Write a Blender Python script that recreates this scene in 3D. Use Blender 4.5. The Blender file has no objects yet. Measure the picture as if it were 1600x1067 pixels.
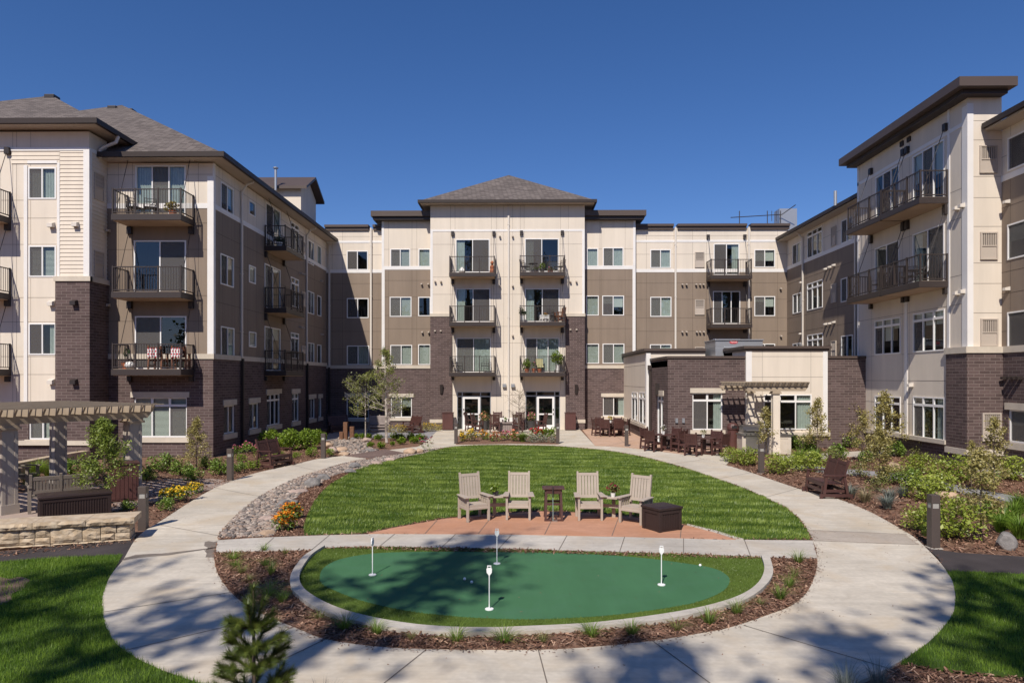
import bpy, math, random
import numpy as np
from mathutils import Vector, Matrix

# ------------------------------------------------------------------ camera, sky, sun, exposure
FPX, HOR, CAMH = 1067.0, 592.0, 3.35          # focal length (px of a 1600 wide frame), horizon row, eye height
YAW = math.atan2(13.0, 1067.0)
SUN_EL, SUN_AZ = math.radians(47.0), math.radians(17.5)
scene = bpy.context.scene
COL = scene.collection

cam_d = bpy.data.cameras.new('camera')
cam = bpy.data.objects.new('camera', cam_d)
COL.objects.link(cam)
cam.location = (0, 0, CAMH)
cam.rotation_euler = (math.radians(90), 0, YAW)
cam_d.sensor_width = 36.0
cam_d.lens = 36.0 * FPX / 1600.0
cam_d.shift_y = (HOR - 533.5) / 1600.0
cam_d.clip_start = 0.1
cam_d.clip_end = 3000
scene.camera = cam

world = bpy.data.worlds.new('World')
scene.world = world
world.use_nodes = True
wn = world.node_tree.nodes
wl = world.node_tree.links
bg = wn['Background']
sky = wn.new('ShaderNodeTexSky')
sky.sky_type = 'NISHITA'
sky.sun_disc = False
sky.sun_elevation = SUN_EL
sky.sun_rotation = math.radians(180) + SUN_AZ
sky.altitude = 300
sky.air_density = 1.0
sky.dust_density = 0.25
sky.ozone_density = 6.0
hsv = wn.new('ShaderNodeHueSaturation')            # clear northern summer sky: deeper and a little more violet than the model's
hsv.inputs['Saturation'].default_value = 1.17
mul = wn.new('ShaderNodeMix'); mul.data_type = 'RGBA'; mul.blend_type = 'MULTIPLY'
mul.inputs[0].default_value = 1.0
mul.inputs[7].default_value = (1.0, 0.875, 1.0, 1)
wl.new(sky.outputs[0], hsv.inputs['Color']); wl.new(hsv.outputs[0], mul.inputs[6]); wl.new(mul.outputs[2], bg.inputs[0])
bg.inputs[1].default_value = 0.073

sun_d = bpy.data.lights.new('sun', 'SUN')
sun = bpy.data.objects.new('sun', sun_d)
COL.objects.link(sun)
sun_d.energy = 3.6
sun_d.angle = math.radians(0.5)
sun_d.color = (1.0, 0.93, 0.83)
to_light = Vector((math.sin(SUN_AZ) * math.cos(SUN_EL), math.cos(SUN_AZ) * math.cos(SUN_EL), -math.sin(SUN_EL)))
sun.rotation_euler = to_light.to_track_quat('-Z', 'Y').to_euler()
sun.location = (-20, -40, 60)

scene.view_settings.view_transform = 'Standard'
scene.view_settings.look = 'None'
scene.view_settings.exposure = 0.5
scene.view_settings.gamma = 1.0
scene.render.engine = 'CYCLES'
scene.cycles.max_bounces = 8
scene.cycles.transparent_max_bounces = 12
scene.cycles.use_denoising = True

rnd = random.Random(7)
nrg = np.random.default_rng(11)
R = math.radians

# ------------------------------------------------------------------ geometry of the view -> the place
CY, SY = math.cos(YAW), math.sin(YAW)
def ray(u, v):
    xc = (u - 800.0) / FPX
    return (xc * CY - SY, xc * SY + CY, -(v - HOR) / FPX)
def G(u, v, z=0.0):
    """point of the horizontal plane at height z"""
    dx, dy, dz = ray(u, v)
    t = (z - CAMH) / dz
    return (dx * t, dy * t, z)

class Plane:
    """vertical wall plane; a runs to the right seen from outside, d outwards"""
    def __init__(s, kind, pos):
        s.k, s.p = kind, pos
    def to3(s, a, z, d=0.0):
        if s.k == 'S': return (a, s.p - d, z)
        if s.k == 'E': return (s.p + d, a, z)
        return (s.p - d, -a, z)
    def pix(s, u, v):
        dx, dy, dz = ray(u, v)
        if s.k == 'S':
            t = s.p / dy
            return (dx * t, CAMH + dz * t)
        t = s.p / dx
        y = dy * t
        return (y if s.k == 'E' else -y, CAMH + dz * t)
    def a(s, u): return s.pix(u, 500)[0]
    def z(s, u, v): return s.pix(u, v)[1]

# ------------------------------------------------------------------ mesh builder
class MB:
    def __init__(s):
        s.v, s.f, s.m, s.mi = [], [], [], 0
    def slot(s, i):
        s.mi = i
        return s
    def add(s, vs, fs):
        b = len(s.v)
        s.v += [tuple(p) for p in vs]
        s.f += [tuple(b + i for i in f) for f in fs]
        s.m += [s.mi] * len(fs)
        return s
    def quad(s, a, b, c, d):
        return s.add([a, b, c, d], [(0, 1, 2, 3)])
    def hexa(s, c):
        """c: 8 corners, bottom ring then top ring, both counter-clockwise seen from the top"""
        return s.add(c, [(3, 2, 1, 0), (4, 5, 6, 7), (0, 1, 5, 4), (1, 2, 6, 5), (2, 3, 7, 6), (3, 0, 4, 7)])
    def box(s, x0, x1, y0, y1, z0, z1):
        return s.hexa([(x0, y0, z0), (x1, y0, z0), (x1, y1, z0), (x0, y1, z0),
                       (x0, y0, z1), (x1, y0, z1), (x1, y1, z1), (x0, y1, z1)])
    def fbox(s, pl, a0, a1, z0, z1, d0, d1):
        P = pl.to3
        return s.hexa([P(a0, z0, d1), P(a1, z0, d1), P(a1, z0, d0), P(a0, z0, d0),
                       P(a0, z1, d1), P(a1, z1, d1), P(a1, z1, d0), P(a0, z1, d0)])
    def bar(s, p0, p1, w, h, up=(0, 0, 1)):
        p0, p1 = Vector(p0), Vector(p1)
        t = (p1 - p0).normalized()
        up = Vector(up)
        if abs(t.dot(up)) > 0.98: up = Vector((0, 1, 0))
        x = t.cross(up).normalized() * (w / 2)
        y = x.cross(t).normalized() * (h / 2)
        return s.hexa([p0 - x - y, p0 + x - y, p1 + x - y, p1 - x - y, p0 - x + y, p0 + x + y, p1 + x + y, p1 - x + y])
    def tube(s, pts, rad, n=6, cap=True):
        pts = [Vector(p) for p in pts]
        if not hasattr(rad, '__len__'): rad = [rad] * len(pts)
        vs, fs = [], []
        ref = None
        for i, p in enumerate(pts):
            t = (pts[min(i + 1, len(pts) - 1)] - pts[max(i - 1, 0)])
            t = t.normalized() if t.length > 1e-9 else Vector((0, 0, 1))
            if ref is None: ref = Vector((1, 0, 0)) if abs(t.x) < 0.9 else Vector((0, 1, 0))
            x = (ref - t * ref.dot(t)).normalized()
            ref = x
            y = t.cross(x)
            for k in range(n):
                a = 2 * math.pi * k / n
                vs.append(p + (x * math.cos(a) + y * math.sin(a)) * rad[i])
        for i in range(len(pts) - 1):
            for k in range(n):
                k2 = (k + 1) % n
                fs.append((i * n + k, i * n + k2, (i + 1) * n + k2, (i + 1) * n + k))
        if cap:
            fs.append(tuple(range(n))[::-1])
            fs.append(tuple((len(pts) - 1) * n + k for k in range(n)))
        return s.add(vs, fs)
    def lathe(s, prof, n=16, c=(0, 0, 0)):
        vs, fs = [], []
        for r, z in prof:
            for k in range(n):
                a = 2 * math.pi * k / n
                vs.append((c[0] + r * math.cos(a), c[1] + r * math.sin(a), c[2] + z))
        for i in range(len(prof) - 1):
            for k in range(n):
                k2 = (k + 1) % n
                fs.append((i * n + k, i * n + k2, (i + 1) * n + k2, (i + 1) * n + k))
        fs.append(tuple(range(n))[::-1])
        fs.append(tuple((len(prof) - 1) * n + k for k in range(n)))
        return s.add(vs, fs)
    def prism(s, poly, z0, z1):
        n = len(poly)
        vs = [(p[0], p[1], z0) for p in poly] + [(p[0], p[1], z1) for p in poly]
        area = sum(poly[i][0] * poly[(i + 1) % n][1] - poly[(i + 1) % n][0] * poly[i][1] for i in range(n))
        fs = [tuple(range(n))[::-1], tuple(range(n, 2 * n))]
        fs += [(i, (i + 1) % n, n + (i + 1) % n, n + i) for i in range(n)]
        if area < 0: fs = [f[::-1] for f in fs]
        return s.add(vs, fs)
    def xf(s, M):
        s.v = [tuple(M @ Vector(p)) for p in s.v]
        return s
    def join(s, o):
        b = len(s.v)
        s.v += o.v
        s.f += [tuple(b + i for i in f) for f in o.f]
        s.m += o.m
        return s
    def mesh(s, name, mats, smooth=False, bevel=0):
        me = bpy.data.meshes.new(name)
        me.from_pydata(s.v, [], s.f)
        for m in (mats if isinstance(mats, (list, tuple)) else [mats]): me.materials.append(m)
        me.polygons.foreach_set('material_index', s.m)
        if smooth: me.polygons.foreach_set('use_smooth', [True] * len(s.f))
        me.update()
        return me
    def build(s, name, mats, parent=None, smooth=False, bevel=0.0, loc=None):
        o = bpy.data.objects.new(name, s.mesh(name, mats, smooth))
        COL.objects.link(o)
        if parent is not None: o.parent = parent
        if loc is not None: o.location = loc
        if bevel:
            b = o.modifiers.new('bevel', 'BEVEL')
            b.width, b.segments, b.limit_method, b.angle_limit = bevel, 2, 'ANGLE', R(40)
        return o

def np_obj(name, V, F, mats, parent=None, mi=None, smooth=False):
    """one mesh object from numpy arrays; every face has the same corner count"""
    V = np.asarray(V, dtype=np.float32).reshape(-1, 3)
    F = np.asarray(F, dtype=np.int32)
    k = F.shape[1]
    me = bpy.data.meshes.new(name)
    me.vertices.add(len(V)); me.vertices.foreach_set('co', V.ravel())
    me.loops.add(F.size); me.loops.foreach_set('vertex_index', F.ravel())
    me.polygons.add(len(F))
    me.polygons.foreach_set('loop_start', np.arange(0, F.size, k, dtype=np.int32))
    me.polygons.foreach_set('loop_total', np.full(len(F), k, dtype=np.int32))
    for m in (mats if isinstance(mats, (list, tuple)) else [mats]): me.materials.append(m)
    if mi is not None: me.polygons.foreach_set('material_index', np.asarray(mi, dtype=np.int32))
    if smooth: me.polygons.foreach_set('use_smooth', np.ones(len(F), dtype=bool))
    me.update(calc_edges=True)
    o = bpy.data.objects.new(name, me)
    COL.objects.link(o)
    if parent is not None: o.parent = parent
    return o

def thing(name, label, cat, loc=(0, 0, 0), rz=0.0, group=None):
    o = bpy.data.objects.new(name, None)
    o.empty_display_size = 0.2
    COL.objects.link(o)
    o.location = loc
    o.rotation_euler = (0, 0, rz)
    return tag(o, label, cat, group)
def tag(o, label=None, cat=None, group=None, kind=None):
    if label: o['label'] = label
    if cat: o['category'] = cat
    if group: o['group'] = group
    if label and not kind: kind = 'thing'
    if kind: o['kind'] = kind
    return o
def copy_tree(o, parent=None):
    c = o.copy()
    COL.objects.link(c)
    if parent is not None: c.parent = parent
    for ch in o.children: copy_tree(ch, c)
    return c
USED = set()
def place(proto, label, loc, rz=0.0, sc=None, group=None):
    """first use moves the prototype itself, later uses copy it with its parts"""
    if proto.name in USED:
        proto = copy_tree(proto)
    USED.add(proto.name)
    proto.location = loc
    proto.rotation_euler = (0, 0, rz)
    if sc is not None: proto.scale = (sc, sc, sc) if not hasattr(sc, '__len__') else sc
    proto['label'] = label; proto['kind'] = 'thing'
    if group: proto['group'] = group
    return proto

# ------------------------------------------------------------------ materials
def mat(name, col, rough=0.6, metal=0.0, spec=0.5, noise=None, bump=0.0, bscale=80.0, mottles=None):
    """principled; noise=(scale, amount) varies brightness, mottles=(scale, colour2, amount) mixes a second colour"""
    m = bpy.data.materials.new(name)
    m.use_nodes = True
    nt = m.node_tree
    N, L = nt.nodes, nt.links
    p = N['Principled BSDF']
    p.inputs['Base Color'].default_value = (*col, 1)
    p.inputs['Roughness'].default_value = rough
    p.inputs['Metallic'].default_value = metal
    p.inputs['Specular IOR Level'].default_value = spec
    geo = N.new('ShaderNodeNewGeometry')
    cur = None
    if mottles:
        t = N.new('ShaderNodeTexNoise'); t.inputs['Scale'].default_value = mottles[0]; t.inputs['Detail'].default_value = 6
        L.new(geo.outputs['Position'], t.inputs['Vector'])
        r = N.new('ShaderNodeMapRange'); r.inputs[1].default_value = 0.4; r.inputs[2].default_value = 0.65
        r.inputs[4].default_value = mottles[2]
        L.new(t.outputs['Fac'], r.inputs[0])
        x = N.new('ShaderNodeMix'); x.data_type = 'RGBA'
        x.inputs[6].default_value = (*col, 1); x.inputs[7].default_value = (*mottles[1], 1)
        L.new(r.outputs[0], x.inputs[0])
        cur = x.outputs[2]
    if noise:
        t = N.new('ShaderNodeTexNoise'); t.inputs['Scale'].default_value = noise[0]; t.inputs['Detail'].default_value = 5
        L.new(geo.outputs['Position'], t.inputs['Vector'])
        r = N.new('ShaderNodeMapRange'); r.inputs[1].default_value = 0.3; r.inputs[2].default_value = 0.7
        r.inputs[3].default_value = 1 - noise[1]; r.inputs[4].default_value = 1 + noise[1]
        L.new(t.outputs['Fac'], r.inputs[0])
        h = N.new('ShaderNodeHueSaturation')
        h.inputs['Color'].default_value = (*col, 1)
        if cur: L.new(cur, h.inputs['Color'])
        L.new(r.outputs[0], h.inputs['Value'])
        cur = h.outputs[0]
    if cur: L.new(cur, p.inputs['Base Color'])
    if bump:
        t = N.new('ShaderNodeTexNoise'); t.inputs['Scale'].default_value = bscale; t.inputs['Detail'].default_value = 4
        L.new(geo.outputs['Position'], t.inputs['Vector'])
        b = N.new('ShaderNodeBump'); b.inputs['Strength'].default_value = bump; b.inputs['Distance'].default_value = 0.02
        L.new(t.outputs['Fac'], b.inputs['Height'])
        L.new(b.outputs[0], p.inputs['Normal'])
    return m

def brick_mat(name, c1, c2, mortar, bw, bh, ms=0.012, off=0.5, rough=0.85, squash=1.0, axis='wall', bump=0.4, big=0.12):
    m = bpy.data.materials.new(name); m.use_nodes = True
    nt = m.node_tree; N, L = nt.nodes, nt.links
    p = N['Principled BSDF']; p.inputs['Roughness'].default_value = rough; p.inputs['Specular IOR Level'].default_value = 0.25
    geo = N.new('ShaderNodeNewGeometry'); sep = N.new('ShaderNodeSeparateXYZ'); L.new(geo.outputs['Position'], sep.inputs[0])
    ad = N.new('ShaderNodeMath'); ad.operation = 'ADD'; L.new(sep.outputs[0], ad.inputs[0]); L.new(sep.outputs[1], ad.inputs[1])
    cb = N.new('ShaderNodeCombineXYZ'); L.new(ad.outputs[0], cb.inputs[0]); L.new(sep.outputs[2], cb.inputs[1])
    if axis == 'flat':
        L.new(sep.outputs[0], cb.inputs[0]); L.new(sep.outputs[1], cb.inputs[1])
    b = N.new('ShaderNodeTexBrick'); L.new(cb.outputs[0], b.inputs['Vector'])
    b.inputs['Color1'].default_value = (*c1, 1); b.inputs['Color2'].default_value = (*c2, 1); b.inputs['Mortar'].default_value = (*mortar, 1)
    b.inputs['Scale'].default_value = 1.0; b.inputs['Mortar Size'].default_value = ms; b.inputs['Mortar Smooth'].default_value = 0.2
    b.inputs['Brick Width'].default_value = bw; b.inputs['Row Height'].default_value = bh; b.offset = off; b.squash = squash
    t = N.new('ShaderNodeTexNoise'); t.inputs['Scale'].default_value = 0.6; t.inputs['Detail'].default_value = 8; L.new(geo.outputs['Position'], t.inputs['Vector'])
    r = N.new('ShaderNodeMapRange'); r.inputs[1].default_value = 0.3; r.inputs[2].default_value = 0.7; r.inputs[3].default_value = 1 - big; r.inputs[4].default_value = 1 + big
    L.new(t.outputs['Fac'], r.inputs[0])
    h = N.new('ShaderNodeHueSaturation'); L.new(b.outputs['Color'], h.inputs['Color']); L.new(r.outputs[0], h.inputs['Value'])
    L.new(h.outputs[0], p.inputs['Base Color'])
    bp = N.new('ShaderNodeBump'); bp.invert = True; bp.inputs['Strength'].default_value = bump; bp.inputs['Distance'].default_value = 0.01
    L.new(b.outputs['Fac'], bp.inputs['Height']); L.new(bp.outputs[0], p.inputs['Normal'])
    return m

def leaf_mat(name, c1, c2, scale=3.0, trans=0.35, rw=0.6, nw=1.0, sx=1.0):
    m = bpy.data.materials.new(name); m.use_nodes = True
    nt = m.node_tree; N, L = nt.nodes, nt.links
    N.remove(N['Principled BSDF'])
    out = N['Material Output']
    geo = N.new('ShaderNodeNewGeometry')
    t = N.new('ShaderNodeTexNoise'); t.inputs['Scale'].default_value = scale; t.inputs['Detail'].default_value = 3
    mp = N.new('ShaderNodeMapping'); mp.inputs['Scale'].default_value = (sx, 1, 1); mp.inputs['Rotation'].default_value = (0, 0, -.12)
    L.new(geo.outputs['Position'], mp.inputs[0]); L.new(mp.outputs[0], t.inputs['Vector'])
    ri = N.new('ShaderNodeMath'); ri.operation = 'MULTIPLY_ADD'
    L.new(geo.outputs['Random Per Island'], ri.inputs[0]); ri.inputs[1].default_value = rw; ri.use_clamp = True
    a = N.new('ShaderNodeMath'); a.operation = 'MULTIPLY_ADD'; L.new(t.outputs['Fac'], a.inputs[0]); a.inputs[1].default_value = nw; a.inputs[2].default_value = 0.5 - rw / 2 - nw / 2
    L.new(a.outputs[0], ri.inputs[2])
    x = N.new('ShaderNodeMix'); x.data_type = 'RGBA'; x.inputs[6].default_value = (*c1, 1); x.inputs[7].default_value = (*c2, 1)
    L.new(ri.outputs[0], x.inputs[0])
    d = N.new('ShaderNodeBsdfDiffuse'); tr = N.new('ShaderNodeBsdfTranslucent'); gl = N.new('ShaderNodeBsdfGlossy')
    gl.inputs['Roughness'].default_value = 0.45; gl.inputs['Color'].default_value = (0.6, 0.6, 0.6, 1)
    L.new(x.outputs[2], d.inputs['Color']); L.new(x.outputs[2], tr.inputs['Color'])
    mx = N.new('ShaderNodeMixShader'); mx.inputs[0].default_value = trans; L.new(d.outputs[0], mx.inputs[1]); L.new(tr.outputs[0], mx.inputs[2])
    m2 = N.new('ShaderNodeMixShader'); m2.inputs[0].default_value = 0.05; L.new(mx.outputs[0], m2.inputs[1]); L.new(gl.outputs[0], m2.inputs[2])
    L.new(m2.outputs[0], out.inputs['Surface'])
    return m

def glass_mat(name, tint=(0.72, 0.78, 0.76), boost=0.9, base=0.075):
    m = bpy.data.materials.new(name); m.use_nodes = True
    nt = m.node_tree; N, L = nt.nodes, nt.links
    N.remove(N['Principled BSDF']); out = N['Material Output']
    t = N.new('ShaderNodeBsdfTransparent'); t.inputs[0].default_value = (*tint, 1)
    g = N.new('ShaderNodeBsdfGlossy'); g.inputs['Roughness'].default_value = 0.0; g.inputs['Color'].default_value = (0.95, 0.97, 1, 1)
    lw = N.new('ShaderNodeLayerWeight'); lw.inputs[0].default_value = .5
    f = N.new('ShaderNodeMath'); f.operation = 'POWER'; L.new(lw.outputs['Facing'], f.inputs[0]); f.inputs[1].default_value = 5.0
    a = N.new('ShaderNodeMath'); a.operation = 'MULTIPLY_ADD'; a.use_clamp = True
    L.new(f.outputs[0], a.inputs[0]); a.inputs[1].default_value = boost; a.inputs[2].default_value = base
    mx = N.new('ShaderNodeMixShader'); L.new(a.outputs[0], mx.inputs[0]); L.new(t.outputs[0], mx.inputs[1]); L.new(g.outputs[0], mx.inputs[2])
    L.new(mx.outputs[0], out.inputs['Surface'])
    return m

def veil_mat(name, col, alpha):
    m = bpy.data.materials.new(name); m.use_nodes = True
    nt = m.node_tree; N, L = nt.nodes, nt.links
    N.remove(N['Principled BSDF']); out = N['Material Output']
    t = N.new('ShaderNodeBsdfTransparent'); d = N.new('ShaderNodeBsdfDiffuse'); d.inputs[0].default_value = (*col, 1)
    mx = N.new('ShaderNodeMixShader'); mx.inputs[0].default_value = alpha
    L.new(t.outputs[0], mx.inputs[1]); L.new(d.outputs[0], mx.inputs[2]); L.new(mx.outputs[0], out.inputs['Surface'])
    return m

def streaks(m, scale, amount, s=1.4, rot=.0):
    """faint stretched marks in a surface's own colour: broom strokes, rain runs"""
    nt = m.node_tree; N, L = nt.nodes, nt.links
    p = N['Principled BSDF']
    geo = N.new('ShaderNodeNewGeometry'); mp = N.new('ShaderNodeMapping'); mp.inputs['Scale'].default_value = scale; mp.inputs['Rotation'].default_value = (0, 0, rot)
    L.new(geo.outputs['Position'], mp.inputs[0])
    t = N.new('ShaderNodeTexNoise'); t.inputs['Scale'].default_value = s; t.inputs['Detail'].default_value = 7; t.inputs['Roughness'].default_value = .65
    L.new(mp.outputs[0], t.inputs['Vector'])
    r = N.new('ShaderNodeMapRange'); r.inputs[1].default_value = .35; r.inputs[2].default_value = .7; r.inputs[3].default_value = 1 - amount; r.inputs[4].default_value = 1 + amount * .6
    L.new(t.outputs['Fac'], r.inputs[0])
    h = N.new('ShaderNodeHueSaturation')
    L.new(p.inputs['Base Color'].links[0].from_socket, h.inputs['Color']); L.new(r.outputs[0], h.inputs['Value']); L.new(h.outputs[0], p.inputs['Base Color'])
    return m
def patches(m, scale, col, amount):
    """large soft stains of a second colour"""
    nt = m.node_tree; N, L = nt.nodes, nt.links
    p = N['Principled BSDF']
    geo = N.new('ShaderNodeNewGeometry'); t = N.new('ShaderNodeTexNoise'); t.inputs['Scale'].default_value = scale; t.inputs['Detail'].default_value = 8; t.inputs['Roughness'].default_value = .6
    t.inputs['Distortion'].default_value = .6
    L.new(geo.outputs['Position'], t.inputs['Vector'])
    r = N.new('ShaderNodeMapRange'); r.inputs[1].default_value = .48; r.inputs[2].default_value = .72; r.inputs[4].default_value = amount
    L.new(t.outputs['Fac'], r.inputs[0])
    x = N.new('ShaderNodeMix'); x.data_type = 'RGBA'; x.inputs[7].default_value = (*col, 1)
    L.new(p.inputs['Base Color'].links[0].from_socket, x.inputs[6]); L.new(r.outputs[0], x.inputs[0]); L.new(x.outputs[2], p.inputs['Base Color'])
    return m
M = {}
M['cream'] = mat('cream_panel', (0.70, 0.617, 0.518), 0.75, noise=(0.5, 0.035), spec=0.2)
M['taupe'] = mat('taupe_panel', (0.255, 0.198, 0.152), 0.75, noise=(0.5, 0.05), spec=0.2)
streaks(M['cream'], (1.6, 1.6, .12), .06); streaks(M['taupe'], (1.6, 1.6, .12), .09)
M['seam'] = mat('panel_seam', (0.20, 0.165, 0.135), 0.9, spec=0.1)
M['seam_dark'] = mat('taupe_seam', (0.09, 0.07, 0.055), 0.9, spec=0.1)
M['white'] = mat('white_trim', (0.76, 0.73, 0.70), 0.5, noise=(2, 0.03), spec=0.3)
M['vinyl'] = mat('white_vinyl', (0.80, 0.78, 0.76), 0.35, spec=0.4)
M['brick'] = brick_mat('brown_brick', (0.080, 0.054, 0.051), (0.125, 0.086, 0.081), (0.195, 0.155, 0.14), 0.40, 0.122, 0.010)
M['stone'] = mat('limestone_trim', (0.56, 0.49, 0.40), 0.85, noise=(3, 0.08), bump=0.15)
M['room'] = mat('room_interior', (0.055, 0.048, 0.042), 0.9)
M['bronze'] = mat('bronze_metal', (0.042, 0.031, 0.028), 0.5, spec=0.4)
M['gutter'] = mat('gutter_bronze', (0.042, 0.031, 0.027), 0.5, spec=0.25)
M['bronze_dark'] = mat('dark_bronze_metal', (0.035, 0.027, 0.025), 0.45, spec=0.4)
M['cornice'] = mat('cornice_metal', (0.088, 0.064, 0.054), 0.5, noise=(0.7, 0.06), spec=0.35)
M['soffit'] = mat('soffit_panel', (0.45, 0.37, 0.30), 0.7, noise=(0.6, 0.05))
M['deck_under'] = mat('balcony_underside', (0.45, 0.32, 0.22), 0.7, noise=(1.0, 0.08))
M['shingle'] = brick_mat('roof_shingle', (0.105, 0.087, 0.079), (0.185, 0.155, 0.14), (0.065, 0.054, 0.05), 0.30, 0.10, 0.012, bump=0.6, big=0.09)
M['glass'] = glass_mat('window_glass')
M['screen'] = veil_mat('insect_screen', (0.14, 0.13, 0.125), 0.62)
M['blind'] = mat('window_blind', (0.60, 0.60, 0.55), 0.7)
M['curtain'] = mat('curtain_fabric', (0.50, 0.52, 0.48), 0.85, noise=(6, 0.1))
M['gray_metal'] = mat('galvanised_metal', (0.42, 0.43, 0.45), 0.4, 0.6)
M['downspout'] = mat('downspout_cream', (0.66, 0.60, 0.53), 0.45, spec=0.4)
M['grille'] = mat('vent_grille_tan', (0.47, 0.40, 0.335), 0.6)
# ------------------------------------------------------------------ ground surfaces
def smooth(pts, n=4, closed=False):
    P = [np.array(p[:2], dtype=float) for p in pts]
    out = []
    m = len(P)
    rng = range(m if closed else m - 1)
    for i in rng:
        p0 = P[(i - 1) % m] if closed or i > 0 else P[i]
        p1, p2 = P[i % m], P[(i + 1) % m]
        p3 = P[(i + 2) % m] if closed or i + 2 < m else P[(i + 1) % m]
        for k in range(n):
            t = k / n
            out.append(tuple(.5 * ((2 * p1) + (-p0 + p2) * t + (2 * p0 - 5 * p1 + 4 * p2 - p3) * t * t + (-p0 + 3 * p1 - 3 * p2 + p3) * t ** 3)))
    if not closed: out.append(tuple(P[-1]))
    return out
def gp(px): return [G(u, v)[:2] for u, v in px]
def inside(poly, X, Y):
    poly = np.asarray(poly); n = len(poly)
    c = np.zeros(len(X), dtype=bool)
    j = n - 1
    for i in range(n):
        xi, yi = poly[i]; xj, yj = poly[j]
        if yi != yj:
            k = ((yi > Y) != (yj > Y)) & (X < (xj - xi) * (Y - yi) / (yj - yi) + xi)
            c ^= k
        j = i
    return c
def sheet(name, poly, z, m, th=.05, kind='structure'):
    mb = MB().prism(poly, z - th, z)
    o = mb.build(name, m)
    o['kind'] = kind
    return o
def scatter(poly, dens, seed=0, holes=()):
    g = np.random.default_rng(seed)
    P = np.asarray(poly); lo, hi = P.min(0), P.max(0)
    n = int((hi[0] - lo[0]) * (hi[1] - lo[1]) * dens)
    X = g.uniform(lo[0], hi[0], n); Y = g.uniform(lo[1], hi[1], n)
    k = inside(poly, X, Y)
    for h in holes: k &= ~inside(h, X, Y)
    return X[k], Y[k], g

# textures
M['mulch'] = mat('bark_mulch', (0.165, 0.092, 0.062), 0.95, noise=(26, 0.5), bump=0.9, bscale=45, mottles=(9, (0.27, 0.17, 0.12), 0.75), spec=0.1)
def concrete(name, c, dark=0.14):
    m = mat(name, c, 0.85, noise=(0.55, dark), bump=0.12, bscale=120, spec=0.2, mottles=(14, tuple(x * 1.13 for x in c), 0.7))
    # broom streaks
    nt = m.node_tree; N, L = nt.nodes, nt.links
    p = N['Principled BSDF']
    geo = N.new('ShaderNodeNewGeometry'); mp = N.new('ShaderNodeMapping'); mp.inputs['Scale'].default_value = (.35, 5.5, 1); mp.inputs['Rotation'].default_value = (0, 0, .08)
    L.new(geo.outputs['Position'], mp.inputs[0])
    t = N.new('ShaderNodeTexNoise'); t.inputs['Scale'].default_value = 1.4; t.inputs['Detail'].default_value = 7; t.inputs['Roughness'].default_value = .65
    L.new(mp.outputs[0], t.inputs['Vector'])
    r = N.new('ShaderNodeMapRange'); r.inputs[1].default_value = .35; r.inputs[2].default_value = .7; r.inputs[3].default_value = .88; r.inputs[4].default_value = 1.07
    L.new(t.outputs['Fac'], r.inputs[0])
    h = N.new('ShaderNodeHueSaturation')
    src = p.inputs['Base Color'].links[0].from_socket
    L.new(src, h.inputs['Color']); L.new(r.outputs[0], h.inputs['Value']); L.new(h.outputs[0], p.inputs['Base Color'])
    patches(m, .8, (c[0] * .93, c[1] * .84, c[2] * .72), .8); patches(m, 2.3, (c[0] * .72, c[1] * .70, c[2] * .68), .45)
    return m
M['concrete'] = concrete('concrete_path', (0.54, 0.485, 0.405))
M['concrete2'] = concrete('concrete_walk', (0.48, 0.44, 0.385))
M['salmon'] = concrete('coloured_concrete', (0.47, 0.25, 0.16), 0.08)
M['joint'] = mat('path_joint', (0.15, 0.125, 0.105), 0.95)
M['dining'] = concrete('dining_concrete', (0.50, 0.34, 0.25), 0.08)
M['concrete_dark'] = concrete('damp_concrete', (0.40, 0.345, 0.29), .1)
M['asphalt'] = mat('asphalt', (0.062, 0.052, 0.052), 0.9, noise=(1.5, 0.2), bump=0.5, bscale=160, spec=0.2)
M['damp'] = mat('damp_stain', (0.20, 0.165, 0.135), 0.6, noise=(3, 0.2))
M['soil'] = mat('bare_soil', (0.135, 0.088, 0.062), 0.95, noise=(6, 0.3), bump=0.6, bscale=40)
M['turf_base'] = mat('turf_base', (0.05, 0.085, 0.018), 0.95, noise=(2.5, 0.3), spec=0.1)
M['putt'] = mat('putting_turf', (0.064, 0.172, 0.080), 0.9, noise=(1.3, 0.07), bump=0.5, bscale=260, spec=0.15)
patches(M['putt'], 1.6, (0.072, 0.175, 0.095), .7); streaks(M['putt'], (3, .5, 1), .06)
M['fringe_base'] = mat('fringe_turf_base', (0.085, 0.13, 0.025), 0.95, noise=(3, 0.2), spec=0.1)
M['planks'] = brick_mat('bridge_planks', (0.15, 0.10, 0.088), (0.20, 0.14, 0.12), (0.04, 0.03, 0.027), 4.0, 0.14, 0.01, axis='flat', bump=.3)
M['slate'] = mat('slate_path', (0.26, 0.25, 0.26), 0.85, noise=(2, .15), bump=.3, bscale=30)

g_ = MB().quad((-400, -300, -.02), (400, -300, -.02), (400, 900, -.02), (-400, 900, -.02))
tag(g_.build('ground', M['mulch']), kind='structure')

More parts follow.
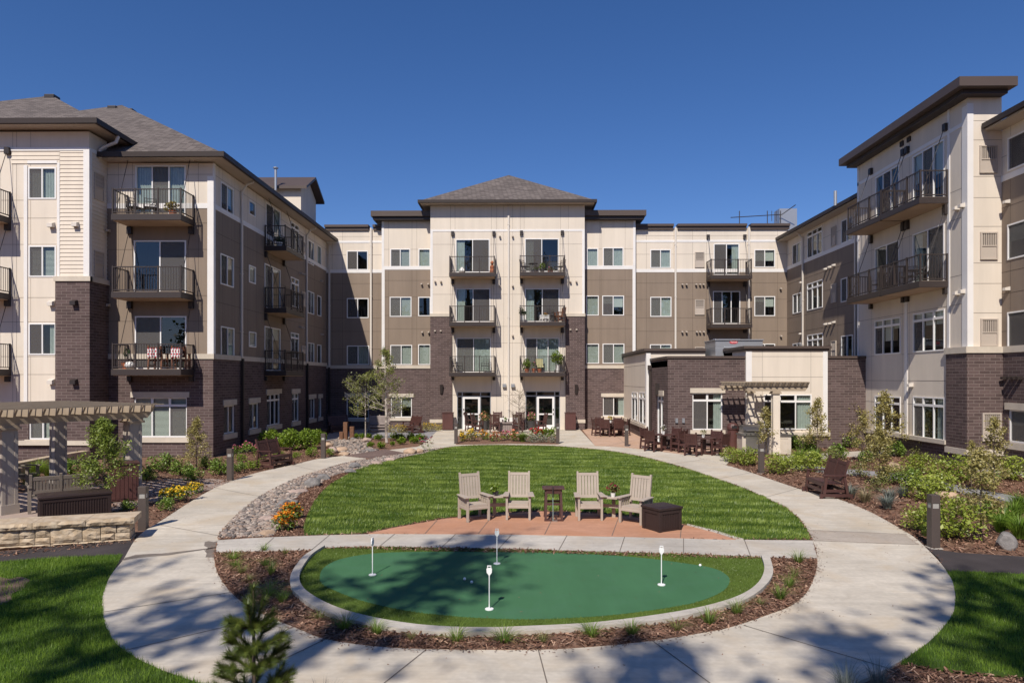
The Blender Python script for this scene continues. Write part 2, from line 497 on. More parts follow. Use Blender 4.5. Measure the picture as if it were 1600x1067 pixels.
path_outer = gp([(689, 668), (660, 694), (640, 699.5), (602, 704), (560, 709), (529, 713.5), (501, 716.5), (456, 727), (400, 739.5), (369, 750), (335.5, 763), (295, 786.4), (250, 815.7), (228, 829), (210, 846), (193, 875), (178, 893),
                 (168, 910), (160, 936), (162, 967), (176.6, 1001), (212.8, 1029), (255, 1048.5), (304, 1066), (390, 1097), (520, 1122), (700, 1136), (880, 1137), (1050, 1126), (1200, 1105), (1290, 1084), (1346, 1065), (1406, 1035),
                 (1450, 1005), (1475, 980), (1490, 957), (1492.5, 930), (1487.5, 908), (1471, 882.5), (1448, 858), (1428, 840), (1397, 821), (1352, 797), (1308, 780), (1247, 764), (1174, 739), (1134, 727), (1100, 718), (1066, 710.5), (985, 700.5), (930, 697)])
PO = smooth(path_outer, 4) + gp([(903, 668), (689, 668)])
sheet('path', PO, .02, M['concrete'])
inner = gp([(341, 846), (341, 838), (358, 818), (382.7, 795), (407, 777), (448, 755), (497, 737), (546, 723), (580, 717), (632, 709), (679, 702.2), (716, 698), (761, 696), (819, 696.5), (866, 697.8), (922.5, 702), (960, 706.5), (1002, 714), (1049, 726), (1087, 737.5),
            (1120, 749), (1160, 763), (1195, 778), (1230, 796), (1249.5, 813), (1262, 830), (1270, 846), (1276, 864), (1277, 880), (1274, 898), (1262, 925), (1237.5, 947), (1206, 960), (1144, 981), (1097, 990.6), (1019, 1003), (925, 1012.5), (841, 1017),
            (736, 1017), (658, 1015.6), (580, 1011), (508, 1000), (470.6, 986), (438, 973), (392.5, 952), (361, 927), (341, 899), (335, 876), (336, 860)])
IN = smooth(inner, 4, True)
sheet('planting_bed', IN, .026, M['mulch'], .02)
cross = gp([(340, 846), (400, 842.3), (510, 838), (589, 836.3), (800, 837), (987.5, 841), (1125, 845), (1270, 846.5), (1277.5, 875), (1187.5, 872.5), (1069, 867), (875, 862.5), (830, 860), (589, 856), (508, 858), (489, 861.5), (337, 865)])
sheet('cross_walk', cross, .034, M['concrete2'])
pat = gp([(574, 836), (611, 827.5), (658, 819), (690, 813), (785, 803.5), (843, 801), (900.5, 802.7), (960, 806), (1020, 814), (1073, 823), (1115, 834), (1150, 845.2), (987, 841.3), (800, 837.3)])
sheet('seating_patio', pat, .038, M['salmon'])
edge = gp([(1073, 823), (1115, 834), (1150, 845), (1162, 845), (1120, 832), (1074, 821)])
sheet('patio_edging', edge, .05, M['concrete2'])
lawn = gp([(475, 838), (474, 825.6), (479, 809), (490, 786), (505, 767.5), (522, 754), (546, 741), (561, 733), (580, 727.5), (606, 721.5), (634, 715.5), (662, 709.5), (679, 705), (700, 700.5), (716, 698.6), (761, 696.8), (819, 697.2), (866, 698.5), (922.5, 702.8), (960, 707.3),
           (1002, 715), (1049, 727), (1087, 738.5), (1120, 750), (1160, 764), (1195, 779), (1230, 797), (1249, 813.5), (1261, 830), (1266, 845), (1150, 844.5), (1115, 832.5), (1073, 821.5), (1020, 812.5), (960, 804.5), (900.5, 801.2), (843, 799.5), (785, 802), (690, 811.5), (658, 817.5), (611, 826), (574, 834.5), (520, 837)])
sheet('lawn', lawn, .034, M['turf_base'], .03)
rock = gp([(342, 843), (342, 838), (359, 818.5), (383.5, 795.5), (408, 777.5), (449, 755.5), (498, 737.7), (546, 723.8), (580, 718), (632, 709.7), (677, 702.7), (690, 701.2), (677, 706), (659, 710.5), (634, 714.5), (587.5, 726), (559, 735.6), (535, 740), (512.5, 748), (495.6, 760), (475, 766), (462, 780.6), (450, 792), (434, 801), (435, 813), (434, 827.5), (426, 840)])
rock2 = gp([(515, 692), (528, 686), (545, 684.5), (575, 689), (572, 699), (590, 704.5), (560, 710), (538, 713), (530, 703)])
sheet('rock_bed', rock, .032, M['soil'], .02); sheet('rock_bed', rock2, .012, M['soil'], .02)
sheet('footbridge_deck', gp([(540, 713.2), (602, 703.3), (636, 709.5), (587, 718.3)]), .05, M['planks'])
curb = smooth(gp([(499, 859), (478, 872), (464, 887.5), (453.5, 908), (458, 930), (486, 953), (524, 970), (580, 984), (642.5, 993), (720.6, 997.5), (800, 996), (862.5, 993), (956, 985), (1034, 977), (1097, 964), (1159, 947), (1192, 926), (1208, 902), (1203, 876.3)]), 4)
frg = smooth(gp([(508, 858), (491, 869), (480, 881), (468.5, 902), (471.5, 922), (492.5, 940), (530, 958), (580, 972), (642.5, 983), (705, 988), (767.5, 989), (800, 988), (919, 982), (1019, 970), (1097, 956), (1155, 938), (1185, 917), (1194.5, 894), (1189, 873)]), 4)
sheet('curb', curb + frg[::-1], .085, M['concrete2'], .12)
sheet('fringe_turf', frg + gp([(1069, 867.2), (875, 862.8), (830, 860.3), (589, 856.3)]), .03, M['fringe_base'], .02)
green = smooth(gp([(499.5, 906), (505, 890.6), (530, 876.6), (580, 867.5), (642.5, 864.7), (735, 864.5), (830, 865.3), (894, 867), (987.5, 872.5), (1065.6, 882), (1112.5, 890), (1134, 900), (1140, 911), (1130, 926), (1097, 941), (1050, 951.6), (956, 964), (862.5, 970), (799, 970.5), (705, 965.6), (627, 956), (564, 941), (524, 926), (504, 916)]), 4, True)
sheet('putting_green', green, .036, M['putt'], .02)
# side paths, patios and lawns outside the ring
sheet('asphalt_path', gp([(-260, 890), (0, 862), (210, 843), (232, 828), (193, 873), (178, 893), (0, 879), (-260, 908)]), .012, M['asphalt'])
sheet('asphalt_path', gp([(1440, 850), (1452, 857.5), (1500, 864), (1600, 870), (1760, 880), (1760, 912), (1600, 897.5), (1478, 893), (1466, 872)]), .012, M['asphalt'])
lawn_l = gp([(-220, 905), (0, 878.5), (100, 872), (192, 867), (186, 878), (168, 910), (160, 936), (162, 967), (176, 1001), (212, 1029), (254, 1049), (303, 1066), (360, 1090), (300, 1110), (0, 1110), (-120, 1060)])
lawn_r = gp([(1477, 893), (1520, 894.5), (1600, 898), (1760, 913), (1800, 960), (1760, 1060), (1600, 1058), (1500, 1050), (1407, 1037), (1450, 1006), (1476, 980), (1491, 957), (1493, 930), (1488.5, 908)])
sheet('side_lawn', lawn_l, .016, M['turf_base'], .03); sheet('side_lawn', lawn_r, .016, M['turf_base'], .03)
soil_p = smooth(gp([(-60, 905), (-10, 902), (14, 906), (30, 903), (46, 907), (41, 914), (36, 922), (20, 929), (17, 940), (2, 946), (-12, 962), (-60, 975)]), 4, True)
sheet('bare_soil_patch', soil_p, .024, M['soil'], .02)
sheet('dining_patio', gp([(904, 664), (930, 697), (985, 700.3), (1066, 710.3), (1100, 717.5), (1125, 712), (1140, 706), (1168, 702), (1180, 694), (1165, 664)]), .014, M['dining'])
sheet('dining_walk', gp([(1066, 710.6), (1134, 709), (1150, 711), (1134, 727), (1100, 718.3)]), .018, M['concrete'])
sheet('pergola_patio', gp([(-140, 830), (60, 812), (200, 795), (250, 782), (300, 772), (334, 763.5), (368, 750.5), (300, 747), (200, 752), (80, 765), (-140, 790)]), .012, mat('paver_concrete', (0.36, 0.28, 0.235), .85, noise=(1, .1), bump=.2))
sheet('left_terrace', gp([(505, 690), (515, 676), (560, 671), (690, 667.5), (680, 677), (664, 691.5), (640, 683), (600, 684), (560, 683.5), (540, 683)]), .01, M['slate'])
PATH1 = smooth(gp([(1220, 713), (1260, 711), (1300, 708), (1345, 705.5), (1420, 705), (1480, 714), (1530, 722), (1600, 731), (1680, 742), (1680, 756), (1600, 743), (1530, 737), (1470, 722), (1415, 712), (1345, 713), (1300, 716), (1260, 719), (1220, 722)]), 2, True)
sheet('garden_path', PATH1, .03, M['concrete2'])
PATH2 = smooth(gp([(1225, 722), (1250, 727), (1310, 733), (1350, 736), (1400, 741), (1450, 750), (1500, 760), (1560, 771), (1600, 780), (1680, 797), (1680, 812), (1600, 792), (1560, 781), (1500, 770), (1450, 760), (1400, 750), (1350, 743), (1310, 741), (1250, 734), (1225, 729)]), 2, True)
sheet('slate_path', PATH2, .03, M['slate'])
sheet('bed_front', gp([(712, 695.3), (716, 681), (868, 681), (873, 694.8), (800, 693.8)]), .03, M['mulch'], .02)
# control joints and damp stains on the concrete
jt = MB()
def joint(p, q, z, w=.015):
    a, b = Vector((*G(*p)[:2], z)), Vector((*G(*q)[:2], z))
    n = (b - a).cross(Vector((0, 0, 1))).normalized() * w / 2
    jt.quad(a - n, a + n, b + n, b - n)
for u0, v0, u1, v1 in ((404, 864, 428, 842), (487, 861.5, 515, 838), (593, 856, 617, 836.3), (690, 857.5, 712, 836.7), (780, 859, 800, 837), (873, 862.4, 886, 838.6), (968, 865, 976, 841), (1068, 866.8, 1068, 843.3), (1173, 871.8, 1163, 845.7)): joint((u0, v0), (u1, v1), .0385)
for u0, v0, u1, v1 in ((667, 818, 667, 818.1), (747, 836.7, 771, 806), (851, 837.6, 868, 802.6), (956, 840, 968, 807), (1063, 843, 1065, 822), (664, 836.3, 683, 815)): joint((u0, v0), (u1, v1), .0425)
for u0, v0, u1, v1 in ((193, 873, 338, 857), (161, 958, 362, 927), (188, 1020, 400, 970), (375, 1065, 513, 998.6), (600, 1070, 666, 1017), (860, 1090, 841, 1017), (1130, 1085, 1019, 1003), (1400, 1050, 1162, 979),
                       (1437, 852.5, 1271, 846), (1417, 836, 1263, 829), (243, 820, 341, 838), (336, 763, 408, 777), (456, 727, 498, 737), (1100, 718, 1050, 726), (1174, 739, 1121, 749), (1247, 764, 1195, 778)): joint((u0, v0), (u1, v1), .0245)
for u0, v0, u1, v1 in ((947, 697.5, 1030, 679), (1040, 707, 1100, 692), (985, 700, 960, 679), (1095, 712, 1165, 700)): joint((u0, v0), (u1, v1), .0185)
for f in (0.25, 0.5, 0.75): joint((700 + 0 * f, 668 + 24 * f), (905 + 20 * f, 668 + 24 * f), .0245)
tag(jt.build('path_joints', M['joint']), kind='structure')
sheet('path_panel', gp([(1263, 829.3), (1340, 832), (1415, 836.2), (1435, 851.8), (1340, 849), (1270.5, 845.7)]), .0225, M['concrete_dark'], .004)
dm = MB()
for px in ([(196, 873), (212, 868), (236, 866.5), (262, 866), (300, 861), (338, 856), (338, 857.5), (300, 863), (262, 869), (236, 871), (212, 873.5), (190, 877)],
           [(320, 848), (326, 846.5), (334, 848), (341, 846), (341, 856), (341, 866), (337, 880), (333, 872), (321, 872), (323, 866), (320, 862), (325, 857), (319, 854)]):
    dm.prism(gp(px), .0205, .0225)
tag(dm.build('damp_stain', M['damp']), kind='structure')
# ------------------------------------------------------------------ the four-storey building
BLD = thing('apartment_building', 'four-storey U-shaped apartment building of cream and taupe panels over dark brown brick', 'building', (0, 46, 0))
WM = [M['cream'], M['taupe'], M['brick'], M['seam'], M['seam_dark'], M['room'], M['stone']]
ROOT = BLD
def bpart(name, mb, mats, parent=None, **k):
    """part of the current building; meshes are in world metres"""
    if parent is None:
        return mb.build(name, mats, ROOT, loc=tuple(-Vector(ROOT.location)), **k)
    return mb.build(name, mats, parent, **k)

def cut(lo, hi, spans):
    out, cur = [], lo
    for s0, s1 in sorted(spans):
        if s1 <= cur or s0 >= hi: continue
        if s0 > cur: out.append((cur, s0))
        cur = max(cur, s1)
    if cur < hi: out.append((cur, hi))
    return out

def wall(name, pl, regs, holes=(), seams=True):
    mb = MB(); P = pl.to3
    for rg in regs:
        a0, a1, z0, z1, sl, d = rg[:6]
        hs, vs = (rg[6], rg[7]) if len(rg) > 7 else ((), ())
        A = sorted({a0, a1, *[h for q in holes for h in q[:2] if a0 < h < a1]})
        Z = sorted({z0, z1, *[h for q in holes for h in q[2:4] if z0 < h < z1]})
        mb.slot(sl)
        for i in range(len(A) - 1):
            for j in range(len(Z) - 1):
                ca, cz = (A[i] + A[i + 1]) / 2, (Z[j] + Z[j + 1]) / 2
                if any(q[0] < ca < q[1] and q[2] < cz < q[3] for q in holes): continue
                mb.quad(P(A[i], Z[j], d), P(A[i + 1], Z[j], d), P(A[i + 1], Z[j + 1], d), P(A[i], Z[j + 1], d))
        if d > 0:
            for aa in (a0, a1):
                mb.quad(P(aa, z0, 0), P(aa, z0, d), P(aa, z1, d), P(aa, z1, 0))
            for zz in (z0, z1):
                mb.quad(P(a0, zz, 0), P(a1, zz, 0), P(a1, zz, d), P(a0, zz, d))
        if sl in (0, 1):
            mb.slot(3 if sl == 0 else 4)
            for hz in hs:
                if z0 + .05 < hz < z1 - .05:
                    for s0, s1 in cut(a0, a1, [(q[0] - .05, q[1] + .05) for q in holes if q[2] - .05 < hz < q[3] + .05]):
                        mb.quad(P(s0, hz - .007, d + .004), P(s1, hz - .007, d + .004), P(s1, hz + .007, d + .004), P(s0, hz + .007, d + .004))
            for va in vs:
                if a0 + .05 < va < a1 - .05:
                    for s0, s1 in cut(z0, z1, [(q[2] - .05, q[3] + .05) for q in holes if q[0] - .05 < va < q[1] + .05]):
                        mb.quad(P(va - .006, s0, d + .003), P(va + .006, s0, d + .003), P(va + .006, s1, d + .003), P(va - .006, s1, d + .003))
    for q in holes:
        a0, a1, z0, z1 = q[:4]
        ca, cz = (a0 + a1) / 2, (z0 + z1) / 2
        d, sl = 0.0, 0
        for rg in regs:
            if rg[0] <= ca <= rg[1] and rg[2] <= cz <= rg[3]: d, sl = rg[5], rg[4]
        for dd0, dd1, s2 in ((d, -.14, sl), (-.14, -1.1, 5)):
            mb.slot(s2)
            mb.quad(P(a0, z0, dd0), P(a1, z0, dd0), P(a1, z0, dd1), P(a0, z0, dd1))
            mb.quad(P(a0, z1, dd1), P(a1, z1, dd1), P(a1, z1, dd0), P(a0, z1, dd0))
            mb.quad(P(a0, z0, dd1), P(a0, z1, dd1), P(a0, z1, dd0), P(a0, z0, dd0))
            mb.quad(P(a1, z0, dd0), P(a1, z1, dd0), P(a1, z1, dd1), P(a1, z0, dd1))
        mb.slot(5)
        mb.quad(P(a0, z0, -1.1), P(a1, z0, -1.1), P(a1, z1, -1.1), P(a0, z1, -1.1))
    return bpart(name, mb, WM)

WR = random.Random(5)
def window(pl, h, style='2', dress=None, brick=False, name='window', sill=None, head=None, screen=0):
    """h=(a0,a1,z0,z1); style: number of lites + optional T (transom row); dress: blind / sheer / curtain / half"""
    a0, a1, z0, z1 = h[:4]
    n = int(style[0])
    dO = -.05 if brick else .025          # outer face of the frame
    dI = dO - .075
    fw, mw = (.055, .05)
    mb = MB()
    mb.fbox(pl, a0, a1, z1 - fw, z1, dI, dO); mb.fbox(pl, a0, a1, z0, z0 + fw, dI, dO)
    mb.fbox(pl, a0, a0 + fw, z0 + fw, z1 - fw, dI, dO); mb.fbox(pl, a1 - fw, a1, z0 + fw, z1 - fw, dI, dO)
    zt = z1 - fw
    if 'T' in style:
        zt = z0 + (z1 - z0) * (.77 if name == 'window' else .86)
        mb.fbox(pl, a0 + fw, a1 - fw, zt, zt + .1, dI, dO - .004)
        for k in range(1, n):
            ac = a0 + (a1 - a0) * k / n
            mb.fbox(pl, ac - .05, ac + .05, zt + .1, z1 - fw, dI, dO - .006)
    edges = [a0 + fw] + [a0 + (a1 - a0) * k / n for k in range(1, n)] + [a1 - fw]
    for k in range(1, n):
        mb.fbox(pl, edges[k] - mw / 2, edges[k] + mw / 2, z0 + fw, zt, dI, dO - .003)
    o = bpart(name, mb, M['vinyl'])
    g = MB()
    P = pl.to3
    dg = dI + .03
    ns = 1 if n == 1 else n
    for k in range(ns):                                             # panes are never quite in one plane
        j = [WR.uniform(-.004, .004) for _ in range(3)]
        xa, xb = (edges[k] + .01, edges[k + 1] - .01) if n > 1 else (a0 + fw, a1 - fw)
        g.quad(P(xa, z0 + fw, dg + j[0]), P(xb, z0 + fw, dg + j[1]), P(xb, z1 - fw, dg + j[1] + j[2]), P(xa, z1 - fw, dg + j[0] + j[2]))
    bpart('pane', g, M['glass'], o)
    if screen is not None and n > 1:
        s = MB()
        k = screen
        s.quad(P(edges[k] + .02, z0 + fw, dg + .018), P(edges[k + 1] - .03, z0 + fw, dg + .018), P(edges[k + 1] - .03, zt, dg + .018), P(edges[k] + .02, zt, dg + .018))
        bpart('insect_screen', s, M['screen'], o)
    db = dI - .05
    if dress is None: dress = WR.choice([None, None, None, None, 'shade', 'shade', 'curtain', 'drapeleft', 'blind'])
    if dress:
        b = MB()
        if dress == 'blind':
            z = z0 + .03
            while z < z1 - .06:
                b.quad(P(a0 + .02, z, db + .012), P(a1 - .02, z, db + .012), P(a1 - .02, z + .034, db - .012), P(a0 + .02, z + .034, db - .012))
                z += .05
            bpart('blind', b, M['blind'], o)
        elif dress == 'shade':
            zs = z0 + (z1 - z0) * WR.uniform(.35, .8)
            for k in range(n):
                zk = zs if WR.random() < .7 else z0 + (z1 - z0) * WR.uniform(.3, .8)
                b.quad(P(edges[k] + .02, zk, db), P(edges[k + 1] - .02, zk, db), P(edges[k + 1] - .02, z1 - .03, db), P(edges[k] + .02, z1 - .03, db))
            bpart('roller_shade', b, M['blind'], o)
        elif dress == 'half':
            z = z0 + (z1 - z0) * .52
            while z < z1 - .04:
                b.quad(P(a0 + .02, z, db), P(a1 - .02, z, db), P(a1 - .02, z + .046, db + .012), P(a0 + .02, z + .046, db + .012))
                z += .05
            bpart('blind', b, M['blind'], o)
        else:
            w = a1 - a0
            spans = {'sheer': [(0, 1)], 'curtain': [(.72, 1)], 'drapeleft': [(0, .26)], 'vertical': [(.0, 1)]}[dress]
            for s0, s1 in spans:
                m_ = max(6, int((s1 - s0) * w / .055))
                for i in range(m_):
                    x0, x1 = a0 + w * (s0 + (s1 - s0) * i / m_), a0 + w * (s0 + (s1 - s0) * (i + 1) / m_)
                    dd = .02 if i % 2 else -.01
                    b.quad(P(x0, z0 + .02, db - dd), P(x1, z0 + .02, db + dd), P(x1, z1 - .02, db + dd), P(x0, z1 - .02, db - dd))
            bpart('curtain', b, M['curtain'], o)
    if head:
        hb = MB().fbox(pl, a0 - .12, a1 + .12, z1 + .002, z1 + head, -.02, .05)
        bpart('lintel', hb, M['stone'], o)
    if sill:
        sb = MB().fbox(pl, a0 - .12, a1 + .12, z0 - sill, z0 - .002, -.1, .07)
        bpart('sill', sb, M['stone'], o)
    return o

BAL = {}
def balcony(pl, a0, a1, zt, depth, key=None, rail=1.06, rods=True, sides='lr'):
    mb = MB()
    mb.fbox(pl, a0, a1, zt - .24, zt, .02, depth)
    mb.slot(1).fbox(pl, a0 + .05, a1 - .05, zt - .262, zt - .24, .02, depth - .05)
    mb.slot(2).fbox(pl, a0 + .04, a1 - .04, zt, zt + .02, .02, depth - .05)
    o = bpart('balcony', mb, [M['bronze'], M['deck_under'], M['taupe']])
    r = MB()
    zb, zr = zt + .09, zt + rail
    d = depth - .04
    n = max(3, round((a1 - a0) / .95))
    for k in range(n + 1):
        ac = a0 + .035 + (a1 - a0 - .07) * k / n
        r.fbox(pl, ac - .028, ac + .028, zt, zr + .03, d - .056, d)
    r.fbox(pl, a0 + .01, a1 - .01, zr - .04, zr, d - .05, d - .005)
    r.fbox(pl, a0 + .01, a1 - .01, zb - .02, zb + .02, d - .045, d - .01)
    m = int((a1 - a0) / .108)
    for k in range(1, m):
        ac = a0 + (a1 - a0) * k / m
        r.fbox(pl, ac - .0075, ac + .0075, zb, zr - .04, d - .035, d - .02)
    for sa in (a0 + .03, a1 - .03):
        r.fbox(pl, sa - .02, sa + .02, zr - .04, zr, .03, d - .05)
        r.fbox(pl, sa - .018, sa + .018, zb - .02, zb + .02, .03, d - .05)
        r.fbox(pl, sa - .028, sa + .028, zt, zr + .02, .03, .085)
        mm = int((d - .1) / .108)
        for k in range(1, mm):
            dc = .06 + (d - .1) * k / mm
            r.fbox(pl, sa - .0075, sa + .0075, zb, zr - .04, dc - .0075, dc + .0075)
    bpart('railing', r, M['bronze'], o)
    if rods:
        for sa, s in ((a0 + .12, 1), (a1 - .12, -1)):
            b = MB().fbox(pl, sa - .1, sa + .1, zt + 2.62, zt + 2.9, 0, .14)
            bpart('bracket', b, M['bronze_dark'], o)
            t = MB().tube([pl.to3(sa, zt + 2.68, .13), pl.to3(sa, zt + .02, depth - .12)], .014, 5)
            bpart('tie_rod', t, M['bronze_dark'], o)
            f = MB().fbox(pl, sa - .09, sa + .09, zt - .5, zt - .27, 0, .13)
            bpart('bracket', f, M['bronze_dark'], o)
    if key: BAL[key] = (pl, a0, a1, zt + .02, depth)
    return o

def trim(pl, boxes, d=.018, name='trim', m='white'):
    for i, (a0, a1, z0, z1) in enumerate(boxes): bpart(name, MB().fbox(pl, a0, a1, z0, z1, -.01, d + .002 * (i % 4)), M[m])
def hoods(pl, pts, m='downspout', s=.1):
    for u, v in pts:
        a, z = pl.pix(u, v)
        mb = MB()
        P = pl.to3
        mb.add([P(a - s, z - s, .01), P(a + s, z - s, .01), P(a + s, z + s, .01), P(a - s, z + s, .01),
                P(a - s, z - s, .2), P(a + s, z - s, .2), P(a + s, z + s * .4, .2), P(a - s, z + s * .4, .2)],
               [(4, 5, 6, 7), (7, 6, 2, 3), (0, 4, 7, 3), (5, 1, 2, 6)])
        bpart('exhaust_hood', mb, M[m])
def grille(pl, a0, a1, z0, z1, m='grille'):
    mb = MB()
    mb.fbox(pl, a0, a1, z0, z0 + .05, 0, .06); mb.fbox(pl, a0, a1, z1 - .05, z1, 0, .06)
    mb.fbox(pl, a0, a0 + .05, z0 + .05, z1 - .05, 0, .06); mb.fbox(pl, a1 - .05, a1, z0 + .05, z1 - .05, 0, .06)
    zm = (z0 + z1) / 2
    mb.fbox(pl, a0 + .05, a1 - .05, zm - .02, zm + .02, 0, .055)
    n = 8
    for k in range(n):
        ac = a0 + .05 + (a1 - a0 - .1) * (k + .5) / n
        mb.fbox(pl, ac - .016, ac + .016, zm + .02, z1 - .05, 0, .04)
    mb.fbox(pl, a0 + .05, a1 - .05, z0 + .05, zm - .02, 0, .03)
    o = bpart('vent_grille', mb, M[m])
    k = MB().fbox(pl, a0 + .05, a1 - .05, zm + .02, z1 - .05, -.02, .006)
    bpart('louver_back', k, M['bronze'], o)
def spout(pl, a, z0, z1, m='downspout', d=.1, kick=None):
    mb = MB()
    mb.fbox(pl, a - .055, a + .055, z0, z1, .02, d)
    for zz in (z0 + 1.2, (z0 + z1) / 2, z1 - 1.2): mb.fbox(pl, a - .075, a + .075, zz, zz + .04, .0, d + .01)
    return bpart('downspout', mb, M[m])

# ---- planes
YA, YB, YC, YC2, YC3 = 27.97, 29.19, 46.33, 45.98, 45.2
XA, XL, XR, XT = -17.8, -13.2, 18.0, 16.74
YTS = 25.76
pA, pB, pC, pC2, pC3 = (Plane('S', y) for y in (YA, YB, YC, YC2, YC3))
pAE, pL = Plane('E', XA), Plane('E', XL)
pR, pT, pTS = Plane('W', XR), Plane('W', XT), Plane('S', YTS)

def hole(pl, u0, v0, u1, v1):
    """window opening from its outline; on receding walls v is read at the left edge"""
    a0, zt = pl.pix(u0, v0)
    a1 = pl.a(u1)
    zb = pl.z(u0, v1)
    return (a0, a1, zb, zt)

def floors(pl, u, vs): return [pl.z(u, v) for v in vs]

# ---- back of the court: recessed bays C1, C5
zBr = pC.z(560, 573)          # top of the brick
zBand = pC.z(560, 426)        # cream / taupe boundary
zPar = pC.z(560, 358)
hs = [zBand + 1.2, zBand + 2.45, zBand - .75, zBand - 1.85, zBand - 3.1, zBand - 4.0, zBand - 5.2]
aL, aR = XL, pC2.a(597)
H = [hole(pC, 542, 392, 575, 422), hole(pC, 542, 466, 576, 497), hole(pC, 542, 540, 577, 570), hole(pC, 541.5, 620, 576, 654)]
vs = [H[0][0] - .3, H[0][1] + .3, H[0][0] - 1.0]
wall('wall', pC, [(aL, aR, 0, zBr, 2, 0), (aL, aR, zBr, zBand, 1, 0, hs, vs), (aL, aR, zBand, zPar, 0, 0, hs, vs)], H)
window(pC, H[0], dress=None); window(pC, H[1]); window(pC, H[2], dress='sheer'); window(pC, H[3], brick=True, head=.26, sill=.2)
trim(pC, [(aL, aR, zBand - .02, zBand + .2), (aL, aR, zPar - .95, zPar - .8)])
trim(pC, [(aL, aR, zBr - .12, zBr + .1)], .05, 'stone_band', 'stone')
aL5, aR5 = pC2.a(993), XR
H = [hole(pC, 1016, 390, 1048, 419), hole(pC, 1016, 464, 1049, 495), hole(pC, 1015.5, 538, 1049, 568),
     hole(pC, 1178.5, 390, 1211, 418), hole(pC, 1178.5, 463, 1211, 494), hole(pC, 1178.5, 537, 1211, 567),
     hole(pC, 1115, 381, 1155, 429.5), hole(pC, 1114, 455, 1156.5, 506), hole(pC, 1114, 529, 1156.5, 581)]
vs = [pC.a(u) for u in (1010, 1052, 1082, 1104, 1172, 1215)]
wall('wall', pC, [(aL5, aR5, 0, zBr, 2, 0), (aL5, aR5, zBr, zBand, 1, 0, hs, vs), (aL5, aR5, zBand, zPar, 0, 0, hs, vs)], H)
for i, (h, st, dr) in enumerate(zip(H, '222222232', ['sheer', 'sheer', 'blind', None, None, None, 'curtain', None, None])):
    window(pC, h, st, dr, name='window' if i < 6 else 'balcony_door', screen=0)
trim(pC, [(aL5, aR5, zBand - .02, zBand + .2), (aL5, aR5, zPar - .95, zPar - .8)])
trim(pC, [(aL5, aR5, zBr - .12, zBr + .1)], .05, 'stone_band', 'stone')
for v in (430, 506.5):
    zt = Plane('S', YC - 1.2).z(1140, v)
    balcony(pC, Plane('S', YC - 1.2).a(1111), Plane('S', YC - 1.2).a(1175.5), zt, 1.2, 'c5_%d' % v)
for v0, v1 in ((394, 418), (468, 492), (542, 566)):
    grille(pC, pC.a(1085.5), pC.a(1100.5), pC.z(1090, v1), pC.z(1090, v0))
hoods(pC, [(1065.5, 444.5), (1072, 444.5), (1087, 444.5), (1093, 444.5), (1098.5, 444.5), (1065.5, 518.5), (1072, 518.5), (1088, 518.5), (1093, 518.5), (1099, 518.5), (1219, 377), (1219, 451), (1219.5, 525)], 'grille', .055)
# parapet copings in lengths, gaps where the downspouts start
def coping(pl, a0, a1, z, d=.22):
    mb = MB()
    mb.fbox(pl, a0, a1, z + .1, z + .26, -.35, d)
    mb.fbox(pl, a0 + .02, a1 - .02, z - .1, z + .1, -.3, d - .1)
    bpart('parapet_coping', mb, M['cornice'])
for u0, u1 in ((508, 576.5), (583, 597)): coping(pC, pC.a(u0), min(pC.a(u1), aR), zPar)
for u0, u1 in ((992, 1052), (1058, 1166), (1172, 1233)): coping(pC, pC.a(u0), pC.a(u1), zPar)
for u in (580, 1055, 1169.5): spout(pC, pC.a(u), zBr if u > 600 else zBr + .1, zPar + .05, d=.13)
spout(pC, XL + .22, zBr, zPar - 1.1); spout(pC, XL + .22, .1, zBr - .05, 'bronze_dark', .16)
bpart('roof', MB().box(XL, XR, YC + .3, 62, zPar - .3, zPar - .1), M['shingle'])

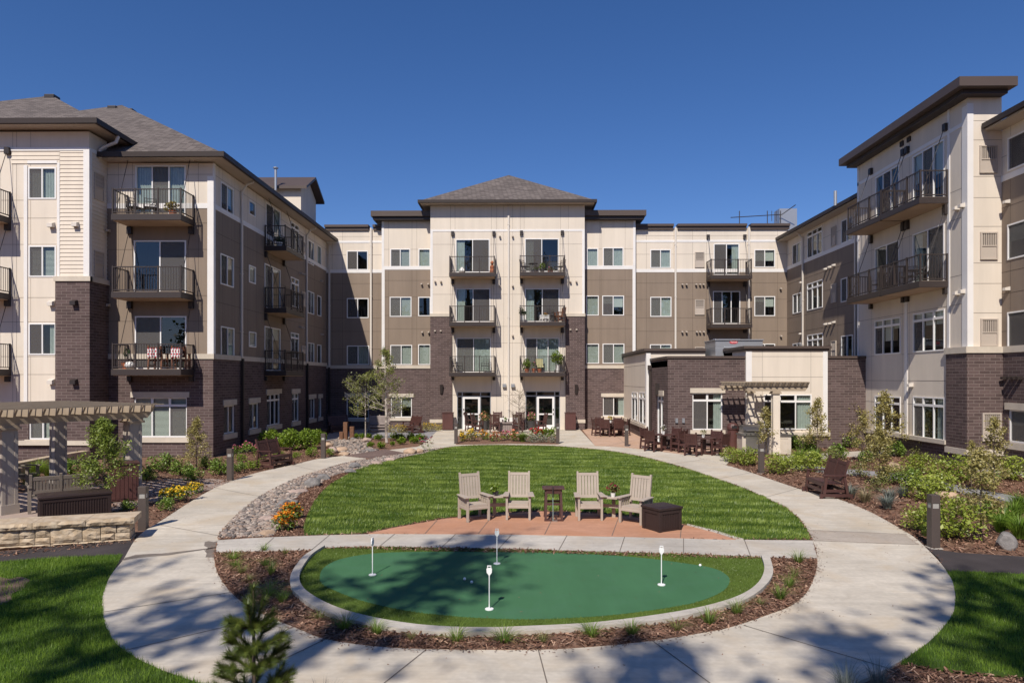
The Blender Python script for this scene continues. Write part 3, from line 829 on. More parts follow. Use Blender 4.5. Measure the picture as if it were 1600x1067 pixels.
# ---- bays C2, C4
zB2 = pC2.z(640, 421); z2r = pC2.z(640, 573); z2t = pC2.z(640, 346)
hs2 = [zB2 + 1.35, zB2 + 3.2, zB2 - .75, zB2 - 1.85, zB2 - 3.1, zB2 - 4.0, zB2 - 5.2]
for side, a0, a1, wl_ in ((0, pC2.a(596.5), pC3.a(672), [(610, 389, 641, 419), (654, 389, 672.5, 418), (609, 464, 643, 495), (653.5, 464, 672.8, 494), (610, 539, 644, 570), (653.5, 538, 672.8, 570), (610.5, 620.5, 643.5, 652)]),
                          (1, pC3.a(914), pC2.a(993), [(917, 388, 934.5, 417), (942, 387, 974, 417), (916, 462, 935.5, 493), (941, 462, 975, 493), (916, 537, 936, 568), (941.5, 537, 975.5, 568), (942, 620, 976, 650)])):
    H = [hole(pC2, *w) for w in wl_]
    H = [(max(h[0], a0 + .05), min(h[1], a1 - .02), h[2], h[3]) for h in H]
    vs = [x for h in H[:2] for x in (h[0] - .12, h[1] + .12)]
    wall('wall', pC2, [(a0, a1, 0, z2r, 2, 0), (a0, a1, z2r, zB2, 1, 0, hs2, vs), (a0, a1, zB2, z2t + .3, 0, 0, hs2, vs)], H)
    dr = [None, 'sheer', 'blind', None, 'blind', 'blind', 'half'] if side == 0 else ['sheer', 'sheer', None, None, 'blind', 'blind', 'curtain']
    for h, d_ in zip(H[:6], dr): window(pC2, h, '2' if h[1] - h[0] > 1.1 else '1', d_)
    window(pC2, H[6], '2', dr[6], True, head=.24, sill=.22)
    ends = [(a0, a0 + .2, z2r, zB2)] if side == 0 else [(a1 - .2, a1, z2r, zB2)]
    trim(pC2, [(a0, a1, zB2 - .02, zB2 + .22), (a0, a1, zB2 + 3.3, zB2 + 3.43)] + ends + [((a0, a0 + .16) if side == 0 else (a1 - .16, a1)) + (zB2 + .22, z2t)])
    trim(pC2, [(a0, a1, z2r - .12, z2r + .1)], .05, 'stone_band', 'stone')
    # return wall towards the recessed bay and flat cornice roof
    ae = a0 if side == 0 else a1
    mb = MB()
    s = 1 if side else -1
    for z0, z1, sl in ((0, z2r, 2), (z2r, zB2, 1), (zB2, z2t + .3, 0)):
        mb.slot(sl)
        q = [(ae, YC2, z0), (ae, YC, z0), (ae, YC, z1), (ae, YC2, z1)]
        mb.quad(*(q if side else q[::-1]))
    bpart('wall', mb, WM)
    mb = MB()
    b0, b1 = (a0 - .62, pC3.a(672)) if side == 0 else (pC3.a(914), a1 + .62)
    mb.box(b0, b1, YC2 - .6, YC2 + 6, z2t + .22, z2t + .58)
    mb.slot(1).box(b0 + .12, b1, YC2 - .45, YC2 + 6, z2t + .02, z2t + .22) if side == 0 else mb.slot(1).box(b0, b1 - .12, YC2 - .45, YC2 + 6, z2t + .02, z2t + .22)
    bpart('cornice_roof', mb, [M['cornice'], M['bronze']])
hoods(pC2, [(659, 444), (669.5, 444), (660, 519), (670, 519)], 'grille', .055)

# ---- centre tower C3 under a hip roof
a0, a1 = pC3.a(672.5), pC3.a(913.5)
zS = pC3.z(793, 321)
zb3 = pC3.z(690, 494)
b0, b1 = pC3.a(706.5), pC3.a(883.5)
H = [hole(pC3, *w) for w in ((712, 374, 765, 426), (712.5, 451, 766, 503), (713, 528, 767, 582), (820, 373, 873, 425), (820.5, 451, 874, 503), (821, 528, 874, 581), (714, 612, 767, 667), (821, 611, 875, 667))]
H[6] = H[6][:2] + (.03, H[6][3]); H[7] = H[7][:2] + (.03, H[7][3])
fz = [pC3.z(690, v) for v in (361, 382, 433, 460, 510, 536, 588, 617)]
vs = [pC3.a(u) for u in (704, 711, 768, 776, 787, 801, 813, 819, 876, 888)]
wall('wall', pC3, [(a0, a1, zb3, zS, 0, 0, fz, vs), (b0, b1, 0, zb3, 0, 0, fz, vs), (a0, b0, 0, zb3, 2, .1), (b1, a1, 0, zb3, 2, .1)], H)
for i, dr in enumerate([None, None, 'vertical', 'drapeleft', 'drapeleft', 'vertical']):
    window(pC3, H[i], '2' if i != 5 else '3', dr, name='balcony_door', screen=1 if i in (0, 1, 4) else 0)
zc = pC3.z(690, 362)
trim(pC3, [(a0, a1, zc, zc + .13), (a0, a0 + .16, zb3 + .1, zc), (a1 - .16, a1, zb3 + .1, zc)])
trim(pC3, [(a0 - .03, b0 + .03, zb3 - .04, zb3 + .16), (b1 - .03, a1 + .03, zb3 - .04, zb3 + .16)], .14, 'stone_band', 'stone')
trim(pC3, [(a0 - .03, b0 + .03, .45, .68), (b1 - .03, a1 + .03, .45, .68)], .15, 'stone_band', 'stone')
for s, ae in ((0, a0), (1, a1)):
    mb = MB()
    for z0, z1, sl in ((0, zb3, 2), (zb3, zS, 0)):
        mb.slot(sl)
        yy = YC3 - (.1 if sl == 2 else 0)
        q = [(ae, yy, z0), (ae, YC2 + 6 if z1 > 14 else YC2, z0), (ae, YC2 + 6 if z1 > 14 else YC2, z1), (ae, yy, z1)]
        mb.quad(*(q if s else q[::-1]))
    bpart('wall', mb, WM)
pf = Plane('S', YC3 - 1.2)
for u0, u1, vz in ((701.7, 773.5, (426, 503.5, 582)), (811.9, 883.3, (425, 503, 582))):
    for i, v in enumerate(vz):
        balcony(pC3, pf.a(u0), pf.a(u1), pf.z(u0, v), 1.2, 'c3_%d_%d' % (u0 > 800, i))
hoods(pC3, [(680, 440), (689, 440), (680, 517), (689, 517), (781, 369.5), (801, 369.5), (781, 447), (801, 446.5), (801, 524), (891, 440), (900.5, 440), (891, 515), (900.5, 515)], 'grille', .055)
hoods(pC3, [(788, 602), (801.5, 602)], 'gray_metal', .12)
spout(pC3, pC3.a(794.5), .1, zS - .1)

def storefront(pl, h, door, hand):
    """glazed entrance: dark aluminium frame, transom row, one white glazed door"""
    a0, a1, z0, z1 = h
    d0, d1 = door
    zt = z0 + (z1 - z0) * .86
    f = MB()
    for x0, x1, y0, y1 in ((a0, a1, z1 - .05, z1), (a0, a0 + .05, z0, z1 - .05), (a1 - .05, a1, z0, z1 - .05), (a0 + .05, a1 - .05, zt, zt + .07),
                           (d0 - .06, d0, z0, zt), (d1, d1 + .06, z0, zt), (d0 - .06, d0, zt + .07, z1 - .05), (d1, d1 + .06, zt + .07, z1 - .05)):
        f.fbox(pl, x0, x1, y0, y1, -.1, -.02)
    o = bpart('entrance_frame', f, M['gray_metal'])
    P = pl.to3
    g = MB().quad(P(a0, z0, -.07), P(a1, z0, -.07), P(a1, z1, -.07), P(a0, z1, -.07))
    bpart('pane', g, M['glass'], o)
    d = MB()
    w = .13
    for x0, x1, y0, y1 in ((d0, d0 + w, z0, zt), (d1 - w, d1, z0, zt), (d0 + w, d1 - w, zt - .12, zt), (d0 + w, d1 - w, z0, z0 + .28), (d0 + w, d1 - w, z0 + .95, z0 + 1.04)):
        d.fbox(pl, x0, x1, y0, y1, -.062, .0)
    od = bpart('entrance_door', d, M['vinyl'])
    ah = d0 + .065 if hand else d1 - .065
    hb = MB()
    for zz in (1.02, 1.3): hb.fbox(pl, ah - .03, ah + .03, z0 + zz - .05, z0 + zz + .05, 0, .05)
    bpart('handle', hb, M['bronze_dark'], od)
storefront(pC3, H[6], (pC3.a(723), pC3.a(750)), True)
storefront(pC3, H[7], (pC3.a(839), pC3.a(866)), False)

def hip(name, x0, x1, y0, y1, z, pitch, fascia=.24, mats=None, wallin=.7):
    """hip roof over the eave rectangle; ridge along the longer side; z = eave level"""
    w, l = x1 - x0, y1 - y0
    h = min(w, l) / 2
    if l >= w: r0, r1 = ((x0 + x1) / 2, y0 + h), ((x0 + x1) / 2, y1 - h)
    else: r0, r1 = (x0 + h, (y0 + y1) / 2), (x1 - h, (y0 + y1) / 2)
    zr = z + h * pitch
    mb = MB()
    A, B, C, D = (x0, y0, z), (x1, y0, z), (x1, y1, z), (x0, y1, z)
    E, F_ = (*r0, zr), (*r1, zr)
    if l >= w: mb.add([A, B, C, D, E, F_], [(0, 1, 4), (1, 2, 5, 4), (2, 3, 5), (3, 0, 4, 5)])
    else: mb.add([A, B, C, D, E, F_], [(0, 1, 5, 4), (1, 2, 5), (2, 3, 4, 5), (3, 0, 4)])
    o = bpart(name, mb, M['shingle'])
    g = MB()
    gw = .14
    for p, q in ((A, B), (B, C), (C, D), (D, A)):
        pass
    g.box(x0 - gw, x1 + gw, y0 - gw, y0, z - fascia, z + .02); g.box(x0 - gw, x1 + gw, y1, y1 + gw, z - fascia, z + .02)
    g.box(x0 - gw, x0, y0, y1, z - fascia, z + .02); g.box(x1, x1 + gw, y0, y1, z - fascia, z + .02)
    bpart('gutter', g, M['gutter'], o)
    s = MB().box(x0, x1, y0, y1, z - fascia + .01, z - fascia + .05)
    bpart('soffit', s, M['soffit'], o)
    return o
ze3 = Plane('S', YC3 - .6).z(793, 313)
hip('roof', a0 - .6, a1 + .6, YC3 - .6, YC3 + 11.0, ze3, .585, .17)

# ---- left wing, east wall
zLb = pL.z(333.9, 557.2)       # brick top
zLw = pL.z(333.8, 325.2)       # cream / taupe boundary
zLe = 12.62
y0, y1 = YB, YC
def L_(u0, v0, u1, v1): return hole(pL, u0, v0, u1, v1)
HL = [(L_(344.5, 282.9, 364.6, 328.3), '2', None), (L_(344.2, 395.3, 364.9, 443.6), '2', 'drapeleft'), (L_(344.8, 509.3, 365.7, 556), '2', None),
      (L_(388.9, 311.8, 398.9, 334.4), '1', None), (L_(388.8, 413.5, 399.3, 440.9), '1', 'sheer'), (L_(388.8, 517.5, 399.9, 541.9), '1', 'sheer'),
      (L_(481, 374, 490.2, 410.6), '2', 'drapeleft'), (L_(480.7, 453.7, 490.5, 489), '2', None), (L_(480.5, 534.8, 490.6, 567.8), '2', None),
      (L_(495.6, 382.6, 501.6, 415.6), '1', 'sheer'), (L_(495.6, 461, 501.6, 493), '1', None), (L_(495.5, 538, 501.7, 569.3), '1', None),
      (L_(454.3, 345.5, 466.5, 388), '2T', 'drapeleft'), (L_(454.2, 432, 466.6, 478), '2T', None), (L_(454.2, 519, 466.6, 560), '2T', None)]
HS = [(L_(415.2, 318, 434.8, 392), '2', None), (L_(413.2, 413.5, 437.9, 492), '2', 'drapeleft'), (L_(413.2, 510.5, 437.9, 580), '2', None)]
zfl = [pf.z(740, v) + .02 for v in (582, 503.5, 426)]
HS = [((h[0][0], HS[1][0][1], zfl[2 - i] , zfl[2 - i] + 2.3), h[1], h[2]) for i, h in enumerate(HS)]
HG = [(L_(350, 634, 367.2, 678.5), '2', 'drapeleft'), (L_(389.6, 630.5, 404.5, 671.5), '2', None), (L_(417, 616, 438, 666), '3T', None), (L_(456.4, 614.8, 467.4, 659.4), '2T', None),
      (L_(483, 622.8, 492.4, 655), '2', None), (L_(497.8, 622, 502.8, 651.9), '1', None)]
H = [h[0] for h in HL + HS + HG]
hsl = [zLw + 1.45, zLw + 2.2, zLw - 1.0, zLw - 2.15, zLw - 4.0, zLw - 5.2]
vsl = [y0 + .9, y0 + 1.9, *[x for h in (HL[0], HL[3], HL[6]) for x in (h[0][0] - .15, h[0][1] + .15)], HS[0][0][0] - .2, HS[0][0][1] + .2]
wall('wall', pL, [(y0, y1, 0, zLb, 2, 0), (y0, y1, zLb, zLw, 1, 0, hsl, vsl), (y0, y1, zLw, zLe, 0, 0, hsl, vsl)], H)
for h, st, dr in HL: window(pL, h, st, dr)
for h, st, dr in HS: window(pL, h, st, dr, name='balcony_door', screen=0)
for h, st, dr in HG: window(pL, h, st, dr, True, sill=.24, head=.26)
trim(pL, [(y0, y1, zLw - .02, zLw + .2)])
trim(pL, [(y0 + .002, y1, zLb - .1, zLb + .12)], .05, 'stone_band', 'stone')
ybal = (pL.a(412.6), pL.a(412.6) + 2.95)
for i in range(3): balcony(pL, ybal[0], ybal[1], zfl[i] - .02, 1.15, 'l_%d' % i)
for ya, zt in ((pL.a(376), zLe - .1), (pL.a(478), zLe - .1)):
    spout(pL, ya, zLb + .05, zt - .3); spout(pL, ya + .02, .15, zLb, 'bronze_dark', .15)
    bpart('downspout', MB().tube([pL.to3(ya, zt - .35, .06), pL.to3(ya, zt, .3), pL.to3(ya, zt + .1, .6)], .055, 6), M['downspout'])
for v0, v1 in ((540, 552), (455, 478), (376, 392)): grille(pL, pL.a(470.8), pL.a(476.5), pL.z(471, v1), pL.z(471, v0))
hoods(pL, [(468, 427), (471, 428), (474, 429), (468, 511), (471, 512), (500, 439), (501, 522)], 'grille', .055)

# ---- block B, facing the court
zB1 = pB.z(332, 557.2); zBw = pB.z(332, 325)
bx0, bx1 = XA - .0, XL
H = [hole(pB, 212, 259, 290.5, 333), hole(pB, 209.5, 376, 291, 455), hole(pB, 211, 494, 291.5, 577), hole(pB, 209, 621, 291.8, 683)]
hsB = [pB.z(230, v) for v in (247, 273, 349, 390, 462, 502)]
vsB = [pB.a(u) for u in (185, 207, 294, 310)]
wall('wall', pB, [(bx0, bx1, 0, zB1, 2, 0), (bx0, bx1, zB1, zBw, 1, 0, hsB, vsB), (bx0, bx1, zBw, 12.62, 0, 0, hsB, vsB)], H)
pBf = Plane('S', YB - 1.2)
for i, (h, st, dr) in enumerate(zip(H[:3], '322', ['vertical', None, None])):
    z_ = pBf.z(200, (334.5, 456, 577)[i]) + .02
    window(pB, (h[0], h[1], z_, h[3]), st, dr, name='balcony_door', screen=(1, 1, 0)[i])
    balcony(pB, pBf.a(173.3), pBf.a(282.5), z_ - .02, 1.2, 'b_%d' % i, sides='lr')
window(pB, H[3], '3T', 'blind', True, sill=.22, head=.24, screen=2)
trim(pB, [(bx0, bx1, zBw - .02, zBw + .2)])
trim(pB, [(bx1 - .24, bx1 + .02, zB1 + .12, zBw + 1.35)], .031)
trim(pL, [(y0 - .02, y0 + .16, zB1 + .12, zLe)], .034)
trim(pB, [(bx0, bx1 + .05, zB1 - .1, zB1 + .12)], .05, 'stone_band', 'stone')
hoods(pB, [(309, 252), (171, 361), (171, 477)], 'grille', .065)
hip('roof', -33.1, -12.55, YB - .62, 62, 12.86, .60, .19)

# ---- block A, far left
zA2 = pA.z(110, 440); zAe = 13.55; zA1 = pA.z(60, 629)
ax0, ax1 = -27.0, XA
cA0 = pA.a(88.5)
H = [hole(pA, 44.5, 262, 88, 311.5), hole(pA, 45, 384, 88, 433), hole(pA, 45, 505, 88, 554.5), hole(pA, 44.5, 640, 87, 686.5), hole(pA, -70, 258, 0, 330), hole(pA, -70, 378, 0, 452), hole(pA, -70, 500, 0, 575)]
hsA = [pA.z(60, v) for v in (208, 313, 341, 382, 465, 503, 557, 585)]
vsA = [pA.a(u) for u in (20, 26, 48)]
sA0, sA1 = pA.a(94), pA.a(131)
wall('wall', pA, [(ax0, ax1, 0, zA1, 2, 0), (ax0, cA0, zA1, zAe, 0, 0, hsA, vsA), (cA0, ax1, zA1, zA2, 2, .0), (cA0, ax1, zA2, zAe, 0, 0)], H)
bcol = MB().fbox(pA, cA0, ax1 + .08, .0, zA2, .0, .09)
bpart('brick_pier', bcol, M['brick'])
def siding(pl, a0, a1, z0, z1, lap=.165):
    mb = MB(); P = pl.to3
    z = z0
    while z < z1 - .02:
        zn = min(z + lap, z1)
        mb.quad(P(a0, z, .030), P(a1, z, .030), P(a1, zn, .008), P(a0, zn, .008))
        mb.quad(P(a0, z, .008), P(a1, z, .008), P(a1, z, .030), P(a0, z, .030))
        z = zn
    return bpart('lap_siding', mb, M['cream'])
zA4 = pA.z(100, 236)
siding(pA, sA0, sA1, zA2 + .2, zA4); siding(pA, pA.a(18), sA0 - .01, pA.z(60, 256), zA4)
window(pA, H[0], '2', 'sheer'); window(pA, H[1], '2', 'blind'); window(pA, H[2], '2', None); window(pA, H[3], '2', 'blind', True, sill=.2)
for h in H[4:]: window(pA, h, '2', None, name='balcony_door', screen=1)
trim(pA, [(ax0, ax1 + .03, zA4, zA4 + .14), (sA1, ax1 + .03, zA2 + .2, zA4), (pA.a(90), sA0, zA1 + .4, zA4 - .5), (pA.a(38), pA.a(43.5), zA1, zA4 - .6), (pA.a(43.5), pA.a(90), pA.z(60, 256), pA.z(60, 256) + .12)], .034)
trim(pA, [(cA0 - .04, ax1 + .14, zA2, zA2 + .2), (ax0, cA0, pA.z(60, 695), pA.z(60, 688)), (cA0, ax1 + .1, pA.z(60, 695), pA.z(60, 688))], .15, 'stone_band', 'stone')
hoods(pA, [(82, 352), (120, 351), (82, 474), (82, 596)], 'downspout', .11); hoods(Plane('S', YA - .09), [(117.5, 473), (117.5, 596)], 'bronze_dark', .11)
pAf = Plane('S', YA - 1.2)
for i, v in enumerate((330, 454, 577)):
    balcony(pA, pA.a(-70), pA.a(18), pAf.z(10, v), 1.2, 'a_%d' % i)
wall('wall', pAE, [(YA, YB, 0, zA2, 2, .0), (YA, YB, zA2, zAe, 0, 0)])
bpart('brick_pier', MB().fbox(pAE, YA, YB - .002, 0, zA2, .0, .08), M['brick'])
siding(pAE, YA + .15, YB - .01, zA2 + .2, zA4)
trim(pAE, [(YA - .03, YA + .15, zA2 + .2, zA4), (YA, YB, zA4, zA4 + .14)], .034)
trim(pAE, [(YA - .13, YB - .003, zA2, zA2 + .2)], .14, 'stone_band', 'stone')
for v0, v1 in ((271, 312), (392, 432)):
    grille(pAE, YA + .3, YA + .95, pAE.z(150, v1), pAE.z(150, v0))
hip('roof', -28.6, -17.15, YA - .62, 44, 13.82, .585, .19)
bpart('downspout', MB().tube([(-17.05, 28.75, 13.62), (-17.12, 28.7, 13.35), (-17.55, 28.6, 13.12), (-17.70, 28.55, 12.98), (-17.70, 28.55, 12.65)], .07, 8), M['downspout'])
for x, y, z in ((-22.6, 32.7, 16.95), (-23.1, 33.3, 17.1), (-22.9, 38.2, 18.6), (-22.2, 38.6, 18.6)):
    bpart('roof_vent', MB().box(x - .24, x + .24, y - .25, y + .25, z - .35, z + .06), M['bronze_dark'], bevel=.04)

# ---- stair tower on the left wing roof, stack pipe
px0, px1, py0, py1 = -19.5, -14.45, 44.8, 48.1
zw = 15.9
mb = MB()
mb.quad((px0, py0, 11.5), (px1, py0, 11.5), (px1, py0, zw), (px0, py0, zw))
mb.add([(px1, py0, 11.5), (px1, py1, 11.5), (px1, py1, zw), (px1, (py0 + py1) / 2, zw + .95), (px1, py0, zw)], [(0, 1, 2, 3, 4)])
mb.quad((px1, py1, 11.5), (px0, py1, 11.5), (px0, py1, zw), (px1, py1, zw))
o = bpart('stair_tower', mb, M['cream'])
mb = MB()
ym, zm = (py0 + py1) / 2, zw + 1.05
mb.hexa([(px0, py0 - .4, zw - .12), (px1 + .5, py0 - .4, zw - .12), (px1 + .5, ym, zm - .02), (px0, ym, zm - .02), (px0, py0 - .4, zw + .05), (px1 + .5, py0 - .4, zw + .05), (px1 + .5, ym, zm + .16), (px0, ym, zm + .16)])
mb.hexa([(px0, ym, zm - .02), (px1 + .5, ym, zm - .02), (px1 + .5, py1 + .4, zw - .12), (px0, py1 + .4, zw - .12), (px0, ym, zm + .16), (px1 + .5, ym, zm + .16), (px1 + .5, py1 + .4, zw + .05), (px0, py1 + .4, zw + .05)])
bpart('tower_roof', mb, M['cornice'], o)
grille(Plane('E', px1), 46.2, 47.2, 12.9, 13.8, 'bronze')
bpart('stack_pipe', MB().tube([(-15.9, 44.2, 15.6), (-15.9, 44.2, 17.0)], .085, 10).lathe([(.17, 0), (.17, .05), (.03, .12)], 10, (-15.9, 44.2, 17.02)), M['gray_metal'])

# ---- right wing, inner length
zRb = zLb; zRw = pR.z(1230, 421.7); zRe = 12.62
ra0, ra1 = -YC, -(34.1)
HR = [(hole(pR, 1238.5, 383.7, 1252, 415), '2', 'sheer'), (hole(pR, 1239, 460.6, 1252.2, 491), '2', 'drapeleft'), (hole(pR, 1239, 537, 1252.2, 567), '2', None),
      (hole(pR, 1261.6, 364, 1285.2, 404.7), '3T', None), (hole(pR, 1261.4, 444, 1285.6, 486), '3T', None), (hole(pR, 1261.6, 523.6, 1286, 566), '3T', None),
      (hole(pR, 1314.6, 345.6, 1332.6, 381.9), '2', None), (hole(pR, 1314.2, 436, 1332.6, 473), '2', None), (hole(pR, 1314.6, 525, 1333, 560), '2', None)]
hsr = [zRw + 1.0, zRw - 1.0, zRw - 2.15, zRw - 3.3, zRw - 4.3, zRw - 5.4]
vsr = [pR.a(u) for u in (1254, 1260, 1288, 1309)]
wall('wall', pR, [(ra0, ra1, 0, zRb, 2, 0), (ra0, ra1, zRb, zRw, 1, 0, hsr, vsr), (ra0, ra1, zRw, zRe, 0, 0, hsr, vsr)], [h[0] for h in HR])
for h, st, dr in HR: window(pR, h, st, dr)
trim(pR, [(ra0, ra1, zRw - .02, zRw + .2)])
trim(pR, [(ra0, ra1, zRb - .1, zRb + .12)], .05, 'stone_band', 'stone')
for v0, v1 in ((356, 386), (444.8, 474), (533, 562)): grille(pR, pR.a(1299.5), pR.a(1307), pR.z(1299, v1), pR.z(1299, v0), 'grille')
hoods(pR, [(1292, 420), (1298.5, 417), (1305, 414), (1292, 506), (1298.5, 505), (1305, 503), (1254, 441), (1253, 521)], 'downspout', .06)
spout(pR, pR.a(1255.5), zRb, zRe - .3); spout(pR, pR.a(1338), zRb, zRe - .3)
bpart('downspout', MB().tube([pR.to3(pR.a(1255.5), zRe - .32, .06), pR.to3(pR.a(1255.5), zRe - .02, .35), pR.to3(pR.a(1255.5), zRe + .1, .6)], .055, 6), M['downspout'])
mb = MB()
def eave(x_in, x_out, y0_, y1_, z):
    """low slope roof edge running along the right wing"""
    m1 = MB().hexa([(x_out, y0_, z), (x_in + 9, y0_, z + 3.2), (x_in + 9, y1_, z + 3.2), (x_out, y1_, z),
                    (x_out, y0_, z + .03), (x_in + 9, y0_, z + 3.23), (x_in + 9, y1_, z + 3.23), (x_out, y1_, z + .03)])
    o = bpart('roof', m1, M['shingle'])
    bpart('gutter', MB().box(x_out - .13, x_out, y0_, y1_, z - .16, z + .03), M['gutter'], o)
    bpart('soffit', MB().box(x_out, x_in, y0_, y1_, z - .22, z - .17), M['soffit'], o)
eave(XR, XR - .65, 34.1, YC + .35, 12.84)

# ---- right wing tower with flat cornice
ta0, ta1 = -34.1, -YTS
zTw = 14.0
zTb = pT.z(1482, 551)
tu = lambda u: pT.a(u)
zf = [pT.z(1480, v) for v in (553, 446, 316)]
Ht = [(hole(pT, 1367, 501.5, 1407.4, 555), '3T', None), (hole(pT, 1427, 490.5, 1476.3, 551), '3T', None), (hole(pT, 1367, 618, 1407.4, 671), '3T', None), (hole(pT, 1427, 619, 1476.3, 682), '3T', None)]
zn3, zn4 = Plane('W', XT - 1.15).z(1437, 448.5) + .26, Plane('W', XT - 1.15).z(1437, 316.5) + .24
Hd = [((tu(1368.5), tu(1405.5), zn4, zn4 + 2.35), '3', None), ((tu(1426.5), tu(1475.7), zn4, zn4 + 2.35), '3', None),
      ((tu(1367.5), tu(1405.5), zn3, zn3 + 2.3), '2', None), ((tu(1426.5), tu(1475.7), zn3, zn3 + 2.3), '2', 'drapeleft')]
H = [h[0] for h in Ht + Hd]
aBr = tu(1481)
hst = [zTw - .95, zn4 + .1, zn4 - 1.0, zn3 + .1, zn3 - 1.0, zTb + .05, zTb - 1.1, zTb - 2.1]
vst = [tu(u) for u in (1362, 1410, 1421, 1480)]
wall('wall', pT, [(ta0, aBr, .93, zTw, 0, 0, hst, vst), (ta0, aBr, 0, .93, 2, 0), (aBr, ta1, zTb, zTw, 0, 0, hst, vst), (aBr, ta1, 0, zTb, 2, .0)], H)
for h, st, dr in Ht: window(pT, h, st, dr)
for h, st, dr in Hd: window(pT, h, st, dr, name='balcony_door', screen=1)
bpart('brick_pier', MB().box(XT - .08, XT, YTS - .08, -aBr, 0, zTb), M['brick'])
trim(pT, [(ta0, ta0 + .14, .93, zTw), (ta1 - .3, ta1 + .02, zTb + .1, zTw - .4), (tu(1481), tu(1481) + .14, zTb, zTw), (tu(1414), tu(1414) + .2, .93, zn3 - .3), (ta0, ta1, zTw - 1.1, zTw - .95)], .022)
trim(pT, [(ta0 - .03, aBr, .78, .95), (aBr, ta1 + .12, .5, .72), (aBr - .04, ta1 + .12, zTb - .06, zTb + .18)], .13, 'stone_band', 'stone')
by = -pT.a(1482.6)
balcony(pT, -(by + 2.9), -by, zn4 - .02, 1.15, 't_near4'); balcony(pT, -(by + 5.95), -(by + 2.95), zn4 - .02, 1.15, 't_far4')
balcony(pT, -(by + 2.9), -by, zn3 - .02, 1.15, 't_near3'); balcony(pT, -(by + 5.95), -(by + 2.95), zn3 - .02, 1.15, 't_far3')
hoods(pT, [(1497.5, 325), (1506.5, 321), (1498, 457.5), (1507, 455), (1426, 601)], 'downspout', .085)
for u, v in ((1410, 225), (1421, 218)): grille(pT, tu(u) - .12, tu(u) + .12, pT.z(u, v + 4), pT.z(u, v - 4), 'bronze')
x1s = XR + .0
zTSb = pTS.z(1540, 549)
hss = [pTS.z(1540, v) for v in (189, 219, 276, 309, 354, 411, 443, 489)]
wall('wall', pTS, [(XT, x1s, zTSb, zTw, 0, 0, hss, ()), (XT, x1s, 0, zTSb, 2, 0)])
bpart('brick_pier', MB().box(XT, x1s - .002, YTS - .078, YTS, 0, zTSb - .001), M['brick'])
trim(pTS, [(XT - .02, XT + .2, zTSb + .1, zTw - .35)], .022)
trim(pTS, [(XT - .12, x1s, zTSb - .06, zTSb + .178), (XT - .12, x1s, .5, .718)], .13, 'stone_band', 'stone')
for u0, v0, u1, v1 in ((1530, 228, 1557.5, 271), (1531, 363, 1558, 406), (1531.5, 498, 1558.5, 541), (1532, 644.6, 1561, 689)):
    grille(pTS if v0 < 600 else Plane('S', YTS - .08), pTS.a(u0), min(pTS.a(u1), x1s - .05), pTS.z(u0, v1), pTS.z(u0, v0))
# cornice
mb = MB()
mb.box(XT - .75, 18.1, YTS - .7, 34.5, zTw + .02, zTw + .36)
mb.slot(1).box(XT - .45, 17.95, YTS - .4, 34.3, zTw - .14, zTw + .02)
bpart('cornice_roof', mb, [M['cornice'], M['bronze']])
bpart('wall', MB().box(XT + .01, 17.9, 34.0, 34.1, 11, zTw - .15), M['cream'])
# ---- right wing, near length
pR2 = pR
na0, na1 = -YTS, -14.0
zNb = zTSb; zNw = pR.z(1568, 283)
HN = [(hole(pR, 1575, 216.7, 1640, 268.7), '2', None), (hole(pR, 1574.5, 351.7, 1640, 407), '2', 'half'), (hole(pR, 1574.5, 488, 1640, 544), '2', 'curtain'), (hole(pR, 1575, 639.7, 1640, 690), '2', 'half')]
wall('wall', pR, [(na0, na1, 0, zNb, 2, 0), (na0, na1, zNb, zNw, 1, 0, [zNw - 1, zNw - 3.4, zNw - 4.2, zNw - 5.6], [-25.3]), (na0, na1, zNw, 12.62, 0, 0, [zNw + .9], [-25.3])], [h[0] for h in HN])
for h, st, dr in HN[:3]: window(pR, h, st, dr)
window(pR, HN[3][0], '2', 'half', True, head=.25, sill=.25)
trim(pR, [(na0, na1, zNw - .02, zNw + .2)]); trim(pR, [(na0, na1, zNb - .06, zNb + .18)], .05, 'stone_band', 'stone')
hoods(pR, [(1577, 315), (1577, 451)], 'downspout', .07); hoods(pR, [(1573, 590), (1582, 590), (1589, 590), (1597, 590)], 'bronze_dark', .06)
eave(XR, XR - .65, 12.0, YTS - .05, 12.84)
# roof-edge guard rail at the far right corner
rl = MB()
z0r = zPar + .3
for x in (15.0, 16.9, 17.8): rl.tube([(x, YC + .6, z0r), (x, YC + .6, z0r + 1.0)], .03, 5)
rl.tube([(14.4, YC + .6, z0r + .55), (17.9, YC + .6, z0r + .75), (18.5, YC - .2, z0r + 1.2)], .03, 5)
for x in (17.2, 17.5): rl.tube([(x, YC + .6, z0r + .3), (x, YC + .6, z0r + 1.0)], .02, 5)
bpart('roof_guard_rail', rl, M['bronze_dark'])
bpart('roof_vent', MB().box(17.8, 19.0, YC + .8, YC + 1.8, zPar, zPar + 1.5), M['gray_metal'])
bpart('roof_vent', MB().tube([(17.2, 37.5, 12.8), (17.2, 37.5, 13.6)], .09, 8), M['gray_metal'])
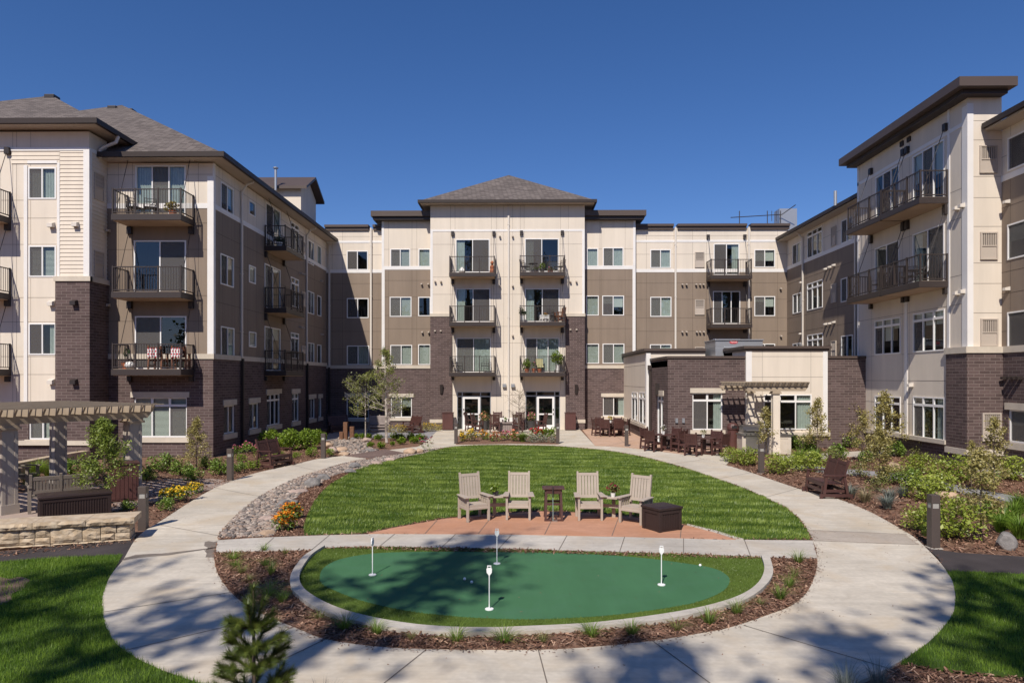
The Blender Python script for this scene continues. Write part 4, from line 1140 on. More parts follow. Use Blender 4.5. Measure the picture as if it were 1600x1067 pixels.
# wall lights on the brick piers of the entrance
for u in (690, 900.5):
    a, z = Plane('S', YC3 - .1).pix(u, 608)
    p_ = Plane('S', YC3 - .1)
    bpart('wall_light', MB().add([p_.to3(a - .1, z + .3, 0), p_.to3(a + .1, z + .3, 0), p_.to3(a + .1, z - .3, 0), p_.to3(a - .1, z - .3, 0),
          p_.to3(a - .1, z + .3, .22), p_.to3(a + .1, z + .3, .22), p_.to3(a + .07, z - .3, .08), p_.to3(a - .07, z - .3, .08)],
          [(4, 7, 6, 5), (0, 4, 5, 1), (3, 2, 6, 7), (0, 3, 7, 4), (1, 5, 6, 2)]), M['bronze_dark'])

# ------------------------------------------------------------------ low pavilion in front of the right wing
PAV = thing('pavilion_building', 'single-storey brick and cream pavilion with flat roof beside the dining patio', 'building', (11, 36, 0))
ROOT = PAV
YN = 33.3
pN = Plane('S', YN); pN2 = Plane('S', YN - .12)
nx0, nx1 = pN.a(1043.5), XT - .002
zP = pN.z(1100, 560)
c0, c1 = pN2.a(1165.5), pN2.a(1293)
h1 = hole(pN, 1082, 614, 1129, 671.5)
h2 = hole(pN2, 1193, 616, 1268, 671)
zCt = pN2.z(1230, 548)
wall('wall', pN, [(nx0, c0, 0, zP, 2, 0)], [h1]); wall('wall', pN, [(c1, nx1, 0, zP, 2, 0)])
vs = [pN2.a(u) for u in (1191, 1267)]
wall('wall', pN2, [(c0, c1, .75, zCt, 0, 0, [pN2.z(1230, v) for v in (557, 589, 627)], vs), (c0, c1, 0, .75, 2, 0)], [h2])
for ae, s in ((c0, 0), (c1, 1)):
    bpart('wall', MB().quad((ae, YN - .12, 0), (ae, YN + 2, 0), (ae, YN + 2, zCt), (ae, YN - .12, zCt)), M['cream'])
trim(pN2, [(c0, c0 + .28, .75, zCt), (c1 - .22, c1, .75, zCt)])
trim(pN2, [(c0 - .03, c1 + .1, .6, .78)], .09, 'stone_band', 'stone')
window(pN, h1, '2T', 'curtain', True, head=.24, sill=.2)
window(pN2, h2, '3T', 'curtain', name='window', screen=None)
pNW = Plane('W', nx0)
yb = -pNW.a(1016.5)
hd = hole(pNW, 1026, 617, 1036.5, 690)
hd = hd[:2] + (.02, hd[3])
wall('wall', pNW, [(-yb, -YN, 0, zP, 2, 0)], [hd])
o = window(pNW, (hd[0], hd[1], .02, hd[3]), '2T', None, True, name='terrace_door', screen=None, head=.25)
cx = nx0 - .22
pNC = Plane('W', cx)
yc0 = yb + .0
hw = [hole(pNC, 987.5, 612, 996.5, 655), hole(pNC, 999, 612, 1009.5, 660)]
zCw = pNC.z(1012, 551)
wall('wall', pNC, [(-YC2, -yc0, .75, zCw, 0, 0, [zCw - .65, zCw - 1.9], ()), (-YC2, -yc0, 0, .75, 2, 0)], hw)
for h in hw: window(pNC, h, '2T', 'curtain')
trim(pNC, [(-YC2, -yc0, .6, .78)], .09, 'stone_band', 'stone')
bpart('trim', MB().box(cx - .02, nx0 + .0, yc0 - .05, yc0 + .3, 0, zCw), M['white'])
mb = MB()
mb.box(nx0 - .06, c0 - .002, YN - .06, 44, zP, zP + .12); mb.box(c1 + .002, nx1, YN - .06, 44, zP, zP + .12)
mb.box(c0 - .14, c1 + .14, YN - .26, YN + 6, zCt + .10, zCt + .23); mb.box(c0 - .06, c1 + .06, YN - .18, YN + 6, zCt, zCt + .10)
mb.box(cx - .16, nx0 + 3, yc0 - .14, YC2 - .02, zCw + .10, zCw + .24); mb.box(cx - .07, nx0 + 3, yc0 - .07, YC2 - .02, zCw, zCw + .10)
bpart('roof_edge', mb, M['cornice'])
bpart('roof', MB().box(nx0, nx1, YN + .1, 46, zP - .4, zP - .1), M['shingle'])
bpart('wall', MB().quad((cx, yc0, zP - .3), (nx0 + 3, yc0, zP - .3), (nx0 + 3, yc0, zCw), (cx, yc0, zCw)), M['cream'])
spoutp = MB().box(nx0 - .14, nx0 - .02, yb - .35, yb - .23, .1, zP - .5).box(nx0 - .2, nx0 - .02, yb - .4, yb - .18, zP - .5, zP - .25)
bpart('downspout', spoutp, M['bronze'])
for u in (1057, 1067.5):
    a, z = pN.pix(u, 657)
    bpart('outlet_box', MB().fbox(pN, a - .06, a + .06, z - .11, z + .11, 0, .07), M['gray_metal'])
a, z = pNW.pix(1030, 608)
bpart('wall_light', MB().fbox(pNW, a - .06, a + .06, z - .3, z + .3, 0, .2), M['bronze_dark'])

# rooftop unit behind the parapet
AC = thing('rooftop_unit', 'grey rooftop air handling unit with a red badge behind the pavilion parapet', 'air conditioner', (0, 0, 0))
pU = Plane('S', 36.5)
u0, zt_ = pU.pix(1118, 532); u1 = pU.a(1192); zb_ = zP - .1
AC.location = ((u0 + u1) / 2, 37.5, zb_)
ROOT = AC
mb = MB()
zm_ = pU.z(1130, 543)
mb.box(u0, u1, 36.5, 38.6, zm_, zt_); mb.box(u0, u0 + .45, 36.5, 38.6, zb_, zm_); mb.box(u1 - .3, u1, 36.5, 38.6, zb_, zm_); mb.box(u0 + .45, u1 - .3, 36.9, 38.6, zb_, zm_)
mb.box(u0 - .04, u1 + .04, 36.44, 38.66, zt_, zt_ + .06); mb.box(u0 + .45, u1 - .3, 36.46, 36.56, zm_ - .04, zm_ + .03)
bpart('casing', mb, M['gray_metal'], bevel=.015)
bpart('intake', MB().box(u0 + .55, u1 - .4, 36.84, 36.9, zb_ + .05, zm_ - .05), M['bronze_dark'])
M['badge_red'] = mat('badge_red', (0.55, 0.015, 0.03), 0.4)
M['badge_white'] = mat('badge_white', (0.85, 0.82, 0.8), 0.4)
ba, bz = pU.pix(1146.2, 534.6)
pts = []
for k in range(28):
    t = 2 * math.pi * k / 28
    c_, s_ = math.cos(t), math.sin(t)
    pts.append((.21 * math.copysign(abs(c_) ** .55, c_), .085 * math.copysign(abs(s_) ** .8, s_)))
mb = MB().add([(ba + p[0], 36.488, bz + p[1]) for p in pts] + [(ba + p[0], 36.5, bz + p[1]) for p in pts], [tuple(range(28))] + [(i, i + 28, (i + 1) % 28 + 28, (i + 1) % 28) for i in range(28)])
ob = bpart('badge', mb, M['badge_red'])
cu = bpy.data.curves.new('lettering', 'FONT'); cu.body = 'TRANE'; cu.size = .115; cu.extrude = .003; cu.align_x = 'CENTER'; cu.align_y = 'CENTER'
fo = bpy.data.objects.new('lettering', cu); COL.objects.link(fo)
bpy.context.view_layer.update()
me = bpy.data.meshes.new_from_object(fo)
bpy.data.objects.remove(fo)
lo = bpy.data.objects.new('lettering', me); COL.objects.link(lo); lo.parent = ob
me.materials.clear(); me.materials.append(M['badge_white'])
lo.location = (ba, 36.484, bz); lo.rotation_euler = (R(90), 0, 0)
ROOT = BLD
# ------------------------------------------------------------------ furniture and small objects
M['tan_poly'] = mat('tan_lumber', (0.41, 0.345, 0.285), 0.6, noise=(5, .06), spec=.3)
M['brown_poly'] = mat('brown_lumber', (0.075, 0.033, 0.028), 0.5, noise=(5, .12), spec=.4)
M['grey_poly'] = mat('weathered_lumber', (0.25, 0.20, 0.18), 0.65, noise=(5, .1))
M['dark_resin'] = mat('dark_resin', (0.034, 0.021, 0.019), 0.5, noise=(4, .1), spec=.4)
M['bollard'] = mat('bollard_bronze', (0.085, 0.066, 0.058), 0.45, noise=(3, .05), spec=.45)
M['lens'] = mat('bollard_lens', (0.36, 0.345, 0.32), 0.25, spec=.6)
M['cushion'] = mat('cushion_fabric', (0.72, 0.69, 0.64), 0.9)
M['red_brown'] = mat('red_brown_panel', (0.095, 0.038, 0.032), 0.5, noise=(3, .1))
M['steel'] = mat('stainless_steel', (0.52, 0.51, 0.50), 0.28, .9)
M['grill_dark'] = mat('grill_hood', (0.16, 0.15, 0.15), 0.3, .8)
M['counter'] = mat('counter_stone', (0.09, 0.08, 0.075), 0.4)
M['terracotta'] = mat('terracotta', (0.42, 0.13, 0.055), 0.8, noise=(8, .1))
M['white_glaze'] = mat('white_glaze', (0.78, 0.76, 0.72), 0.35)
M['charcoal'] = mat('charcoal_pot', (0.06, 0.055, 0.055), 0.6)
M['flag_white'] = mat('white_paint', (0.85, 0.85, 0.84), 0.35)
M['perg'] = mat('pergola_paint', (0.40, 0.35, 0.30), 0.6, noise=(2, .06))
M['perg_tan'] = mat('pergola_timber', (0.36, 0.285, 0.205), 0.7, noise=(3, .1))
M['block'] = mat('limestone_block', (0.43, 0.325, 0.215), 0.9, noise=(4, .18), bump=1.0, bscale=9, mottles=(7, (0.53, 0.44, 0.33), .8))
M['timber'] = mat('rusty_timber', (0.16, 0.075, 0.04), 0.8, noise=(10, .3))
M['dark_metal'] = mat('dark_wrought_metal', (0.04, 0.035, 0.033), 0.5, .3)
M['yellow_slat'] = mat('pale_yellow_slats', (0.60, 0.56, 0.30), .7)
M['wood_warm'] = mat('warm_wood', (0.17, 0.065, 0.03), .6, noise=(9, .15))
M['green_shaft'] = mat('putter_shaft', (0.45, 0.62, 0.58), .3, .5)

def back_mb(w, z0, z1, yb, tilt, n, panels=1, post=.06, th=.035, rail=.09, gap=.8, over=.05):
    """slatted back: posts, rails, slats; y grows to the rear with height"""
    mb = MB()
    Y = lambda z: yb + (z - z0) * tilt
    pw = w / panels
    for k in range(panels + 1):
        x = -w / 2 + k * pw
        mb.bar((x, Y(z0 - .02), z0 - .02), (x, Y(z1 + over), z1 + over), post, th + .02, (0, 1, 0))
    for z in (z1 - rail / 2 - .01, z0 + rail / 2 + .02):
        mb.bar((-w / 2, Y(z), z), (w / 2, Y(z), z), th, rail, (0, tilt, 1))
    for p in range(panels):
        xa = -w / 2 + p * pw + post / 2
        g = pw - post
        for k in range(n):
            x = xa + g * (k + .5) / n
            mb.bar((x, Y(z0 + rail), z0 + rail), (x, Y(z1 - rail), z1 - rail), g / n * gap, th * .6, (0, 1, 0))
    return mb
def seat_mb(w, d, z, n=5, front=None):
    mb = MB()
    f = -d / 2
    for k in range(n):
        y0 = f + d * k / n
        mb.box(-w / 2, w / 2, y0 + .006, y0 + d / n - .006, z - .03 - .03 * k / n, z - .03 * k / n)
    mb.box(-w / 2, w / 2, f - .02, f + .005, z - .11, z - .01)
    return mb
def arm_mb(x, y0, y1, z, w=.1, flare=0):
    mb = MB()
    mb.hexa([(x - w / 2 - max(0, -flare), y0, z - .03), (x + w / 2 + max(0, flare), y0, z - .03), (x + w / 2, y1, z - .03), (x - w / 2, y1, z - .03),
             (x - w / 2 - max(0, -flare), y0, z), (x + w / 2 + max(0, flare), y0, z), (x + w / 2, y1, z), (x - w / 2, y1, z)])
    return mb

# --- the four tan chairs: two seats for two, each two chairs joined by a corner table
def tan_chair(root, M4):
    w, d = .60, .58
    fr = MB()
    for sx in (-1, 1):
        x = sx * (w / 2)
        fr.box(x - .030, x + .030, -.32, -.25, 0, .63)
        fr.box(x - .035, x + .035, .24, .30, 0, .60)
        fr.box(x - .02, x + .02, -.25, .24, .30, .39)
        fr.box(x - .02, x + .02, -.25, .24, .55, .60)
        for k in range(4):
            yy = -.18 + k * .115
            fr.box(x - .012, x + .012, yy, yy + .07, .39, .55)
    fr.box(-w / 2, w / 2, -.31, -.27, .31, .37)
    fr.box(-w / 2, w / 2, .25, .29, .29, .38)
    o = fr.xf(M4).build('chair', M['tan_poly'], root, bevel=.006)
    for sx in (-1, 1):
        arm_mb(sx * (w / 2 + .015), -.38, .27, .66, .13, sx * .05).xf(M4).build('armrest', M['tan_poly'], o, bevel=.006)
    seat_mb(w - .08, .56, .44, 4).xf(M4).build('seat', M['tan_poly'], o)
    back_mb(w - .06, .50, 1.19, .20, .17, 6, post=.048, rail=.075, gap=.84, over=.03).xf(M4).build('backrest', M['tan_poly'], o)
CS = .89
def companion(label, loc, ca, cb):
    t = thing('companion_seat', label, 'garden seat', loc, 0, 'tan companion seats on the salmon patio')
    for (x, y, rz) in (ca, cb):
        tan_chair(t, Matrix.Translation(Vector((x - loc[0], y - loc[1], 0))) @ Matrix.Rotation(rz, 4, 'Z') @ Matrix.Scale(CS, 4))
    # table between the inner arms
    def wp(c, lx, ly):
        v = Matrix.Rotation(c[2], 4, 'Z') @ Vector((lx * CS, ly * CS, 0)); return (c[0] + v.x - loc[0], c[1] + v.y - loc[1])
    q = [wp(ca, .28, -.16), wp(cb, -.28, -.16), wp(cb, -.28, .22), wp(ca, .28, .22)]
    MB().prism(q, .50, .53).build('table_top', M['tan_poly'], t, bevel=.005)
    m = ((q[2][0] + q[3][0]) / 2, (q[2][1] + q[3][1]) / 2 + .1)
    MB().box(m[0] - .04, m[0] + .04, m[1] - .03, m[1] + .03, 0, .50).build('leg', M['tan_poly'], t)
    a, b = wp(ca, .3, .1), wp(cb, -.3, .1)
    MB().bar((*a, .30), (*b, .30), .03, .08).build('stretcher', M['tan_poly'], t)
    return q, loc
pz = .038
q1, l1 = companion('left pair of tan slatted chairs joined by a corner table, green plant on it', (-.52, 16.2, pz), (-1.10, 16.12, R(28)), (-.04, 16.3, R(-2)))
q2, l2 = companion('right pair of tan slatted chairs joined by a corner table, next to the dark box', (2.1, 16.2, pz), (1.63, 16.25, R(2)), (2.68, 15.86, R(-38)))
# --- putter stand, putter
t = thing('putter_stand', 'dark brown slatted stand between the two pairs of tan chairs', 'stand', (.78, 16.2, pz))
for sx in (-1, 1):
    for sy in (-1, 1):
        MB().bar((sx * .19, sy * .25, 0), (sx * .17, sy * .14, .72), .055, .055, (0, 1, 0)).build('leg', M['brown_poly'], t)
MB().box(-.26, .26, -.22, .22, .72, .755).build('top', M['brown_poly'], t, bevel=.006)
for q_ in ((-.17, .17, -.19, -.155, .62, .72), (-.17, .17, -.215, -.185, .36, .41), (-.17, .17, .185, .215, .36, .41)): MB().box(*q_).build('rail', M['brown_poly'], t)
MB().box(-.22, .22, -.28, -.22, .0, .04).box(-.22, .22, .2, .26, 0, .04).box(-.06, -.03, -.22, .2, .0, .03).box(.05, .08, -.22, .2, .0, .03).build('base_frame', M['brown_poly'], t)
p = thing('golf_putter', 'golf putter with pale green shaft leaning on the dark brown stand', 'golf club', (.76, 15.86, pz))
MB().tube([(0, 0, .03), (.0, .07, .55)], .008, 6).build('shaft', M['green_shaft'], p)
MB().tube([(0, .07, .55), (.0, .1, .80)], .014, 8).build('grip', M['dark_metal'], p)
MB().box(-.02, .1, -.02, .02, 0, .035).build('head', M['steel'], p)
# --- deck boxes
def deck_box(label, loc, rz, w, d, h):
    t = thing('deck_box', label, 'storage box', loc, rz, 'dark resin deck boxes')
    b = MB().box(-w / 2 + .02, w / 2 - .02, -d / 2 + .02, d / 2 - .02, 0, h - .07)
    for sx in (-1, 1):
        for sy in (-1, 1):
            b.box(sx * (w / 2 - .04) - .04, sx * (w / 2 - .04) + .04, sy * (d / 2 - .04) - .04, sy * (d / 2 - .04) + .04, 0, h - .07)
    n = int(w / .06)
    for k in range(n):
        x = -w / 2 + .1 + (w - .2) * k / max(1, n - 1)
        for sy in (-1, 1): b.box(x - .012, x + .012, sy * (d / 2 - .014) - .006, sy * (d / 2 - .014) + .006, .05, h - .15)
    for sy in (-1, 1): b.box(-w / 2 + .06, w / 2 - .06, sy * (d / 2 - .012) - .012, sy * (d / 2 - .012) + .012, h - .15, h - .07)
    for sx in (-1, 1): b.box(sx * (w / 2 - .012) - .012, sx * (w / 2 - .012) + .012, -d / 2 + .06, d / 2 - .06, h - .15, h - .07)
    b.build('body', M['dark_resin'], t, bevel=.008)
    l = MB().add([(-w / 2 - .02, -d / 2 - .02, h - .065), (w / 2 + .02, -d / 2 - .02, h - .065), (w / 2 + .02, d / 2 + .02, h - .065), (-w / 2 - .02, d / 2 + .02, h - .065),
                  (-w / 2 - .02, -d / 2 - .02, h - .015), (w / 2 + .02, -d / 2 - .02, h - .015), (w / 2 + .02, d / 2 + .02, h - .015), (-w / 2 - .02, d / 2 + .02, h - .015),
                  (-w / 2 + .08, -d / 2 + .08, h + .012), (w / 2 - .08, -d / 2 + .08, h + .012), (w / 2 - .08, d / 2 - .08, h + .012), (-w / 2 + .08, d / 2 - .08, h + .012)],
                 [(3, 2, 1, 0), (0, 1, 5, 4), (1, 2, 6, 5), (2, 3, 7, 6), (3, 0, 4, 7), (4, 5, 9, 8), (5, 6, 10, 9), (6, 7, 11, 10), (7, 4, 8, 11), (8, 9, 10, 11)])
    l.build('lid', M['dark_resin'], t, bevel=.006)
deck_box('dark brown square storage box beside the rightmost tan chair', (3.13, 15.15, pz), R(30), .64, .58, .53)
deck_box('long dark storage box behind the limestone wall under the big pergola', (-10.75, 16.35, .0), R(38), 1.45, .72, .62)

# --- flags and balls
def golf_flag(label, u, v, rz):
    t = thing('putting_flag', label, 'golf flag', G(u, v, .037), rz, 'white paddle flags on the putting green')
    MB().lathe([(.062, 0), (.062, .012), (.02, .016)], 16).build('cup_rim', M['flag_white'], t)
    MB().tube([(0, 0, 0), (0, 0, .50)], .0085, 8).build('pole', M['flag_white'], t)
    pts = [(-.012, .49), (.012, .49), (.024, .51), (.046, .535), (.05, .60), (.036, .615), (.036, .655), (-.036, .655), (-.036, .615), (-.05, .60), (-.046, .535), (-.024, .51)]
    h = [(-.024, .622), (.024, .622), (.024, .645), (-.024, .645)]
    d = .009
    mb = MB()
    body = pts[:5] + [(.036, .615), (-.036, .615)] + pts[9:]
    n = len(body)
    mb.add([(x, -d, z) for x, z in body] + [(x, d, z) for x, z in body], [tuple(range(n)), tuple(range(2 * n - 1, n - 1, -1))] + [(i, i + n, (i + 1) % n + n, (i + 1) % n) for i in range(n)])
    for x0, x1, z0, z1 in ((-.036, -.024, .615, .655), (.024, .036, .615, .655), (-.024, .024, .643, .655)): mb.box(x0, x1, -d, d, z0, z1)
    mb.v = [(x * .8, y, .49 + (z - .49) * .85) for x, y, z in mb.v]
    mb.build('paddle', M['flag_white'], t)
golf_flag('white paddle flag at the left end of the putting green, seen edge-on', 582, 898, R(75))
golf_flag('white paddle flag at the back edge of the green below the left chairs', 776.5, 880.5, R(4))
golf_flag('white paddle flag at the front of the putting green, nearest one', 764.5, 951.5, R(-4))
golf_flag('white paddle flag towards the right end of the putting green', 1033.5, 913.5, R(2))
for u, v, lb in ((726, 906, 'white golf ball left of a second ball in the middle of the green'), (737, 911, 'white golf ball just right of another ball, behind the front flag'), (1094, 884.5, 'lone white golf ball at the right back edge of the green')):
    mb = MB()
    prof = [(.0214 * math.sin(math.pi * k / 8) + 1e-4, -.0214 * math.cos(math.pi * k / 8)) for k in range(9)]
    x, y, _ = G(u, v, .037)
    o = mb.lathe(prof, 12).build('golf_ball', M['flag_white'], smooth=True, loc=(x, y, .0585))
    o.scale = (1.15,) * 3
    tag(o, lb, 'golf ball', 'golf balls on the green')

# --- bollards
def make_bollard():
    t = thing('bollard_light', '', 'bollard')
    w = .085
    MB().box(-.12, .12, -.12, .12, 0, .02).build('base', M['concrete2'], t)
    MB().box(-w, w, -w, w, .02, .80).build('post', M['bollard'], t, bevel=.004)
    MB().box(-w + .012, w - .012, -w + .012, w - .012, .80, .90).build('lens', M['lens'], t)
    e = MB()
    for sx in (-1, 1):
        for sy in (-1, 1): e.box(sx * (w - .012) - .011, sx * (w - .012) + .011, sy * (w - .012) - .011, sy * (w - .012) + .011, .80, .90)
    e.build('corner_rods', M['bollard'], t)
    MB().box(-w, w, -w, w, .90, 1.06).build('cap', M['bollard'], t, bevel=.004)
    return t
bl = make_bollard()
for u, v, lb in ((359.7, 751, 'bronze bollard light on the left path edge near the paver patio'), (505.3, 716.5, 'bronze bollard light beside the boulders left of the footbridge'), (712.5, 693.5, 'bronze bollard light at the left end of the front flower bed'),
                 (871.5, 693.5, 'bronze bollard light at the right end of the front flower bed'), (979, 697.5, 'bronze bollard light on the salmon dining patio'), (1189.4, 740, 'bronze bollard light between shrubs in front of the grill island'), (1458.6, 856, 'large bronze bollard light beside the right asphalt path')):
    place(bl, lb, (*G(u, v)[:2], .0), R(0), group='bollard lights along the paths')
place(bl, 'bronze bollard light behind the right end of the limestone wall', (-8.42, 15.15, -.1), R(8), group='bollard lights along the paths')

# --- double gliders
def make_glider(m, name='garden_glider'):
    t = thing(name, '', 'glider bench')
    w, d = 1.22, .56
    back_mb(w, .44, 1.02, .20, .30, 7, 2).build('backrest', M[m], t)
    seat_mb(w, d, .43, 5).build('seat', M[m], t)
    for sx in (-1, 1):
        x = sx * (w / 2 + .04)
        arm_mb(x, -.34, .32, .66, .1).build('armrest', M[m], t)
        MB().bar((x, -.30, .1), (x, -.24, .63), .05, .07, (0, 1, 0)).build('leg', M[m], t)
        MB().bar((x, .34, .1), (x, .25, .63), .05, .07, (0, 1, 0)).build('leg', M[m], t)
        MB().box(x - .03, x + .03, -.42, .48, .05, .13).bar((x - sx * .1, -.30, 0), (x - sx * .1, -.30, .34), .05, .08).bar((x - sx * .1, .34, 0), (x - sx * .1, .34, .30), .05, .08).box(x - sx * .1 - .025, x - sx * .1 + .025, -.3, .34, .16, .24).build('side_frame', M[m], t)
        for ya_ in (-.42, .40): MB().box(x - .03, x + .03, ya_, ya_ + .08, 0, .05).build('foot', M[m], t)
    for ya_ in (-.33, .32): MB().box(-w / 2, w / 2, ya_, ya_ + .04, .16, .24).build('stretcher', M[m], t)
    return t
gl = make_glider('brown_poly')
GG = 'double glider benches'
place(gl, 'dark brown double glider bench on the left side of the curved path', (-9.35, 25.9, .02), R(74), group=GG)
place(gl, 'dark brown double glider bench on the right side of the curved path', (8.78, 19.75, .02), R(-92), group=GG)
place(gl, 'dark brown double glider bench in the shaded back left corner', (-11.3, 42.6, .01), R(35), group=GG)
place(gl, 'dark brown double glider bench in the sun right of the birch trunk', (-6.75, 42.4, .01), R(-52), group=GG)
g2 = make_glider('grey_poly')
place(g2, 'weathered grey double glider bench behind the birch trunk', (-8.9, 42.9, .01), R(6), group=GG)

# --- dining sets and patio chairs
def make_dining_chair(m='brown_poly', bh=.98, name='dining_chair', tilt=.14):
    t = thing(name, '', 'chair')
    w, d = .52, .50
    back_mb(w, .46, bh, .21, tilt, 6, 1, .055).build('backrest', M[m], t)
    seat_mb(w - .04, d, .44, 5).build('seat', M[m], t)
    for sx in (-1, 1):
        x = sx * (w / 2 + .01)
        MB().box(x - .032, x + .032, -.28, -.21, 0, .63).build('leg', M[m], t)
        MB().bar((x, .27, 0), (x, .22, .52), .06, .06, (0, 1, 0)).build('leg', M[m], t)
        arm_mb(x, -.33, .26, .66, .09).build('armrest', M[m], t)
        MB().box(x - .015, x + .015, -.22, .22, .33, .40).box(x - .015, x + .015, -.22, .24, .12, .17).build('side_rail', M[m], t)
    return t
def make_table(h=.74, r=.60):
    t = thing('dining_table', '', 'table')
    pts = [(r * math.cos(R(22.5 + 45 * k)), r * math.sin(R(22.5 + 45 * k))) for k in range(8)]
    top = MB()
    n = 9
    for k in range(n):                                              # slatted octagonal top
        y0, y1 = -r * .924 + 1.848 * r * k / n + .004, -r * .924 + 1.848 * r * (k + 1) / n - .004
        hw = lambda y: min(r * .924, r * .924 + r * .383 - abs(y)) if abs(y) > r * .383 else r * .924
        a, b = hw(y0), hw(y1)
        top.hexa([(-a, y0, h - .03), (a, y0, h - .03), (b, y1, h - .03), (-b, y1, h - .03), (-a, y0, h), (a, y0, h), (b, y1, h), (-b, y1, h)])
    top.build('tabletop', M['brown_poly'], t)
    MB().box(-.1, .1, -.1, .1, .06, h - .03).build('pedestal', M['brown_poly'], t)
    MB().bar((-.42, -.42, .03), (.42, .42, .03), .1, .06).bar((-.42, .42, .035), (.42, -.42, .035), .1, .06).build('foot', M['brown_poly'], t)
    return t
dc, dt = make_dining_chair(), make_table()
TS = [(5.35, 40.6, 'left dining table near the brick wall window', [200, 245, 290, 335, 60, 120]), (6.72, 32.15, 'middle dining table at the pavilion corner', [225, 315, 45, 135]), (8.12, 30.4, 'right dining table in front of the pavilion window', [225, 315, 45, 135])]
side = {225: 'near left', 315: 'near right', 45: 'far right', 135: 'far left', 200: 'left', 245: 'near left', 290: 'near right', 335: 'right', 60: 'far right', 120: 'far left'}
TOPS = []
for x, y, lb, angs in TS:
    place(dt, 'dark brown octagonal ' + lb, (x, y, .015), R(rnd.uniform(-10, 10)), group='dining tables')
    TOPS.append((x, y, .757))
    for a in angs:
        ra = R(a)
        place(dc, 'dark brown slatted chair on the %s side of the %s' % (side[a], lb.split(' near')[0].split(' at')[0].split(' in')[0]), (x + .84 * math.cos(ra), y + .84 * math.sin(ra), .015), ra - R(90) + R(rnd.uniform(-8, 8)), group='dining chairs')
hc = make_dining_chair('brown_poly', 1.10, 'patio_chair', .2)
HCG = 'high-backed chairs around the low patio table'
for u, y, rz, lb in ((735.5, 43.9, 78, 'dark brown high-backed chair nearest the left entrance door'), (746, 42.6, 72, 'dark brown high-backed chair at the left end of the front bed, facing right'),
                     (773, 42.3, 184, 'dark brown chair seen from behind, left of the low table'), (809, 42.3, 176, 'dark brown chair seen from behind, right of the low table'),
                     (778, 44.5, 6, 'dark brown high-backed chair facing the court behind the low table, left'), (812, 44.5, -6, 'dark brown high-backed chair behind the bare sapling, facing the court'),
                     (845, 42.9, -74, 'dark brown high-backed chair on its own in front of the right entrance')):
    place(hc, lb, ((u - 813) / 1067 * y, y, .022), R(rz), sc=1.05, group=HCG)
t = thing('fire_table', 'low grey-brown slatted square table between the patio chairs', 'table', (-.93, 42.9, .022))
MB().box(-.62, .62, -.5, .5, .56, .62).build('tabletop', M['grey_poly'], t)
f = MB()
for k in range(6): f.box(-.42 + k * .14, -.29 + k * .14, -.40, -.37, .04, .56)
f.box(-.42, .42, -.37, .40, .02, .56)
f.build('base', M['grey_poly'], t)
t = thing('outdoor_sofa', 'dark framed outdoor sofa with pale cushions behind the low table', 'sofa', (-.75, 44.2, .022))
MB().box(-.75, .75, -.3, .35, .12, .34).box(-.75, .75, .3, .4, .12, .72).box(-.75, -.68, -.3, .35, 0, .55).box(.68, .75, -.3, .35, 0, .55).build('frame', M['brown_poly'], t)
for sx in (-.34, .34):
    MB().box(sx - .32, sx + .32, -.32, .28, .345, .46).build('seat_cushion', M['cushion'], t, bevel=.03)
    MB().box(sx - .3, sx + .3, .16, .29, .465, .80).build('back_cushion', M['cushion'], t, bevel=.03)

# --- trash cabinets
def cabinet(label, loc, rz, w=.68, d=.62, h=1.15):
    t = thing('litter_cabinet', label, 'litter bin', loc, rz, 'red-brown litter cabinets')
    MB().box(-w / 2, w / 2, -d / 2, d / 2, .03, h - .04).build('body', M['red_brown'], t, bevel=.008)
    MB().box(-w / 2 - .03, w / 2 + .03, -d / 2 - .03, d / 2 + .03, h - .04, h).build('top', M['brown_poly'], t)
    MB().box(w / 2 - .001, w / 2 + .012, -d / 2 + .1, d / 2 - .1, h - .32, h - .14).build('opening', M['dark_metal'], t)
    for sx in (-1, 1): MB().box(sx * (w / 2 - .06) - .05, sx * (w / 2 - .06) + .05, -d / 2 + .02, d / 2 - .02, 0, .03).build('foot', M['dark_metal'], t)
    f = MB()
    for k in range(6):
        x = -w / 2 + .05 + (w - .1) * (k + .5) / 6
        f.box(x - (w - .1) / 12 + .006, x + (w - .1) / 12 - .006, -d / 2 - .012, -d / 2 + .002, .08, h - .09)
    f.build('front_panel', M['red_brown'], t)
cabinet('red-brown litter cabinet in front of the left brick pier', (-4.72, 44.55, .02), 0)
cabinet('red-brown litter cabinet in front of the right brick pier', (3.25, 44.55, .02), 0)
cabinet('red-brown litter cabinet beside the big pergola post', (-10.95, 18.7, .01), R(35), .7, .6, 1.05)

# --- planters by the entrance doors
def urn(label, u, y, h=.62):
    x = (u - 813) / 1067 * y
    o = MB().lathe([(.17, 0), (.2, .02), (.26, h * .6), (.31, h - .05), (.33, h), (.29, h), (.27, h - .06)], 16).build('planter_pot', M['charcoal'], smooth=False, loc=(x, y, .02))
    tag(o, label, 'planter', group='tall planters by the doors')
    return (x, y, h - .04)
URN = [urn('tall charcoal planter with pink flowers by the left door', 757, 44.55), urn('tall charcoal planter with pink flowers by the right door', 830, 44.6)]

